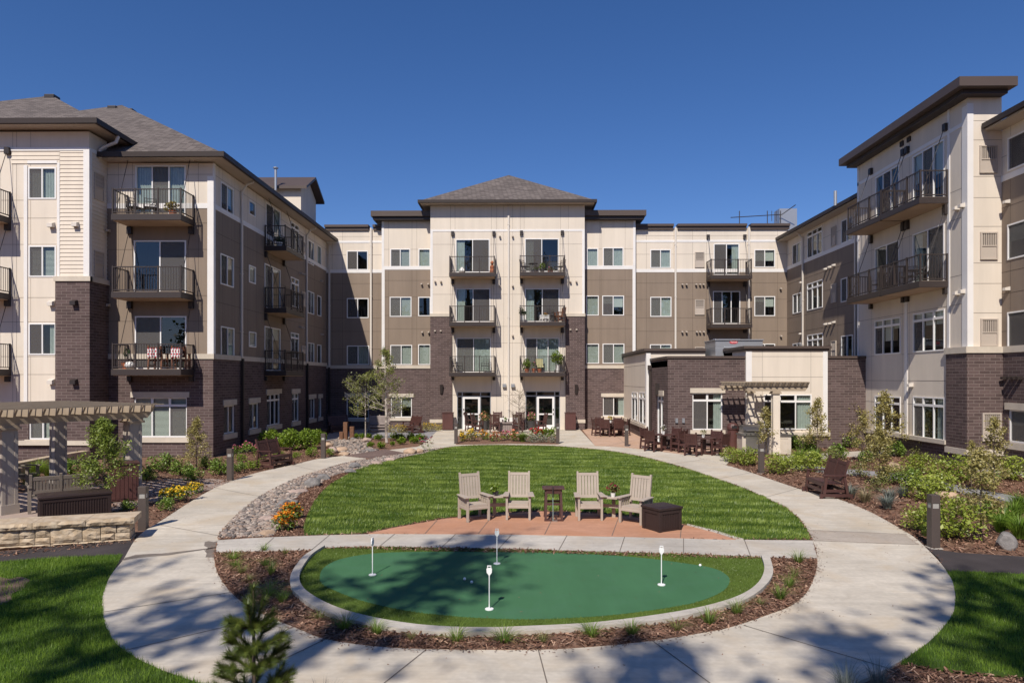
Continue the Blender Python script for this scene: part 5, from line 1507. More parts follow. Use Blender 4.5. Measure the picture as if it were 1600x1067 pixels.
# --- the grill island and its arbor
M['perg_cream'] = mat('cream_paint', (0.56, 0.49, 0.41), .6, noise=(3, .05))
t = thing('grill_island', 'cream panelled outdoor kitchen island with built-in stainless grill', 'grill island', (10.6, 31.0, .015))
b = MB()
def ib(x0, x1, y0, y1, z0, z1): b.box(x0 - 10.6, x1 - 10.6, y0 - 31, y1 - 31, z0, z1)
ib(9.95, 11.05, 30.75, 31.5, 0, .80); ib(11.05, 12.0, 30.4, 31.1, 0, .80)
for x in (10.78, 10.9): ib(x, x + .1, 30.735, 30.75, .06, .76)
for x in (11.1, 11.85): ib(x, x + .12, 30.385, 30.4, .0, .80)
ib(11.22, 11.85, 30.385, 30.4, .70, .80)
b.build('cabinet', M['perg_cream'], t)
MB().box(-.7, -.12, -.29, .5, .80, .86).box(.4, 1.46, -.66, .16, .80, .86).build('countertop', M['counter'], t)
MB().box(-.50, .1, -.31, -.25, .1, .78).build('grill_door', M['steel'], t)
gr = MB().box(-.62, .2, -.36, .38, .80, .93)
gr.build('grill_body', M['steel'], t)
hd_ = MB()
prof = [(-.30, .93), (-.30, 1.04), (-.18, 1.20), (.05, 1.27), (.28, 1.20), (.34, .93)]
n = len(prof)
for x0, x1 in ((-.60, .18),):
    hd_.add([(x0, y, z) for y, z in prof] + [(x1, y, z) for y, z in prof], [tuple(range(n))[::-1], tuple(range(n, 2 * n))] + [(i, (i + 1) % n, n + (i + 1) % n, n + i) for i in range(n)])
ho = hd_.build('grill_hood', M['grill_dark'], t)
MB().tube([(-.5, -.36, 1.03), (.08, -.36, 1.03)], .018, 8).build('handle', M['steel'], ho)
for k in range(4): MB().tube([(-.5 + .19 * k, -.36, .865), (-.5 + .19 * k, -.40, .865)], .025, 10).build('knob', M['dark_metal'], t)
t = thing('litter_barrel', 'dark red-brown litter barrel with domed lid against the pavilion brick wall', 'litter bin', (10.1, 32.6, .015))
MB().lathe([(.24, 0), (.25, .02), (.25, .9), (.24, .92)], 20).build('body', M['red_brown'], t)
MB().lathe([(.27, .92), (.29, .95), (.29, 1.05), (.22, 1.2), (.1, 1.26)], 20).build('lid', M['red_brown'], t)
MB().box(-.12, .12, -.30, -.2, 1.0, 1.12).build('opening', M['dark_metal'], t)

def rafter(mb, p0, p1, w, h, cut=.16):
    """beam with sloped end cuts; p are centre-top points"""
    p0, p1 = Vector(p0), Vector(p1)
    t_ = (p1 - p0).normalized(); x = t_.cross(Vector((0, 0, 1))).normalized() * w / 2
    dn = Vector((0, 0, -h)); c = t_ * cut
    mb.hexa([p0 + c - x + dn, p0 + c + x + dn, p1 - c + x + dn, p1 - c - x + dn, p0 - x, p0 + x, p1 + x, p1 - x])
    mid = Vector((0, 0, -h * .35))
def pergola_post(root, x, y, h, w=.30, m='perg', rz=0):
    Mx = Matrix.Translation((x, y, 0)) @ Matrix.Rotation(rz, 4, 'Z')
    p = MB().box(-w / 2, w / 2, -w / 2, w / 2, 0, h - .12)
    for s in (-1, 1):
        for a in (-1, 1):
            p.box(a * (w / 2 - .035) - .035, a * (w / 2 - .035) + .035, s * (w / 2) - .012, s * (w / 2) + .012, .25, h - .2)
            p.box(s * (w / 2) - .012, s * (w / 2) + .012, a * (w / 2 - .035) - .035, a * (w / 2 - .035) + .035, .25, h - .2)
    p.box(-w / 2 - .03, w / 2 + .03, -w / 2 - .03, w / 2 + .03, 0, .25)
    o = p.xf(Mx).build('post', M[m], root)
    MB().box(-w / 2 - .06, w / 2 + .06, -w / 2 - .06, w / 2 + .06, h - .12, h - .06).box(-w / 2 - .03, w / 2 + .03, -w / 2 - .03, w / 2 + .03, h - .06, h - .001).xf(Mx).build('post_cap', M['perg_tan'], o)
t = thing('grill_arbor', 'small tan pergola on two cream posts above the grill island', 'pergola', (11.0, 31.6, .015))
pergola_post(t, .25, -1.35, 2.80, .28, 'cream'); pergola_post(t, -.15, .75, 2.80, .26, 'cream')
bm_ = MB()
for y in (-1.47, -1.23): rafter(bm_, (-1.2, y, 3.02), (1.65, y, 3.02), .05, .22)
for y in (.65, .85): rafter(bm_, (-1.6, y, 3.02), (1.25, y, 3.02), .05, .22)
bm_.build('beam', M['perg_tan'], t)
for k in range(11):
    x = -1.25 + k * .27
    r_ = MB(); rafter(r_, (x + .12, -1.75, 3.18), (x - .18, 1.05, 3.18), .045, .16)
    r_.build('rafter', M['perg_tan'], t)
lt = MB()
for k in range(10): lt.box(-1.5, 1.6, -1.7 + k * .29, -1.66 + k * .29, 3.182, 3.215)
lt.build('lath', M['perg_tan'], t)

# --- the big pergola on the left
P1, P3 = Vector((-12.75, 16.8, 0)), Vector((-11.15, 19.5, 0))
e_ = (P3 - P1).normalized(); n_ = Vector((-e_.y, e_.x, 0))
W_ = 4.2
t = thing('garden_pergola', 'large tan pergola with sloped rafter ends over the seating at far left', 'pergola', (P1.x, P1.y, 0))
rzp = math.atan2(e_.y, e_.x)
for p in (P1, P3, P3 + n_ * W_, P1 + n_ * W_, P1 - e_ * 3.0, P1 - e_ * 3.0 + n_ * W_):
    pergola_post(t, p.x - P1.x, p.y - P1.y, 2.22, .34, 'perg', rzp)
bm_ = MB()
for off in (-.14, .14, W_ - .14, W_ + .14):
    a, b_ = P1 - e_ * 3.9 + n_ * off - P1, P3 + e_ * .5 + n_ * off - P1
    rafter(bm_, (a.x, a.y, 2.42), (b_.x, b_.y, 2.42), .06, .2)
bm_.build('beam', M['perg_tan'], t)
L_p = (P3 - P1).length + 4.4
for k in range(24):
    s = -3.9 + L_p * (k + .3) / 24
    a, b_ = e_ * s - n_ * .62, e_ * s + n_ * (W_ + .6)
    r_ = MB(); rafter(r_, (a.x, a.y, 2.60), (b_.x, b_.y, 2.60), .05, .19, .14)
    r_.build('rafter', M['perg_tan'], t)
lt = MB()
for k in range(16):
    o_ = -.55 + (W_ + 1.1) * k / 15
    a, b_ = e_ * -4.1 + n_ * o_, e_ * ((P3 - P1).length + .6) + n_ * o_
    lt.bar((a.x, a.y, 2.62), (b_.x, b_.y, 2.62), .05, .035)
lt.build('lath', M['perg_tan'], t)
# bench, armchair under it
def make_bench(m):
    t = thing('garden_bench', '', 'bench')
    w = 1.25
    back_mb(w, .46, .92, .2, .18, 8, 2, .06).build('backrest', M[m], t)
    seat_mb(w, .48, .44, 5).build('seat', M[m], t)
    for sx in (-1, 1):
        x = sx * (w / 2 + .02)
        MB().box(x - .035, x + .035, -.28, -.21, 0, .64).build('leg', M[m], t)
        MB().box(x - .035, x + .035, .18, .25, 0, .56).build('leg', M[m], t)
        arm_mb(x, -.34, .28, .67, .1).build('armrest', M[m], t)
        MB().box(x - .02, x + .02, -.21, .18, .2, .27).build('side_rail', M[m], t)
    return t
M['tan_weathered'] = mat('weathered_tan_lumber', (0.21, 0.175, 0.145), .65, noise=(5, .08))
bn = make_bench('tan_weathered')
place(bn, 'tan slatted bench seen from behind, next to the long dark storage box', (-11.75, 17.3, .012), R(217))
ac = make_dining_chair('tan_weathered', .95, 'garden_chair', .3)
place(ac, 'weathered tan garden chair half hidden by the front pergola post', (-15.0, 20.4, .012), R(100), sc=1.1)

# --- limestone seat wall
LW = thing('limestone_wall', 'low rough limestone block seat wall with thick capstones at left', 'stone wall', (-8.0, 14.05, 0))
rw = Matrix.Translation((-8.0, 14.05, 0)) @ Matrix.Rotation(R(18.5), 4, 'Z')
LW.rotation_euler = (0, 0, R(18.5))
g = random.Random(3)
def rough_block(x0, x1, y0, y1, z0, z1, j=.012, nx=None):
    """stone block whose front, end and top edges are broken up"""
    nx = nx or max(2, int((x1 - x0) / .07)); nz = max(2, int((z1 - z0) / .05))
    mb = MB(); vs, fs = [], []
    def pt(i, k):
        ed = i in (0, nx) or k in (0, nz)
        bul = 0 if ed else -.028
        return (x0 + (x1 - x0) * i / nx + (0 if i in (0, nx) else g.uniform(-.012, .012)), y0 + bul + g.uniform(-j, j), z0 + (z1 - z0) * k / nz + (0 if k in (0, nz) else g.uniform(-.01, .01)))
    for k in range(nz + 1):
        for i in range(nx + 1): vs.append(pt(i, k))
    for k in range(nz):
        for i in range(nx):
            a = k * (nx + 1) + i
            if (i + k) % 2: fs += [(a, a + 1, a + nx + 2), (a, a + nx + 2, a + nx + 1)]
            else: fs += [(a, a + 1, a + nx + 1), (a + 1, a + nx + 2, a + nx + 1)]
    mb.add(vs, fs)
    mb.hexa([(x0, y0 + .012, z0), (x1, y0 + .012, z0), (x1, y1, z0), (x0, y1, z0), (x0, y0 + .012, z1 - .001), (x1, y0 + .012, z1 - .001), (x1, y1, z1 - .001), (x0, y1, z1 - .001)])
    return mb
lay = []
x = -.02
rows = [(0.0, .055), (.06, .19), (.195, .375)]
xe = -.08
while xe > -8:
    wdt = g.uniform(.42, .85)
    if g.random() < .35:
        lay.append((xe - wdt * .7, xe, .06, .375)); xe -= wdt * .7 + .012
    else:
        m_ = xe - wdt * g.uniform(.35, .65)
        lay += [(xe - wdt, xe, .195, .375)] if g.random() < .5 else [(m_ + .006, xe, .195, .375), (xe - wdt, m_ - .006, .195, .375)]
        m_ = xe - wdt * g.uniform(.4, .6)
        lay += [(m_ + .006, xe, .06, .185), (xe - wdt, m_ - .006, .06, .185)]
        xe -= wdt + .012
xb = -.06
while xb > -8:
    wdt = g.uniform(.4, 1.0); lay.append((xb - wdt, xb, .0, .052)); xb -= wdt + .01
blk = MB()
for a, b_, z0, z1 in lay: blk.join(rough_block(a, b_, -.02 + g.uniform(-.012, .012), .5, z0 + .003, z1))
blk.box(-8, -.12, .03, .48, 0, .37)
o = blk.build('block', M['block'], LW)
xe = .02
while xe > -8:
    wdt = g.uniform(.75, 1.15)
    rough_block(xe - wdt, xe, -.09, .62, .378, .50, .014).build('capstone', M['block'], LW)
    xe -= wdt + .008
tw = thing('retaining_wall', 'low curved limestone garden edging behind the big pergola', 'stone wall', (-16.5, 26.0, 0))
cv = smooth([G(-30, 752), G(20, 742), G(70, 731), G(135, 719)], 4)
rb = MB()
for (xa, ya), (xb_, yb_) in zip(cv[:-1], cv[1:]):
    rb.bar((xa + 16.5, ya - 26.0, .2), (xb_ + 16.5, yb_ - 26.0, .2), .35, .42)
rb.build('block_course', M['block'], tw)

# --- timber posts by the rock bed, wooden sculpture like stubs
t = thing('timber_posts', 'three rusty brown timber posts of unequal height by the rock bed', 'timber posts', (*G(540, 688)[:2], 0))
for dx_, dy_, h, w in ((0, 0, 1.0, .22), (.33, .1, .75, .22), (-.2, -.1, .48, .2)):
    MB().box(dx_ - w / 2, dx_ + w / 2, dy_ - w / 2, dy_ + w / 2, 0, h).build('post', M['timber'], t, bevel=.015)

# --- things on the balconies
def bal_pt(key, f, d):
    pl, a0, a1, z, dep = BAL[key]
    return pl.to3(a0 + (a1 - a0) * f, z, dep * d), {'S': 0, 'E': R(90), 'W': R(-90)}[pl.k]
def make_metal_chair():
    t = thing('balcony_chair', '', 'chair')
    b = MB()
    for x in (-.22, .22): b.tube([(x, .2, .42), (x, .3, .9)], .016, 6)
    for z in (.5, .62, .74, .88): b.tube([(-.22, .2 + (z - .42) * .21, z), (.22, .2 + (z - .42) * .21, z)], .012, 6)
    for x in (-.1, 0, .1): b.tube([(x, .22, .5), (x, .3, .88)], .008, 5)
    b.build('backrest', M['dark_metal'], t)
    MB().box(-.24, .24, -.24, .22, .40, .43).build('seat', M['dark_metal'], t)
    for sx in (-1, 1):
        MB().tube([(sx * .24, -.24, 0), (sx * .24, -.22, .62), (sx * .24, .25, .64)], .014, 6).build('armrest', M['dark_metal'], t)
        MB().tube([(sx * .2, .26, 0), (sx * .2, .2, .42)], .014, 6).build('leg', M['dark_metal'], t)
    return t
mc = make_metal_chair()
CG = 'chairs on the balconies'
for key, f, d, rz, lb in (('b_0', .2, .4, 70, 'dark metal chair on the left top balcony, at its left end'), ('b_0', .42, .35, 30, 'dark metal chair on the left top balcony, near the glass door'),
                          ('c3_0_2', .16, .45, 60, 'dark metal chair at the left of the centre tower third-row left balcony'), ('c3_0_2', .78, .4, -10, 'dark metal chair at the right of the centre tower third-row left balcony'),
                          ('c3_1_0', .12, .45, 50, 'dark metal chair among flowers on the top right centre balcony'), ('c3_1_0', .9, .45, -50, 'dark metal chair at the right end of the top right centre balcony'),
                          ('c3_1_1', .72, .4, 20, 'small dark metal chair behind the white flower crate'),
                          ('t_near3', .35, .45, 40, 'dark metal chair on the lower tower balcony, near end'), ('t_near3', .7, .45, -30, 'dark metal chair on the lower tower balcony, by the corner post'), ('t_far3', .6, .45, 10, 'dark metal chair on the far lower tower balcony'),
                          ('l_2', .25, .4, 30, 'dark metal chair on the top balcony of the shaded left wall')):
    p, b_ = bal_pt(key, f, d)
    place(mc, lb, p, b_ + R(rz), group=CG)
def make_table_small():
    t = thing('balcony_table', '', 'table')
    MB().lathe([(.3, .60), (.3, .63)], 18).build('tabletop', M['dark_metal'], t)
    for k in range(3):
        a = R(120 * k); MB().tube([(.24 * math.cos(a), .24 * math.sin(a), 0), (.08 * math.cos(a), .08 * math.sin(a), .6)], .014, 6).build('leg', M['dark_metal'], t)
    return t
mt = make_table_small()
for key, f, lb in (('t_near3', .52, 'small round dark table between chairs on the lower tower balcony'), ('c3_1_0', .3, 'small round dark table on the top right centre balcony')):
    p, b_ = bal_pt(key, f, .45); place(mt, lb, p, 0, group='balcony tables')
# patterned cushions and wooden chairs
M['red_pattern'] = brick_mat('red_cushion_pattern', (0.55, 0.02, 0.06), (0.60, 0.03, 0.07), (0.80, 0.75, 0.72), .12, .12, .03, off=.5, bump=0)
wc = make_dining_chair('wood_warm', .92, 'wooden_chair', .15)
for f, rz, lb, lc in ((.57, 180, 'warm brown wooden chair on the left lower balcony, red cushion on its back', 'red and white patterned cushion on the left wooden chair of the lower balcony'),
                      (.9, 190, 'warm brown wooden chair at the right end of the left lower balcony', 'red and white patterned cushion at the right end of the lower balcony')):
    p, b_ = bal_pt('b_2', f, .52); place(wc, lb, p, R(rz), group=CG)
    o = MB().box(-.25, -.01, -.05, .05, 0, .42).box(.01, .25, -.05, .05, 0, .42).build('chair_cushion', M['red_pattern'], bevel=.04, loc=(p[0], p[1] - .36, p[2] + .46))
    tag(o, lc, 'cushion', 'red patterned cushions')
p, b_ = bal_pt('c3_1_1', .9, .5); place(wc, 'dark reclining wooden chair at the right end of the middle right balcony', p, R(-70), group=CG)
p, b_ = bal_pt('c3_1_2', .45, .4)
t = thing('slatted_chair', 'pale yellow slatted folding chair between pots on the lowest right balcony', 'chair', p, R(8))
back_mb(.5, .45, .92, .16, .15, 1, 1, .03).build('backrest', M['dark_metal'], t)
s_ = MB()
for k in range(6): s_.box(-.23, .23, .14 + .011 * k, .155 + .011 * k, .48 + .07 * k, .53 + .07 * k)
s_.build('back_slats', M['yellow_slat'], t); seat_mb(.46, .42, .44, 6).build('seat', M['yellow_slat'], t)
for sx in (-1, 1): MB().tube([(sx * .24, -.22, 0), (sx * .24, .2, .7)], .014, 6).build('leg', M['dark_metal'], t)
p, b_ = bal_pt('c3_1_1', .55, .62)
t = thing('flower_crate', 'small white slatted flower crate on legs on the middle right balcony', 'planter', p, 0)
c_ = MB()
for z in (.22, .31, .40): c_.box(-.33, .33, -.15, -.125, z, z + .06).box(-.33, .33, .125, .15, z, z + .06)
for x in (-.33, .305): c_.box(x, x + .025, -.15, .15, .22, .46)
c_.build('box', M['white_glaze'], t)
for sx in (-1, 1):
    for sy in (-1, 1): MB().box(sx * .3 - .025, sx * .3 + .025, sy * .13 - .02, sy * .13 + .02, 0, .22).build('leg', M['white_glaze'], t)
p, b_ = bal_pt('c3_0_0', .27, .6)
o = MB().lathe([(.12, 0), (.2, .06), (.22, .16), (.18, .26), (.1, .32), (.11, .36), (.06, .4)], 16).build('garden_lantern', M['white_glaze'], smooth=True, loc=p)
tag(o, 'round cream lantern on the floor of the top left centre balcony', 'lantern')
p, b_ = bal_pt('c3_0_0', .93, .55)
t = thing('terracotta_figure', 'orange-brown garden figure at the right end of the top left balcony', 'garden ornament', p)
MB().lathe([(.14, 0), (.17, .1), (.12, .3), (.15, .42), (.09, .55), (.05, .60)], 12).build('body', M['terracotta'], t)
MB().lathe([(.05, .58), (.11, .66), (.11, .74), (.04, .82)], 12).build('head', M['terracotta'], t)
p, b_ = bal_pt('b_2', .18, .62)
o = MB().lathe([(.02, 0), (.15, .04), (.21, .16), (.15, .28), (.02, .32)], 18).build('glass_globe', M['white_glaze'], smooth=True, loc=p)
tag(o, 'round white globe ornament beside the orange pot on the left lower balcony', 'garden ornament')
# ------------------------------------------------------------------ plants, grass, stones
M['grass'] = leaf_mat('grass_blade', (0.066, 0.130, 0.010), (0.32, 0.41, 0.080), 2.6, .35, .4, 2.6, .45)
M['grass2'] = leaf_mat('long_grass_blade', (0.062, 0.150, 0.010), (0.28, 0.41, 0.055), 1.8, .4, .6, 1.5)
M['fringe'] = leaf_mat('fringe_blade', (0.085, 0.135, 0.018), (0.20, 0.27, 0.055), 2.0, .3)
M['leaf_bright'] = leaf_mat('bright_leaf', (0.105, 0.19, 0.015), (0.32, 0.42, 0.05), 3, .4)
M['leaf_mid'] = leaf_mat('mid_green_leaf', (0.08, 0.155, 0.02), (0.29, 0.39, 0.065), 3, .35)
M['leaf_fresh'] = leaf_mat('fresh_leaf', (0.11, 0.18, 0.025), (0.37, 0.44, 0.085), 3, .4)
M['leaf_dark'] = leaf_mat('dark_green_leaf', (0.022, 0.055, 0.018), (0.075, 0.135, 0.04), 3, .3)
M['leaf_gold'] = leaf_mat('golden_leaf', (0.26, 0.23, 0.065), (0.52, 0.45, 0.17), 3, .35)
M['leaf_birch'] = leaf_mat('birch_leaf', (0.14, 0.17, 0.035), (0.38, 0.40, 0.11), 2, .4)
M['leaf_olive'] = leaf_mat('olive_leaf', (0.14, 0.15, 0.04), (0.33, 0.33, 0.11), 3, .35)
M['leaf_spring'] = leaf_mat('spring_leaf', (0.15, 0.215, 0.02), (0.46, 0.52, 0.09), 3, .4)
M['needle'] = leaf_mat('pine_needle', (0.045, 0.085, 0.016), (0.18, 0.21, 0.04), 6, .3)
M['blue_grass'] = leaf_mat('blue_grey_grass', (0.13, 0.16, 0.14), (0.28, 0.31, 0.27), 6, .2)
M['silver'] = leaf_mat('silver_leaf', (0.20, 0.21, 0.15), (0.36, 0.37, 0.28), 6, .2)
M['tan_grass'] = leaf_mat('dry_grass', (0.22, 0.18, 0.09), (0.40, 0.34, 0.2), 6, .3)
M['bark'] = mat('bark', (0.11, 0.08, 0.06), .9, noise=(12, .3))
M['birch_bark'] = mat('birch_bark', (0.52, 0.46, 0.40), .85, noise=(10, .25), mottles=(6, (0.12, 0.09, 0.07), .8))
FL = {'yellow': mat('yellow_petal', (0.70, 0.46, 0.02), .7), 'orange': mat('orange_petal', (0.75, 0.27, 0.01), .7), 'red': mat('red_petal', (0.50, 0.015, 0.02), .7),
      'pink': mat('pink_petal', (0.62, 0.16, 0.25), .7), 'salmon': mat('salmon_petal', (0.70, 0.26, 0.16), .7), 'purple': mat('purple_petal', (0.26, 0.06, 0.34), .7), 'maroon': mat('maroon_petal', (0.22, 0.01, 0.03), .7), 'white': mat('white_petal', (0.75, 0.72, 0.7), .7)}

def rvec(g, n):
    v = g.normal(size=(n, 3)); return v / np.linalg.norm(v, axis=1, keepdims=True)
def leaf_quads(C, size, g, up=0.5, asp=.55):
    """pointed quads at centres C, leaning towards the light"""
    n = len(C)
    nr = rvec(g, n); nr[:, 2] = np.abs(nr[:, 2]) + up; nr /= np.linalg.norm(nr, axis=1, keepdims=True)
    t = np.cross(nr, rvec(g, n)); t /= np.linalg.norm(t, axis=1, keepdims=True) + 1e-9
    b = np.cross(nr, t)
    s = (size * g.uniform(.6, 1.25, n))[:, None]
    V = np.empty((n, 4, 3))
    V[:, 0] = C - t * s; V[:, 1] = C + b * s * asp - nr * s * .1; V[:, 2] = C + t * s; V[:, 3] = C - b * s * asp - nr * s * .1
    return V.reshape(-1, 3), np.arange(4 * n).reshape(n, 4)
def clump_pts(g, n, r, h, lobes=9, low=0.0):
    """leaf centres on the outsides of several lobes: an uneven mound"""
    L_ = []
    for k in range(lobes):
        a = g.uniform(0, 6.283); q = math.sqrt(g.uniform(0, 1)) * r * .68
        L_.append((q * math.cos(a), q * math.sin(a), h * g.uniform(.3, .72) * (1 - .35 * (q / r) ** 2) + low, r * g.uniform(.28, .5)))
    L_.append((0, 0, h * .55 + low, r * .5))
    k = g.integers(0, len(L_), n)
    A = np.array(L_)[k]
    d = rvec(g, n) * (g.uniform(.55, 1.08, n) ** .5)[:, None]
    P = A[:, :3] + d * A[:, 3:4] * np.array([1, 1, min(1.4, h / (1.3 * r) + .35)])
    P[:, 2] = np.abs(P[:, 2]) + .02
    return P
class Acc:
    def __init__(s): s.V, s.F, s.mi, s.n = [], [], [], 0
    def add(s, V, F, m=0):
        s.V.append(V); s.F.append(F + s.n); s.n += len(V); s.mi.append(np.full(len(F), m)); return s
    def obj(s, name, mats, parent=None): return np_obj(name, np.concatenate(s.V), np.concatenate(s.F), mats, parent, np.concatenate(s.mi))
def stems_q(g, P0, P1, w):
    n = len(P0); d = P1 - P0; s = np.cross(d, rvec(g, n)); s = s / (np.linalg.norm(s, axis=1, keepdims=True) + 1e-9) * w
    V = np.stack([P0 - s, P0 + s, P1 + s * .5, P1 - s * .5], 1).reshape(-1, 3)
    return V, np.arange(4 * n).reshape(n, 4)
def shrub_proto(name, seed, n, r, h, leaf, m, lobes=9, flowers=None, fn=40, fsize=.03, up=.5, asp=.55):
    g = np.random.default_rng(seed)
    P = clump_pts(g, n, r, h, lobes)
    a = Acc().add(*leaf_quads(P, leaf, g, up, asp))
    k = g.integers(0, n, max(14, n // 25))
    P0 = np.zeros((len(k), 3)); P0[:, :2] = P[k][:, :2] * .15
    a.add(*stems_q(g, P0, P[k], .006), 1)
    o = a.obj(name, [M[m], M['bark']])
    if flowers:
        top = P[np.argsort(P[:, 2] + g.uniform(-.3, .3, n) * h)[-fn * 3:]]
        C = top[g.integers(0, len(top), fn)] + np.array([0, 0, fsize * 1.2])
        b = Acc()
        for j in range(3): b.add(*leaf_quads(C + g.normal(size=C.shape) * fsize * .3, np.full(fn, fsize), g, 1.2, .9))
        b.obj('blossoms', FL[flowers], o)
    return o
def tuft_proto(name, seed, n, r, h, m, w=.006, spread=.6, stiff=1.0):
    g = np.random.default_rng(seed)
    a = g.uniform(0, 6.283, n); q = np.sqrt(g.uniform(0, 1, n)) * r * .3
    lean = g.uniform(.05, spread, n); L_ = h * g.uniform(.55, 1.1, n)
    d = np.stack([np.cos(a), np.sin(a)], 1)
    P0 = np.concatenate([d * q[:, None], np.zeros((n, 1))], 1)
    P1 = np.concatenate([d * (q + L_ * lean * .45)[:, None], (L_ * .62)[:, None]], 1)
    P2 = np.concatenate([d * (q + L_ * lean * 1.25)[:, None], (L_ * (1 - .35 * lean))[:, None]], 1)
    s = np.stack([-d[:, 1], d[:, 0], np.zeros(n)], 1) * w
    V = np.stack([P0 - s, P0 + s, P1 + s * .8, P1 - s * .8, P2 + s * .1, P2 - s * .1], 1).reshape(-1, 3)
    i = np.arange(n)[:, None] * 6
    F = np.concatenate([i + np.array([[0, 1, 2, 3]]), i + np.array([[3, 2, 4, 5]])])
    return np_obj(name, V, F, M[m])
def tree_parts(seed, h, r, n, leaf, trunk_r, crown0, shape='cone', nb=26, sub=5, tw=.5, droop=0.0, lean=0.0):
    """trunk with limbs -> MB, leaf centres -> array"""
    g = np.random.default_rng(seed)
    mb = MB()
    tp = [(lean * (k / 6) * h * .1 + g.uniform(-.02, .02) * h * .2 * (k > 0), g.uniform(-.02, .02) * h * .2 * (k > 0), h * .97 * k / 6) for k in range(7)]
    mb.tube(tp, [trunk_r * (1 - .86 * k / 6) + .004 for k in range(7)], 7)
    C = []
    for b in range(nb):
        f = crown0 + (1 - crown0) * ((b + g.uniform(0, 1)) / nb) ** .9
        i = min(5, int(f * 6)); w = f * 6 - i
        p0 = np.array(tp[i]) * (1 - w) + np.array(tp[i + 1]) * w if i < 6 else np.array(tp[6])
        t = (f - crown0) / (1 - crown0)
        if shape == 'cone': L_ = r * (1 - t) ** .75 * g.uniform(.65, 1.15) + .05 * r
        elif shape == 'oval': L_ = r * math.sin(math.pi * min(1, .12 + .88 * t)) ** .6 * g.uniform(.65, 1.1) + .08 * r
        else: L_ = r * g.uniform(.5, 1.0) * (1 - .5 * t)
        a = g.uniform(0, 6.283)
        up = .55 - .3 * (1 - t) - droop
        d = np.array([math.cos(a), math.sin(a), up]); d /= np.linalg.norm(d)
        p1 = p0 + d * L_ * .55; p2 = p0 + d * L_ + np.array([0, 0, L_ * (.12 - droop * .6)])
        br = trunk_r * (1 - .8 * f) * .42 + .003
        mb.tube([p0, p1, p2], [br, br * .6, br * .2 + .0015], 5, False)
        for s in range(sub):
            q = g.uniform(.25, 1.0)
            c = (p0 * (1 - q * 2) + p1 * q * 2) if q < .5 else (p1 * (2 - 2 * q) + p2 * (2 * q - 1))
            e = c + rvec(g, 1)[0] * np.array([1, 1, .7]) * L_ * .28 * tw * 2
            mb.tube([c, e], [br * .35 + .0015, .0015], 4, False)
            k = max(1, int(n / (nb * sub)))
            tt = g.uniform(.1, 1.1, k)[:, None]
            C.append(c + (e - c) * tt + g.normal(size=(k, 3)) * leaf * 1.6)
    return mb, np.concatenate(C), g
def tree_proto(name, seed, h, r, n, leaf, trunk_r, crown0, lm, bm='bark', **k):
    up = k.pop('up', .3)
    mb, C, g = tree_parts(seed, h, r, n, leaf, trunk_r, crown0, **k)
    t = thing(name, '', 'tree')
    mb.build('trunk', M[bm], t)
    if n: np_obj('crown', *leaf_quads(C, leaf, g, up), M[lm], t)
    return t

def put(proto, items, group, cat, zz=.02, k=1.0):
    for it in items:
        u, v, sc, lb = it[:4]
        if k != 1.0: sc = sc * k
        x, y, _ = G(u, v)
        o = place(proto, lb, (x, y, zz), rnd.uniform(0, 6.28), sc, group)
        o['category'] = cat

# --- shrubs: left beds
sb1 = shrub_proto('hydrangea_shrub', 1, 1500, .62, .95, .062, 'leaf_bright', 12)
put(sb1, [(424, 701, 1.0, 'bright green leafy shrub behind the left glider, leftmost of the hedge'), (452, 703, 1.05, 'bright green leafy shrub in the middle of the hedge behind the left glider'), (480, 701, 1.0, 'bright green leafy shrub nearest the boulders in the left hedge'), (498, 694, .8, 'bright green shrub at the shaded back end of the left hedge')], 'bright green hedge shrubs', 'shrub')
sm = shrub_proto('leafy_shrub', 2, 900, .48, .58, .045, 'leaf_mid', 9)
put(sm, [(231, 752, .9, 'mid green shrub right beside the big pergola post'), (252, 737, 1.25, 'mid green shrub mound below the three-part window at left'), (284, 742, 1.0, 'mid green shrub left of the small golden sapling'), (303, 751, .95, 'mid green shrub on the edge of the striped paver patio'),
         (323, 731, .85, 'mid green shrub at the brick corner beside the small golden sapling'), (346, 741, 1.1, 'mid green shrub behind the left path bollard'), (372, 738, .7, 'small mid green shrub right of the left path bollard'), (112, 741, 1.1, 'mid green shrub behind the sapling under the big pergola'), (140, 738, .9, 'mid green shrub near the shaded recess behind the pergola'),
         (258, 797, .6, 'small green plant on the mulch left of the curved path'), (200, 797, .5, 'small green plant behind the right end of the limestone wall')], 'green shrubs in the left beds', 'shrub', k=.85)
so = shrub_proto('low_perennial', 3, 420, .36, .34, .042, 'leaf_bright', 7, up=.8)
put(so, [(394, 734, .9, 'low green perennial left of the left glider'), (406, 718, .8, 'low green perennial close to the shaded wall left of the glider'), (375, 721, .8, 'low green perennial by the brick corner in the left bed'), (437, 716, .8, 'low green perennial just behind the left glider'), (462, 716, .7, 'low green perennial right of the left glider'),
         (488, 713, 1.0, 'low green perennial between glider and bollard on the left'), (517, 712, .8, 'low green perennial right of the bollard near the boulders')], 'low perennials by the left glider', 'plant')
pk = shrub_proto('pink_spike_plant', 4, 300, .3, .45, .04, 'leaf_mid', 6, 'pink', 36, .035)
put(pk, [(371, 711, .9, 'green plant with pink flowers at the shaded brick corner'), (386, 708, 1.1, 'taller green plant with pink flower spike beside the white pipe outlet'), (397, 709, .8, 'small pink flowering plant against the shaded wall')], 'pink plants along the shaded wall', 'plant')
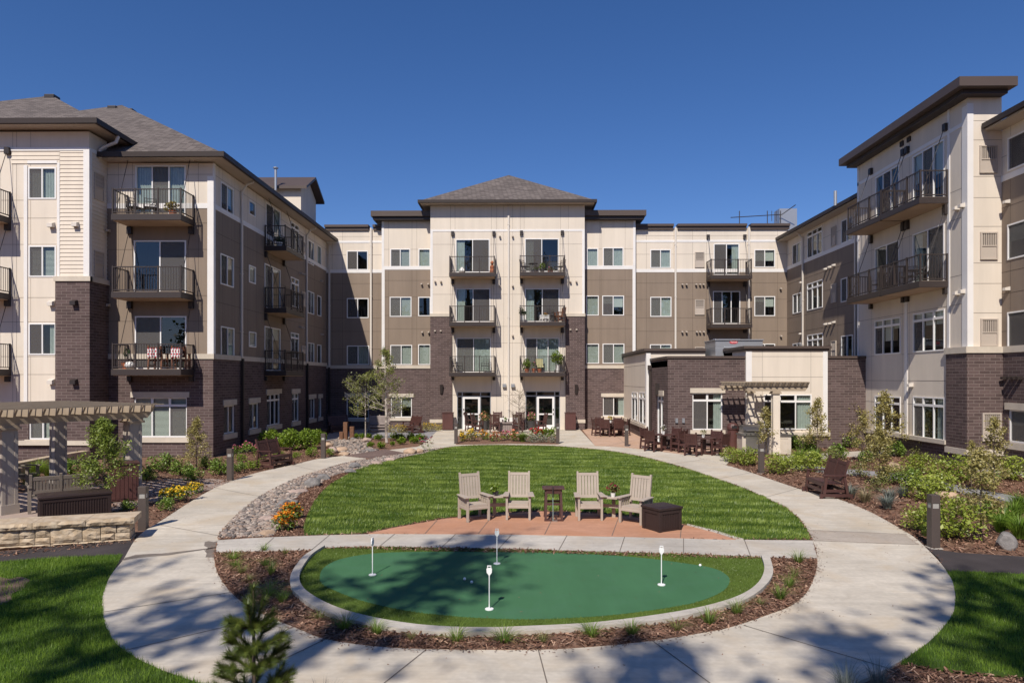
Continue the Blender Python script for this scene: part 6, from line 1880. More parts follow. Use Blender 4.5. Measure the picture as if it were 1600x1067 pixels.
# flowers
yf = shrub_proto('yellow_flower_clump', 5, 380, .36, .42, .04, 'leaf_mid', 7, 'yellow', 70, .042)
put(yf, [(265, 784, 1.0, 'yellow flowering clump, left one by the paver patio'), (287, 783, 1.05, 'yellow flowering clump, middle one beside the curved path'), (306, 770, .8, 'yellow flowering clump, farthest one by the paver patio edge')], 'yellow flower clumps', 'flowers', k=.85)
of = shrub_proto('orange_flower_clump', 6, 420, .36, .5, .04, 'leaf_mid', 7, 'orange', 95, .042)
put(of, [(449, 831, 1.0, 'orange flowering clump in front, beside the river stones'), (459, 813, .95, 'orange flowering clump behind the other, next to the lawn edge')], 'orange flower clumps', 'flowers', k=.85)
ye = shrub_proto('golden_ground_cover', 7, 900, .75, .42, .035, 'leaf_gold', 12, 'yellow', 60, .03)
put(ye, [(622, 676, 1.0, 'golden yellow ground cover left of the sunlit glider'), (668, 674, 1.1, 'golden yellow ground cover along the brick wall right of the sunlit glider'), (690, 672, .7, 'golden yellow ground cover next to the left litter cabinet')], 'golden ground cover', 'plant')
hs_ = shrub_proto('hosta_plant', 8, 260, .42, .38, .085, 'leaf_bright', 6, up=1.0)
ordn = ['first', 'second', 'third', 'fourth', 'fifth', 'sixth', 'seventh', 'eighth', 'ninth', 'tenth']
put(hs_, [(u, v, s, '%s leafy hosta from the left in the row along the slate terrace' % ordn[i]) for i, (u, v, s) in enumerate([(555, 685, .8), (566, 685, .8), (578, 686, .9), (590, 687, .9), (618, 687, 1.1), (629, 686, .9), (641, 687, 1.1), (656, 687, 1.0)])], 'hostas by the birch', 'plant', k=.8)
put(hs_, [(578, 698, .7, 'hosta on the mulch just behind the footbridge'), (596, 700, .9, 'hosta on the mulch left of the birch trunk'), (612, 696, .6, 'small hosta right of the birch trunk'), (629, 694, 1.0, 'hosta midway between birch and left walkway'), (647, 692, 1.0, 'hosta nearest the left walkway')], 'hostas by the birch', 'plant', k=.8)
rf = shrub_proto('red_flower_plant', 9, 160, .38, .62, .035, 'leaf_mid', 6, 'maroon', 26, .055)
put(rf, [(667, 706, 1.0, 'airy plant with dark red blossoms at the far left edge of the lawn')], None, 'flowers')
# front bed between the walkways
fb = [('yellow', 'leaf_olive', 722, 690, .85, 'yellow flowering mound next to the left bollard of the front bed'), ('yellow', 'leaf_olive', 738, 690, .95, 'yellow flowering mound, second from the left in the front bed'), ('orange', 'leaf_mid', 757, 688, .85, 'orange day lilies in the front bed'),
      ('salmon', 'leaf_mid', 774, 690, .9, 'low green plant with salmon flowers, left of the fire table front'), ('pink', 'leaf_bright', 790, 688.5, .85, 'low green plant with pink flowers below the low table'), ('salmon', 'leaf_bright', 803, 690, .9, 'salmon flowering plant in the middle of the front bed'), ('red', 'leaf_mid', 838, 688, 1.1, 'bright red flowers between the silver mounds')]
for i, (f, l, u, v, s, lb) in enumerate(fb):
    o = shrub_proto('bed_flowers', 20 + i, 300, .38, .44, .04, l, 7, f, 60, .04)
    put(o, [(u, v, s * 1.3, lb)], 'flowers of the front bed', 'flowers', .03)
gm = tuft_proto('grass_mound', 31, 420, .42, .55, 'leaf_mid', .008, .8)
put(gm, [(817, 691, 1.0, 'dense green grassy mound left of the silver mounds')], None, 'grass', .03)
sv = shrub_proto('silver_mound', 10, 600, .42, .40, .03, 'silver', 9)
put(sv, [(830, 692, 1.0, 'silver grey mound, leftmost of the three in the front bed'), (848, 692, 1.0, 'silver grey mound, middle of the three in the front bed'), (863, 692.5, .85, 'silver grey mound beside the right bollard of the front bed')], 'silver mounds', 'plant', .03)
tg = shrub_proto('tall_green_plant', 11, 420, .26, .85, .05, 'leaf_bright', 9)
put(tg, [(852, 688, 1.0, 'tall bright green plant at the right of the front bed, left one'), (863, 688, 1.05, 'tall bright green plant next to the right bollard of the front bed')], 'tall green plants', 'plant', .03)
# right beds
sb2 = shrub_proto('leafy_shrub', 14, 1150, .82, .72, .052, 'leaf_spring', 15)
put(sb2, [(1146, 722, .85, 'bright green shrub in front of the grill island, leftmost'), (1168, 726, .95, 'bright green shrub left of the bollard by the grill island'), (1215, 740, 1.0, 'bright green shrub right of the bollard by the grill island'), (1262, 736, 1.0, 'bright green shrub behind the right glider'), (1236, 731, .7, 'small bright green shrub between bollard and right glider'),
          (1491, 752, 1.2, 'bright green shrub right of the tan boulder path bend'), (1441, 740, 1.0, 'bright green shrub in the middle of the right bed, by the slate path'), (1574, 749, 1.1, 'bright green shrub near the right frame edge by the garden path'), (1441, 781, .95, 'bright green shrub on the mulch behind the large right bollard'), (1464, 768, .9, 'bright green shrub beside the flat tan boulder on the right'),
          (1488, 840, 1.15, 'large bright green shrub right beside the large right bollard'), (1440, 828, .75, 'small bright green shrub left of the large right bollard')], 'bright green shrubs in the right bed', 'shrub', k=.86)
put(sm, [(1236, 701, 1.25, 'dark green shrub below the pavilion window, left of two'), (1257, 704, 1.35, 'dark green shrub below the pavilion window, right of two'), (1330, 700, 1.2, 'dark green shrub at the foot of the tallest golden sapling'), (1401, 714, 1.3, 'green shrub under the left tower ground window'), (1354, 722, .9, 'low green shrub between golden saplings on the right'),
         (1387, 754, 1.0, 'green shrub behind the slate path on the right'), (1421, 760, 1.1, 'green shrub among blue grass on the right'), (1483, 719, 1.3, 'green shrub under the right tower ground window'), (1310, 717, 1.2, 'olive green shrub just behind the right glider'), (1549, 812, .8, 'green shrub beside the slim staked sapling on the right'), (1545, 757, .8, 'green shrub between the two staked saplings on the right')], 'green shrubs in the right bed', 'shrub', k=.86)
ol = shrub_proto('olive_shrub', 12, 700, .55, .7, .04, 'leaf_olive', 10)
put(ol, [(1300, 726, 1.1, 'olive golden shrub beside the right glider back'), (1370, 716, 1.2, 'olive golden shrub under the left tower window'), (1345, 745, 1.0, 'olive golden shrub in front of the tree stake'), (1372, 768, .9, 'olive golden shrub on the mulch right of the glider'), (1440, 716, 1.1, 'olive golden shrub between the tower windows'), (1510, 727, 1.0, 'olive golden shrub in front of the brick pier'), (1530, 733, 1.0, 'olive golden shrub below the brick vent grille'),
         (1570, 728, 1.0, 'olive golden shrub at the right near wall'), (1500, 806, .9, 'olive golden shrub behind the largest bright shrub on the right'), (1530, 800, .9, 'olive golden shrub next to the slim staked sapling'), (1400, 745, .8, 'olive golden shrub in the slate path bend')], 'olive shrubs in the right bed', 'shrub', k=.8)
# saplings
gs = tree_proto('golden_sapling', 41, 2.1, .72, 2400, .038, .022, .12, 'leaf_gold', shape='cone', nb=30, sub=4)
gs2 = tree_proto('golden_sapling', 42, 2.1, .58, 1500, .038, .02, .2, 'leaf_gold', shape='cone', nb=22, sub=4)
SG = 'golden leaved saplings'
put(gs, [(307, 735, .9, 'small golden sapling before the brick corner at left'), (1277, 707, 1.15, 'golden sapling in front of the cream pavilion wall'), (1334, 699, 1.28, 'tallest golden sapling in front of the right pavilion brick'), (1383.5, 714, 1.3, 'golden sapling in front of the left tower window'), (1374, 758, .85, 'golden sapling in the middle of the mulch right of the glider')], SG, 'tree')
put(gs2, [(1197, 712, 1.0, 'thin golden sapling in front of the arbor post'), (1452, 717, .95, 'golden sapling in front of the right tower window'), (1492, 719, 1.05, 'golden sapling at the tower brick corner'), (1418, 701, .8, 'golden sapling between the two tower windows'), (1553, 773, 1.05, 'slim golden sapling with green tag near the right edge'), (1518, 767, .7, 'small golden sapling on the slate path edge at right'), (1533, 842, .9, 'small golden sapling left of the grey boulder'), (1348, 722, .9, 'thin golden sapling right of the glider back')], SG, 'tree')
# trees with names of their own
bt = tree_proto('birch_tree', 51, 5.0, 1.45, 4000, .046, .075, .24, 'leaf_birch', 'birch_bark', shape='cone', nb=46, sub=6, lean=-.2)
put(bt, [(604, 692, 1.0, 'young birch with pale trunk and airy crown at the back left')], None, 'tree')
bt2 = tree_proto('birch_tree', 52, 3.6, 1.25, 2200, .046, .035, .36, 'leaf_birch', 'birch_bark', shape='oval', nb=36, sub=6)
put(bt2, [(571, 688, 1.0, 'second smaller bushy birch in front of the shaded brick wall')], None, 'tree')
ct = tree_proto('bare_sapling', 53, 2.7, .95, 90, .03, .035, .3, 'leaf_olive', shape='oval', nb=26, sub=7, tw=.7)
put(ct, [(811, 678, 1.0, 'nearly bare sapling between the two entrance doors')], None, 'tree')
pt = tree_proto('pergola_tree', 54, 2.35, .80, 4600, .034, .035, .25, 'leaf_fresh', shape='cone', nb=40, sub=6)
x, y, _ = G(163, 799)
o = place(pt, 'small green tree with thin trunk in front of the big pergola', (x, y, 0), .4); o['category'] = 'tree'
# grass tufts
tf = tuft_proto('grass_tuft', 61, 120, .2, .42, 'leaf_mid', .003, 1.0)
tf2 = tuft_proto('grass_tuft', 62, 80, .16, .34, 'leaf_olive', .003, 1.0)
ring = [(413, 862), (445.6, 868), (364, 876), (369, 888), (377.5, 897), (415, 886), (424, 900), (389, 910), (419, 934), (441, 944), (499, 970), (538, 986), (588, 993), (642.5, 1002), (713, 1004), (786, 1006), (848, 1006), (925, 997), (987.5, 995), (1058, 987), (1108, 977), (1151.6, 962), (1187.5, 948), (1219, 938), (1233, 919), (1242, 903), (1247, 881)]
ordl = ['first', 'second', 'third', 'fourth', 'fifth', 'sixth', 'seventh', 'eighth', 'ninth', 'tenth', 'eleventh', 'twelfth', 'thirteenth', 'fourteenth']
for i, (u, v) in enumerate(ring):
    lb = '%s grass tuft in the curved mulch strip, counted from its %s end' % ((ordl[i], 'left') if i < 14 else (ordl[len(ring) - 1 - i], 'right'))
    put([tf, tf2][i % 3 == 1], [(u, v, (rnd.uniform(.55, 1.0), rnd.uniform(.55, 1.0), rnd.uniform(.35, .68)), lb)], 'grass tufts around the putting green', 'grass tuft', .026)
lg = tuft_proto('long_grass', 63, 260, .3, .6, 'leaf_bright', .006, .8)
put(lg, [(47, 765, 1.1, 'long grass tuft nearest the front pergola post'), (55, 747, 1.0, 'long grass tuft behind the pergola, middle one'), (63, 739, .9, 'long grass tuft along the curved edging'), (76, 747, .9, 'long grass tuft left of the rear pergola post')], 'long grass under the pergola', 'grass tuft')
lg2 = tuft_proto('long_grass', 64, 320, .32, .55, 'grass2', .006, .9)
put(lg2, [(1571, 826, 1.0, 'dark long grass tuft behind the grey boulder'), (1583, 815, 1.0, 'dark long grass tuft at the right, second from the boulder'), (1593, 842, 1.0, 'dark long grass tuft right of the grey boulder'), (1563, 832, .8, 'dark long grass tuft just left of the grey boulder top'), (1594, 801, 1.0, 'dark long grass tuft under the slate path at right'), (1588, 714, .9, 'long grass tuft at the near brick wall'), (1250, 727, 1.3, 'dark grass clump behind the shrubs by the grill island'), (1275, 724, 1.2, 'dark grass clump below the right pavilion window')], 'dark long grass', 'grass tuft')
bg_ = tuft_proto('blue_grass', 65, 220, .28, .36, 'blue_grass', .005, 1.0)
put(bg_, [(1386, 795, 1.1, 'blue grey grass tuft nearest the path on the right'), (1328, 778, 1.2, 'blue grey grass tuft right of the glider'), (1390, 782, 1.0, 'blue grey grass tuft, middle of the right mulch'), (1411, 777, 1.0, 'blue grey grass tuft left of the bright shrub')], 'blue grey grasses', 'grass tuft')
dg = tuft_proto('dry_grass', 66, 160, .3, .34, 'tan_grass', .005, 1.0)
put(dg, [(1352, 785, 1.2, 'dry tan grass tuft between blue grasses on the right'), (1520, 747, 1.0, 'dry tan grass tuft on the mulch by the slate path')], 'dry grasses', 'grass tuft')
fgt = tuft_proto('foreground_grass', 67, 150, .25, .55, 'blue_grass', .004, .7)
put(fgt, [(1322, 1092, .75, 'blue green grass tuft at the bottom edge, left of two'), (1372, 1084, .7, 'blue green grass tuft at the bottom edge, right of two'), (505, 1140, .8, 'wispy grass stalks at the bottom edge beside the pine')], 'grasses at the bottom edge', 'grass tuft', 0)

# --- the young pine in the foreground
def pine(seed, h, nb, L0, needles, nl=.075):
    g = np.random.default_rng(seed)
    mb = MB().tube([(0, 0, 0), (.01, 0, h * .5), (0, .01, h)], [.028, .018, .006], 7)
    S = []
    def shoot(p0, p1, k):
        mb.tube([p0, (np.array(p0) + p1) / 2 + np.array([0, 0, -.01]), p1], [.008, .006, .003], 5, False)
        t = g.uniform(.12, 1.02, k)[:, None]
        S.append((np.array(p0) + (np.array(p1) - p0) * t, np.tile((np.array(p1) - p0) / np.linalg.norm(np.array(p1) - p0), (k, 1))))
    for w in range(nb):
        z = h * (.10 + .68 * w / (nb - 1))
        m_ = 6
        for k in range(m_):
            a = 6.283 * (k + g.uniform(-.25, .25)) / m_ + w * .5
            L_ = L0 * (1.05 - .62 * w / (nb - 1)) * g.uniform(.75, 1.15)
            p0 = np.array([0, 0, z]); d = np.array([math.cos(a), math.sin(a), g.uniform(.25, .55)])
            p1 = p0 + d * L_
            shoot(p0, p1, needles)
            for s in (-1, 1):
                if L_ > .22:
                    q = p0 + d * L_ * .55
                    e = np.array([math.cos(a + s * .7), math.sin(a + s * .7), .5]) * L_ * .42
                    shoot(q, q + e, int(needles * .55))
    shoot(np.array([0, 0, h * .72]), np.array([0, .01, h]), int(needles * 1.6))
    for s in range(3):
        a = 2.1 * s + .4
        shoot(np.array([0, 0, h * .76]), np.array([math.cos(a) * .09, math.sin(a) * .09, h * .93]), needles)
    C = np.concatenate([s[0] for s in S]); D = np.concatenate([s[1] for s in S])
    n = len(C)
    r = rvec(g, n); r -= D * (r * D).sum(1, keepdims=True); r /= np.linalg.norm(r, axis=1, keepdims=True)
    tip = C + (D * .75 + r * .75) * nl * g.uniform(.7, 1.15, n)[:, None]
    sd = np.cross(D, r) * .0019
    V = np.stack([C - sd, C + sd, tip], 1).reshape(-1, 3)
    return mb, V, np.arange(3 * n).reshape(n, 3)
mb, V, F_ = pine(71, 1.62, 7, .50, 480, .085)
t = thing('young_pine', 'young pine tree with upright top shoots at the bottom left', 'tree', (-2.36, 6.0, -.12))
mb.build('trunk', M['bark'], t); np_obj('needles', V, F_, M['needle'], t)

# --- balcony plants
def potted(label, p, pot, ph, pr, leafn, r, h, leaf, m, flower=None, name='potted_plant', seed=0, hang=False):
    g = np.random.default_rng(900 + seed)
    t = thing(name, label, 'plant', p)
    MB().lathe([(pr * .7, 0), (pr, ph * .92), (pr * 1.08, ph), (pr * .9, ph), (pr * .85, ph * .9)], 14).build('pot', M[pot], t)
    P = clump_pts(g, leafn, r, h, 7); P[:, 2] += ph * .8
    np_obj('foliage', *leaf_quads(P, leaf, g, .4), M[m], t)
    if flower:
        C = P[g.integers(0, leafn, 40)] + np.array([0, 0, .03])
        np_obj('blossoms', *leaf_quads(C, np.full(40, .04), g, 1.0, .9), FL[flower], t)
    return t
BPL = [('b_0', .8, .6, 'terracotta', .22, .17, 420, .33, .42, .05, 'leaf_gold', 'yellow', 'yellow green potted plant on the left top balcony'), ('b_2', .12, .6, 'terracotta', .26, .17, 60, .14, .95, .06, 'leaf_dark', None, 'tall thin cactus like plant in an orange pot on the left lower balcony'),
       ('c3_1_0', .36, .55, 'charcoal', .2, .14, 160, .2, .34, .04, 'leaf_mid', 'purple', 'purple flowering pot on the top right centre balcony'), ('c3_1_0', .5, .55, 'charcoal', .25, .16, 260, .24, .55, .05, 'leaf_bright', None, 'tall green potted plant in the middle of the top right centre balcony'), ('c3_1_0', .68, .6, 'terracotta', .15, .2, 180, .26, .25, .045, 'leaf_olive', 'pink', 'low pot with pink flowers on the top right centre balcony'),
       ('c3_1_1', .06, .55, 'white_glaze', .45, .17, 150, .3, .6, .08, 'leaf_dark', None, 'spiky dark plant in a tall white pot on the middle right balcony'), ('c3_1_1', .57, .62, 'white_glaze', .42, .12, 120, .2, .22, .04, 'leaf_olive', 'orange', 'orange flowers standing in the white crate on the middle right balcony'),
       ('c3_1_2', .16, .72, 'terracotta', .24, .16, 620, .48, .72, .055, 'leaf_bright', None, 'bushy green pot plant at the left of the lowest right balcony'), ('c3_1_2', .32, .6, 'terracotta', .26, .16, 130, .16, .58, .04, 'leaf_mid', 'pink', 'pink flowers in a red pot on the lowest right balcony'), ('c3_1_2', .84, .6, 'white_glaze', .5, .14, 950, .58, .95, .06, 'leaf_bright', None, 'large leafy plant spilling over the rail of the lowest right balcony'), ('c3_1_2', .44, .7, 'terracotta', .24, .15, 30, .1, .12, .04, 'leaf_mid', None, 'small orange pot beside the yellow chair'),
       ('l_2', .45, .5, 'charcoal', .25, .16, 260, .26, .5, .05, 'leaf_dark', None, 'dark potted plant on the top balcony of the shaded left wall'), ('l_2', .15, .55, 'white_glaze', .25, .16, 160, .2, .4, .05, 'leaf_dark', None, 'plant in a white pot on the top balcony of the shaded left wall')]
for i, (k, f, d, pot, ph, pr, n, r, h, lf, m, fl, lb) in enumerate(BPL):
    p, _ = bal_pt(k, f, d)
    potted(lb, p, pot, ph, pr, n, r, h, lf, m, fl, seed=i)
for (x, y, z), lb, s in ((URN[0], 'pink and green flowers filling the planter by the left door', 30), (URN[1], 'pink and green flowers filling the planter by the right door', 31)):
    g = np.random.default_rng(s)
    P = clump_pts(g, 380, .42, .62, 8)
    o = np_obj('planter_flowers', *leaf_quads(P, .05, g, .3), M['leaf_olive']); o.location = (x, y, z)
    C = P[g.integers(0, 380, 46)] + np.array([0, 0, .05])
    np_obj('blossoms', *leaf_quads(C, np.full(46, .06), g, .9, .9), FL['salmon' if s == 30 else 'pink'], o)
    tag(o, lb, 'flowers', 'flowers in the tall planters')
for i, ((x, y, z), lb, fl) in enumerate(zip(TOPS, ['small yellow flower pot on the left dining table', 'white pot with green plant on the middle dining table', 'white pot with green plant on the right dining table'], ['yellow', 'white', None])):
    potted(lb, (x, y, z), 'white_glaze', .14, .08, 90, .16, .3, .035, 'leaf_olive', fl, seed=40 + i)
def mid(q, l): return (sum(p[0] for p in q) / 4 + l[0], sum(p[1] for p in q) / 4 + l[1], .53 + l[2])
potted('small bright green plant in a dark pot on the left corner table', mid(q1, l1), 'charcoal', .10, .075, 160, .14, .18, .035, 'leaf_bright', None, seed=50)
potted('small reddish plant in a white pot on the right corner table', mid(q2, l2), 'white_glaze', .10, .06, 140, .15, .2, .035, 'leaf_olive', 'maroon', seed=51)
potted('small plant in a pot on the low fire table', (-.93, 42.75, .642), 'charcoal', .12, .09, 90, .16, .2, .04, 'leaf_mid', None, seed=52)

# --- boulders
def rock_mesh(seed, sub=3):
    g = random.Random(seed)
    import bmesh
    from mathutils import noise
    bm = bmesh.new(); bmesh.ops.create_icosphere(bm, subdivisions=sub, radius=1)
    off = Vector((g.uniform(-50, 50), g.uniform(-50, 50), g.uniform(-50, 50)))
    pl_ = [(Vector((g.gauss(0, 1), g.gauss(0, 1), g.gauss(0, .7))).normalized(), g.uniform(.62, .9)) for _ in range(9)]
    for v in bm.verts:
        p = v.co.copy()
        r = 1 + .16 * noise.noise(p * 1.2 + off) + .05 * noise.noise(p * 4 + off)
        p *= r
        for n_, d in pl_:
            e = p.dot(n_) - d
            if e > 0: p -= n_ * e * .85
        v.co = p
    me = bpy.data.meshes.new('boulder'); bm.to_mesh(me); bm.free()
    return me
M['rock_tan'] = mat('tan_boulder', (0.44, 0.31, 0.21), .9, noise=(5, .2), bump=.5, bscale=14)
M['rock_pink'] = mat('pink_boulder', (0.40, 0.30, 0.25), .9, noise=(5, .2), bump=.5, bscale=14)
M['rock_grey'] = mat('grey_boulder', (0.20, 0.185, 0.175), .9, noise=(7, .35), bump=.9, bscale=16)
RM = [rock_mesh(s) for s in (1, 2, 3, 4)]
BO = [(513, 700, .52, .42, 'tan', 'big tan boulder beside the bollard, rear one'), (519, 707.5, .5, .4, 'pink', 'big pale boulder beside the bollard, front one'), (533, 706, .55, .32, 'tan', 'orange tan boulder left of the footbridge'), (537, 712.5, .5, .25, 'tan', 'low tan boulder touching the path at the footbridge'),
      (573, 692, .6, .42, 'pink', 'pale boulder on the right rim of the back rock bed'), (577, 706, .5, .2, 'grey', 'flat grey boulder at the back edge of the footbridge'), (551, 688, .4, .25, 'grey', 'grey boulder right behind the timber posts'),
      (640, 711, .55, .4, 'tan', 'orange tan boulder at the right end of the footbridge'), (656, 709.5, .42, .38, 'tan', 'upright tan boulder beside the dark red flowers'), (587, 726.5, .5, .22, 'pink', 'pale flat boulder in front of the footbridge'), (609, 721, .45, .22, 'pink', 'small pale boulder between footbridge and lawn'),
      (553, 733, .5, .32, 'grey', 'grey boulder at the lawn corner near the footbridge'), (546, 740, .4, .22, 'grey', 'small grey boulder beside the lawn tuft'), (486, 761, .62, .42, 'grey', 'large grey boulder with a dark flat end in the river stones'), (502, 751, .5, .28, 'grey', 'bluish grey boulder behind the large grey one'),
      (441, 795, .45, .3, 'grey', 'blue grey boulder at the mulch edge above the orange flowers'), (455, 789, .35, .2, 'grey', 'small blue grey boulder behind the orange flowers'), (464, 772, .5, .2, 'pink', 'flat pinkish boulder in the middle of the river stones'), (419, 814, .55, .14, 'pink', 'flat tan slab stone near the orange flowers'), (414, 838, .42, .16, 'tan', 'flat tan stone next to the cross walk'),
      (1402, 737, .55, .5, 'tan', 'tan boulder amid green shrubs in the right bed'), (1482, 778, .55, .26, 'tan', 'flat orange tan boulder behind the large right bollard'), (1577, 857, .40, .42, 'grey', 'grey boulder at the lower right on the mulch'), (1238, 731, .5, .22, 'grey', 'flat grey stone between shrubs near the right glider')]
for i, (u, v, w, h, c, lb) in enumerate(BO):
    o = bpy.data.objects.new('boulder', RM[i % 4].copy() if False else RM[i % 4]); COL.objects.link(o)
    x, y, _ = G(u, v)
    o.location = (x, y + w * .25, h * .25); o.scale = (w * rnd.uniform(.5, .62), w * .45, h * .5); o.rotation_euler = (0, 0, rnd.uniform(0, 6.28))
    me = bpy.data.meshes.get('boulder_' + c + str(i % 4))
    if me is None:
        me = RM[i % 4].copy(); me.name = 'boulder_' + c + str(i % 4); me.materials.append(M['rock_' + c])
    o.data = me
    tag(o, lb, 'boulder', 'boulders in the beds')

# --- river stones, bark chips, grass blades (nobody could count these)
def pebble_mat():
    m = bpy.data.materials.new('river_stone'); m.use_nodes = True
    N, L = m.node_tree.nodes, m.node_tree.links
    p = N['Principled BSDF']; p.inputs['Roughness'].default_value = .8
    g = N.new('ShaderNodeNewGeometry'); r = N.new('ShaderNodeValToRGB')
    e = r.color_ramp.elements
    cs = [(0, (.07, .06, .058)), (.2, (.21, .175, .15)), (.4, (.33, .25, .20)), (.55, (.14, .122, .115)), (.72, (.38, .32, .265)), (.88, (.28, .195, .145)), (1, (.50, .43, .37))]
    e[0].position, e[0].color = cs[0][0], (*cs[0][1], 1); e[1].position, e[1].color = cs[-1][0], (*cs[-1][1], 1)
    for p_, c in cs[1:-1]:
        q = e.new(p_); q.color = (*c, 1)
    L.new(g.outputs['Random Per Island'], r.inputs[0]); L.new(r.outputs[0], p.inputs['Base Color'])
    return m
ico_v, ico_f = None, None
def ico():
    import bmesh
    bm = bmesh.new(); bmesh.ops.create_icosphere(bm, subdivisions=2, radius=1)
    v = np.array([x.co[:] for x in bm.verts]); f = np.array([[q.index for q in x.verts] for x in bm.faces]); bm.free()
    return v, f
IV, IF = ico()
def pebbles(name, poly, dens, lo, hi, seed, lb, zz=.03):
    X, Y, g = scatter(poly, dens, seed)
    n = len(X)
    s = lo + (hi - lo) * g.uniform(0, 1, n) ** 2.2
    sc = np.stack([s * g.uniform(.8, 1.35, n), s * g.uniform(.7, 1.1, n), s * g.uniform(.45, .75, n)], 1)
    a = g.uniform(0, 6.283, n); c, s_ = np.cos(a), np.sin(a)
    V = IV[None] * sc[:, None]
    V = V * (1 + .13 * np.sin(IV[None] * g.uniform(1.5, 3, (n, 1, 1)) + g.uniform(0, 6, (n, 1, 3))))
    W = np.empty_like(V); W[..., 0] = V[..., 0] * c[:, None] - V[..., 1] * s_[:, None]; W[..., 1] = V[..., 0] * s_[:, None] + V[..., 1] * c[:, None]; W[..., 2] = V[..., 2]
    W += np.stack([X, Y, zz + sc[:, 2] * g.uniform(.1, .8, n)], 1)[:, None]
    F = (IF[None] + (np.arange(n) * len(IV))[:, None, None]).reshape(-1, 3)
    o = np_obj(name, W.reshape(-1, 3), F, M['river'], smooth=True)
    return tag(o, lb, 'river stones', kind='stuff')
M['river'] = pebble_mat()
pebbles('river_stones', rock, 480, .016, .062, 5, 'mixed tan and grey river stones filling the dry creek bed')
pebbles('river_stones', rock2, 130, .035, .10, 6, 'pale river stones in the bed behind the footbridge', .015)

def chip_mat():
    m = bpy.data.materials.new('bark_chip'); m.use_nodes = True
    N, L = m.node_tree.nodes, m.node_tree.links
    p = N['Principled BSDF']; p.inputs['Roughness'].default_value = .9; p.inputs['Specular IOR Level'].default_value = .1
    g = N.new('ShaderNodeNewGeometry'); r = N.new('ShaderNodeValToRGB'); e = r.color_ramp.elements
    e[0].color = (.07, .036, .025, 1); e[1].color = (.46, .31, .22, 1); q = e.new(.55); q.color = (.19, .10, .068, 1); q = e.new(.85); q.color = (.30, .175, .12, 1)
    L.new(g.outputs['Random Per Island'], r.inputs[0]); L.new(r.outputs[0], p.inputs['Base Color'])
    return m
M['chip'] = chip_mat()
def chips(poly, dens, seed, z, s=.032, holes=(), name='bark_chips', lb='loose brown bark chips covering the planting beds'):
    X, Y, g = scatter(poly, dens, seed, holes)
    n = len(X)
    C = np.stack([X, Y, z + g.uniform(0, .025, n)], 1)
    nr = g.normal(size=(n, 3)) * .45; nr[:, 2] = 1; nr /= np.linalg.norm(nr, axis=1, keepdims=True)
    t = np.cross(nr, rvec(g, n)); t /= np.linalg.norm(t, axis=1, keepdims=True); b = np.cross(nr, t)
    L_ = (s * g.uniform(.5, 1.5, n))[:, None]; w = (s * .26 * g.uniform(.5, 1.5, n))[:, None]
    V = np.stack([C - t * L_ - b * w, C + t * L_ - b * w * .7, C + t * L_ + b * w, C - t * L_ + b * w * .8], 1).reshape(-1, 3)
    o = np_obj(name, V, np.arange(4 * n).reshape(n, 4), M['chip'])
    return tag(o, lb, 'bark mulch', kind='stuff')
ringbed = [p for p in IN]
chips(ringbed, 700, 8, .03, .034, (lawn, curb, cross, pat, rock), lb='loose brown bark chips in the strip round the putting green')
bed_r = gp([(1140, 728), (1152, 712), (1200, 700), (1290, 699), (1350, 693), (1480, 712), (1700, 725), (1760, 880), (1600, 870), (1500, 864), (1452, 857), (1428, 840), (1397, 821), (1352, 797), (1308, 780), (1247, 764), (1174, 739), (1134, 727)])
chips(bed_r, 150, 9, .012, .045, (PATH1, PATH2), lb='loose bark chips on the right planting bed')
bed_l = gp([(228, 828), (250, 815), (295, 786), (335, 763), (369, 750), (400, 739), (456, 727), (501, 716), (530, 713), (500, 690), (420, 700), (330, 722), (150, 728), (40, 745), (60, 790), (200, 815)])
chips(bed_l, 110, 10, .012, .045, lb='loose bark chips on the left planting bed')
chips(gp([(1390, 1046), (1407, 1037), (1500, 1050), (1600, 1058), (1760, 1060), (1800, 1110), (1330, 1110)]), 900, 12, .0, .03, lb='loose bark chips at the bottom right corner')
chips(gp([(-200, 880), (0, 862), (210, 843), (213, 849), (0, 871), (-200, 892)]), 260, 13, .014, .03, lb='loose bark chips along the foot of the limestone wall')

def litter(poly, dens, seed, z, lb, holes=()):
    X, Y, g = scatter(poly, dens, seed, holes)
    n = len(X)
    C = np.stack([X, Y, np.full(n, z + .004)], 1)
    V, F = leaf_quads(C, .016, g, 3.0)
    V[:, 2] = np.maximum(V[:, 2], z + .002)
    o = np_obj('leaf_litter', V, F, M['chip'])
    return tag(o, lb, 'fallen leaves', kind='stuff')
def spill(line, n, seed, z, sd=.07):
    g = np.random.default_rng(seed)
    P = np.asarray(line); k = g.integers(0, len(P) - 1, n); t = g.uniform(0, 1, n)[:, None]
    C2 = P[k] * (1 - t) + P[k + 1] * t + g.normal(size=(n, 2)) * sd
    C = np.concatenate([C2, np.full((n, 1), z + .006)], 1)
    V, F = leaf_quads(C, .02, g, 3.0, .35); V[:, 2] = np.maximum(V[:, 2], z + .003)
    return tag(np_obj('bark_crumbs', V, F, M['chip']), 'bark crumbs spilled along the path edge', 'bark mulch', kind='stuff')
spill(IN[len(IN) // 2:], 1500, 41, .026); spill(PO[:len(PO) // 4], 500, 42, .02); spill(PO[-len(PO) // 4:-4], 700, 43, .02)
litter(PO, 2.2, 31, .02, 'a few fallen leaves and bark crumbs on the concrete path', (IN,))
litter(green, 3.5, 32, .036, 'a few dry leaf crumbs on the putting green')
litter(cross, 3.0, 33, .034, 'a few crumbs of bark on the cross walk')
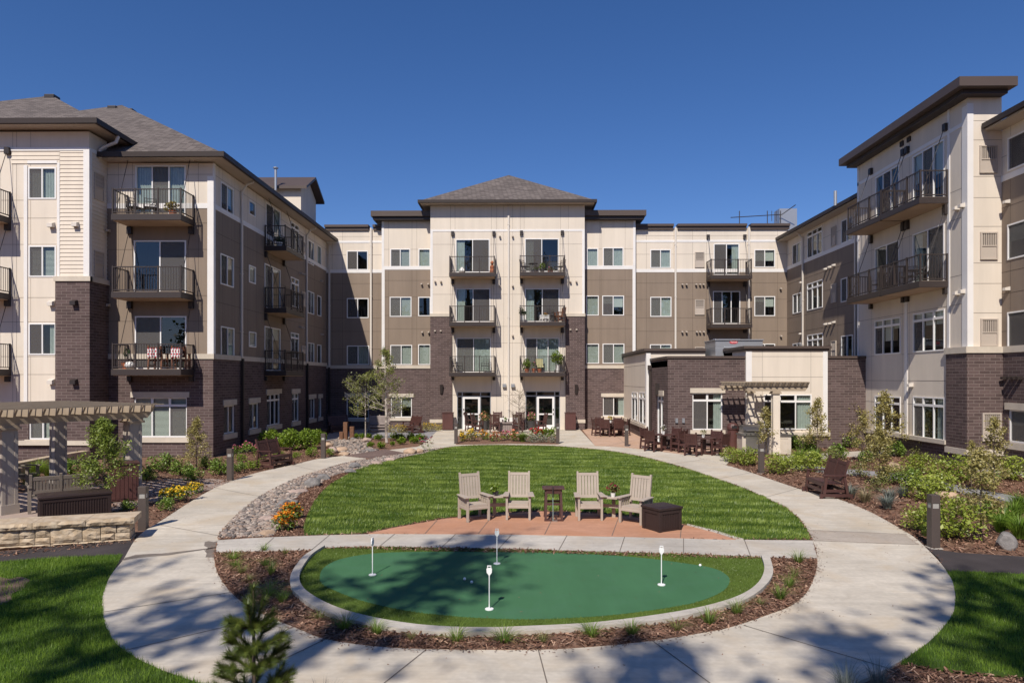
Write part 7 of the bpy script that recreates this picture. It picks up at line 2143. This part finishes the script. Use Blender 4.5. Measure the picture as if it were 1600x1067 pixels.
def blades(name, poly, dens, h, w, seed, m, z, lb, holes=(), lean=.55, wind=(0, 0), thin=None, bands=0):
    X, Y, g = scatter(poly, dens, seed, holes)
    if thin is not None:
        k = g.uniform(0, 1, len(X)) < thin(X, Y); X, Y = X[k], Y[k]
    n = len(X)
    if bands:                                                       # mower lanes: neighbouring lanes lie opposite ways
        u_ = Y + .10 * X + .22 * np.sin(X * .8 + Y * .5)
        wy = .20 * np.tanh(2 * np.sin(u_ * math.pi / bands) + 1.6 * np.sin(X * 1.15 + 2.1 * np.sin(Y * 1.7)) * np.sin(Y * 4.1 + X * .6)) + .10 * np.sin(X * 2.9 + Y * 7.3 + 2 * np.sin(X * 1.3))
    hh = h * g.uniform(.55, 1.2, n) * (1 + .25 * np.sin(X * 2.3 + np.sin(Y * 1.7) * 2) * np.sin(Y * 2.9 + X))
    a = g.uniform(0, 6.283, n)
    q = lean * g.uniform(.1, 1, n)
    tx, ty = hh * (q * np.cos(a) + wind[0]), hh * (q * np.sin(a) + (wy if bands else wind[1]))
    b = g.uniform(0, 6.283, n)
    sx, sy = np.cos(b) * w, np.sin(b) * w
    zz = np.full(n, z)
    V = np.stack([np.stack([X - sx, Y - sy, zz], 1), np.stack([X + sx, Y + sy, zz], 1), np.stack([X + tx, Y + ty, zz + hh], 1)], 1).reshape(-1, 3)
    o = np_obj(name, V, np.arange(3 * n).reshape(n, 3), M[m])
    return tag(o, lb, 'grass', kind='stuff')
def patchy(X, Y): return .72 + .28 * np.sin(X * 3.1 + 1.3 * np.sin(Y * 2.2)) * np.sin(Y * 5.3 + np.sin(X * 1.9))
blades('lawn_grass', lawn, 1500, .065, .0085, 21, 'grass', .03, 'mown green grass of the central lawn', wind=(.2, 0), thin=patchy, bands=.62)
blades('lawn_grass', lawn_l, 4200, .062, .0038, 22, 'grass2', .014, 'green grass of the lawn at lower left', (soil_p,), thin=patchy)
blades('lawn_grass', lawn_r, 4200, .06, .0038, 23, 'grass2', .014, 'green grass of the lawn at lower right', thin=patchy)
blades('fringe_grass', frg + gp([(1069, 867.2), (875, 862.8), (830, 860.3), (589, 856.3)]), 4500, .026, .0042, 24, 'fringe', .028, 'short yellowish green turf fringe around the putting green', (green,), lean=.7)
blades('weeds', soil_p, 420, .07, .005, 25, 'grass2', .02, 'sparse weeds on the bare soil patch')

# --- the wood behind the viewer: throws the dappled shade on the foreground and is mirrored in the panes
wf, wm_, cnt = [], [], 0
def add_tree(x, y, h, r, n, leaf, seed, c0, shape, droop=0.0, nb=30, sub=4):
    global cnt
    mb, C, g = tree_parts(seed, h, r, n, leaf, h * .02, c0, shape=shape, nb=nb, sub=sub, droop=droop)
    V, F = leaf_quads(C, leaf, g, .3)
    off = np.array([x, y, 0])
    WV.append(V + off); WF.append(F + WC[0]); WMI.append(np.zeros(len(F))); WC[0] += len(V)
    tv = np.array(mb.v) + off
    tf_ = np.array([f for f in mb.f if len(f) == 4])
    WV.append(tv); WF.append(tf_ + WC[0]); WMI.append(np.ones(len(tf_))); WC[0] += len(tv)
WV, WF, WMI, WC = [], [], [], [0]
for i, (x, y, h, r, n, c0) in enumerate([(-13.4, -8.4, 24, 2.6, 420, .68), (-10.2, -8.2, 23, 2.6, 640, .66), (-7.4, -7.2, 25, 2.2, 600, .72), (-4.6, -11.6, 23, 2.3, 800, .68), (-2.2, -11.2, 23.5, 2.6, 900, .66), (.6, -10.8, 22, 2.4, 750, .68), (2.9, -9.6, 22, 2.3, 520, .7), (1.6, -7.4, 22, 1.9, 420, .74)]):
    add_tree(x, y, h, r, n, .20, 200 + i, c0, 'cone', .12, 26, 5)
for i in range(18):
    x = -48 + 96 * i / 17 + rnd.uniform(-2, 2)
    add_tree(x, -34 - rnd.uniform(0, 10), rnd.uniform(15, 25), rnd.uniform(4.0, 5.6), 1100, .55, 300 + i, .15, 'oval', 0, 22, 4)
o = np_obj('woodland', np.concatenate(WV), np.concatenate(WF), [M['leaf_dark'], M['bark']], mi=np.concatenate(WMI))
tag(o, 'mixed wood of pines and broadleaf trees standing behind the viewer', 'trees', kind='stuff')
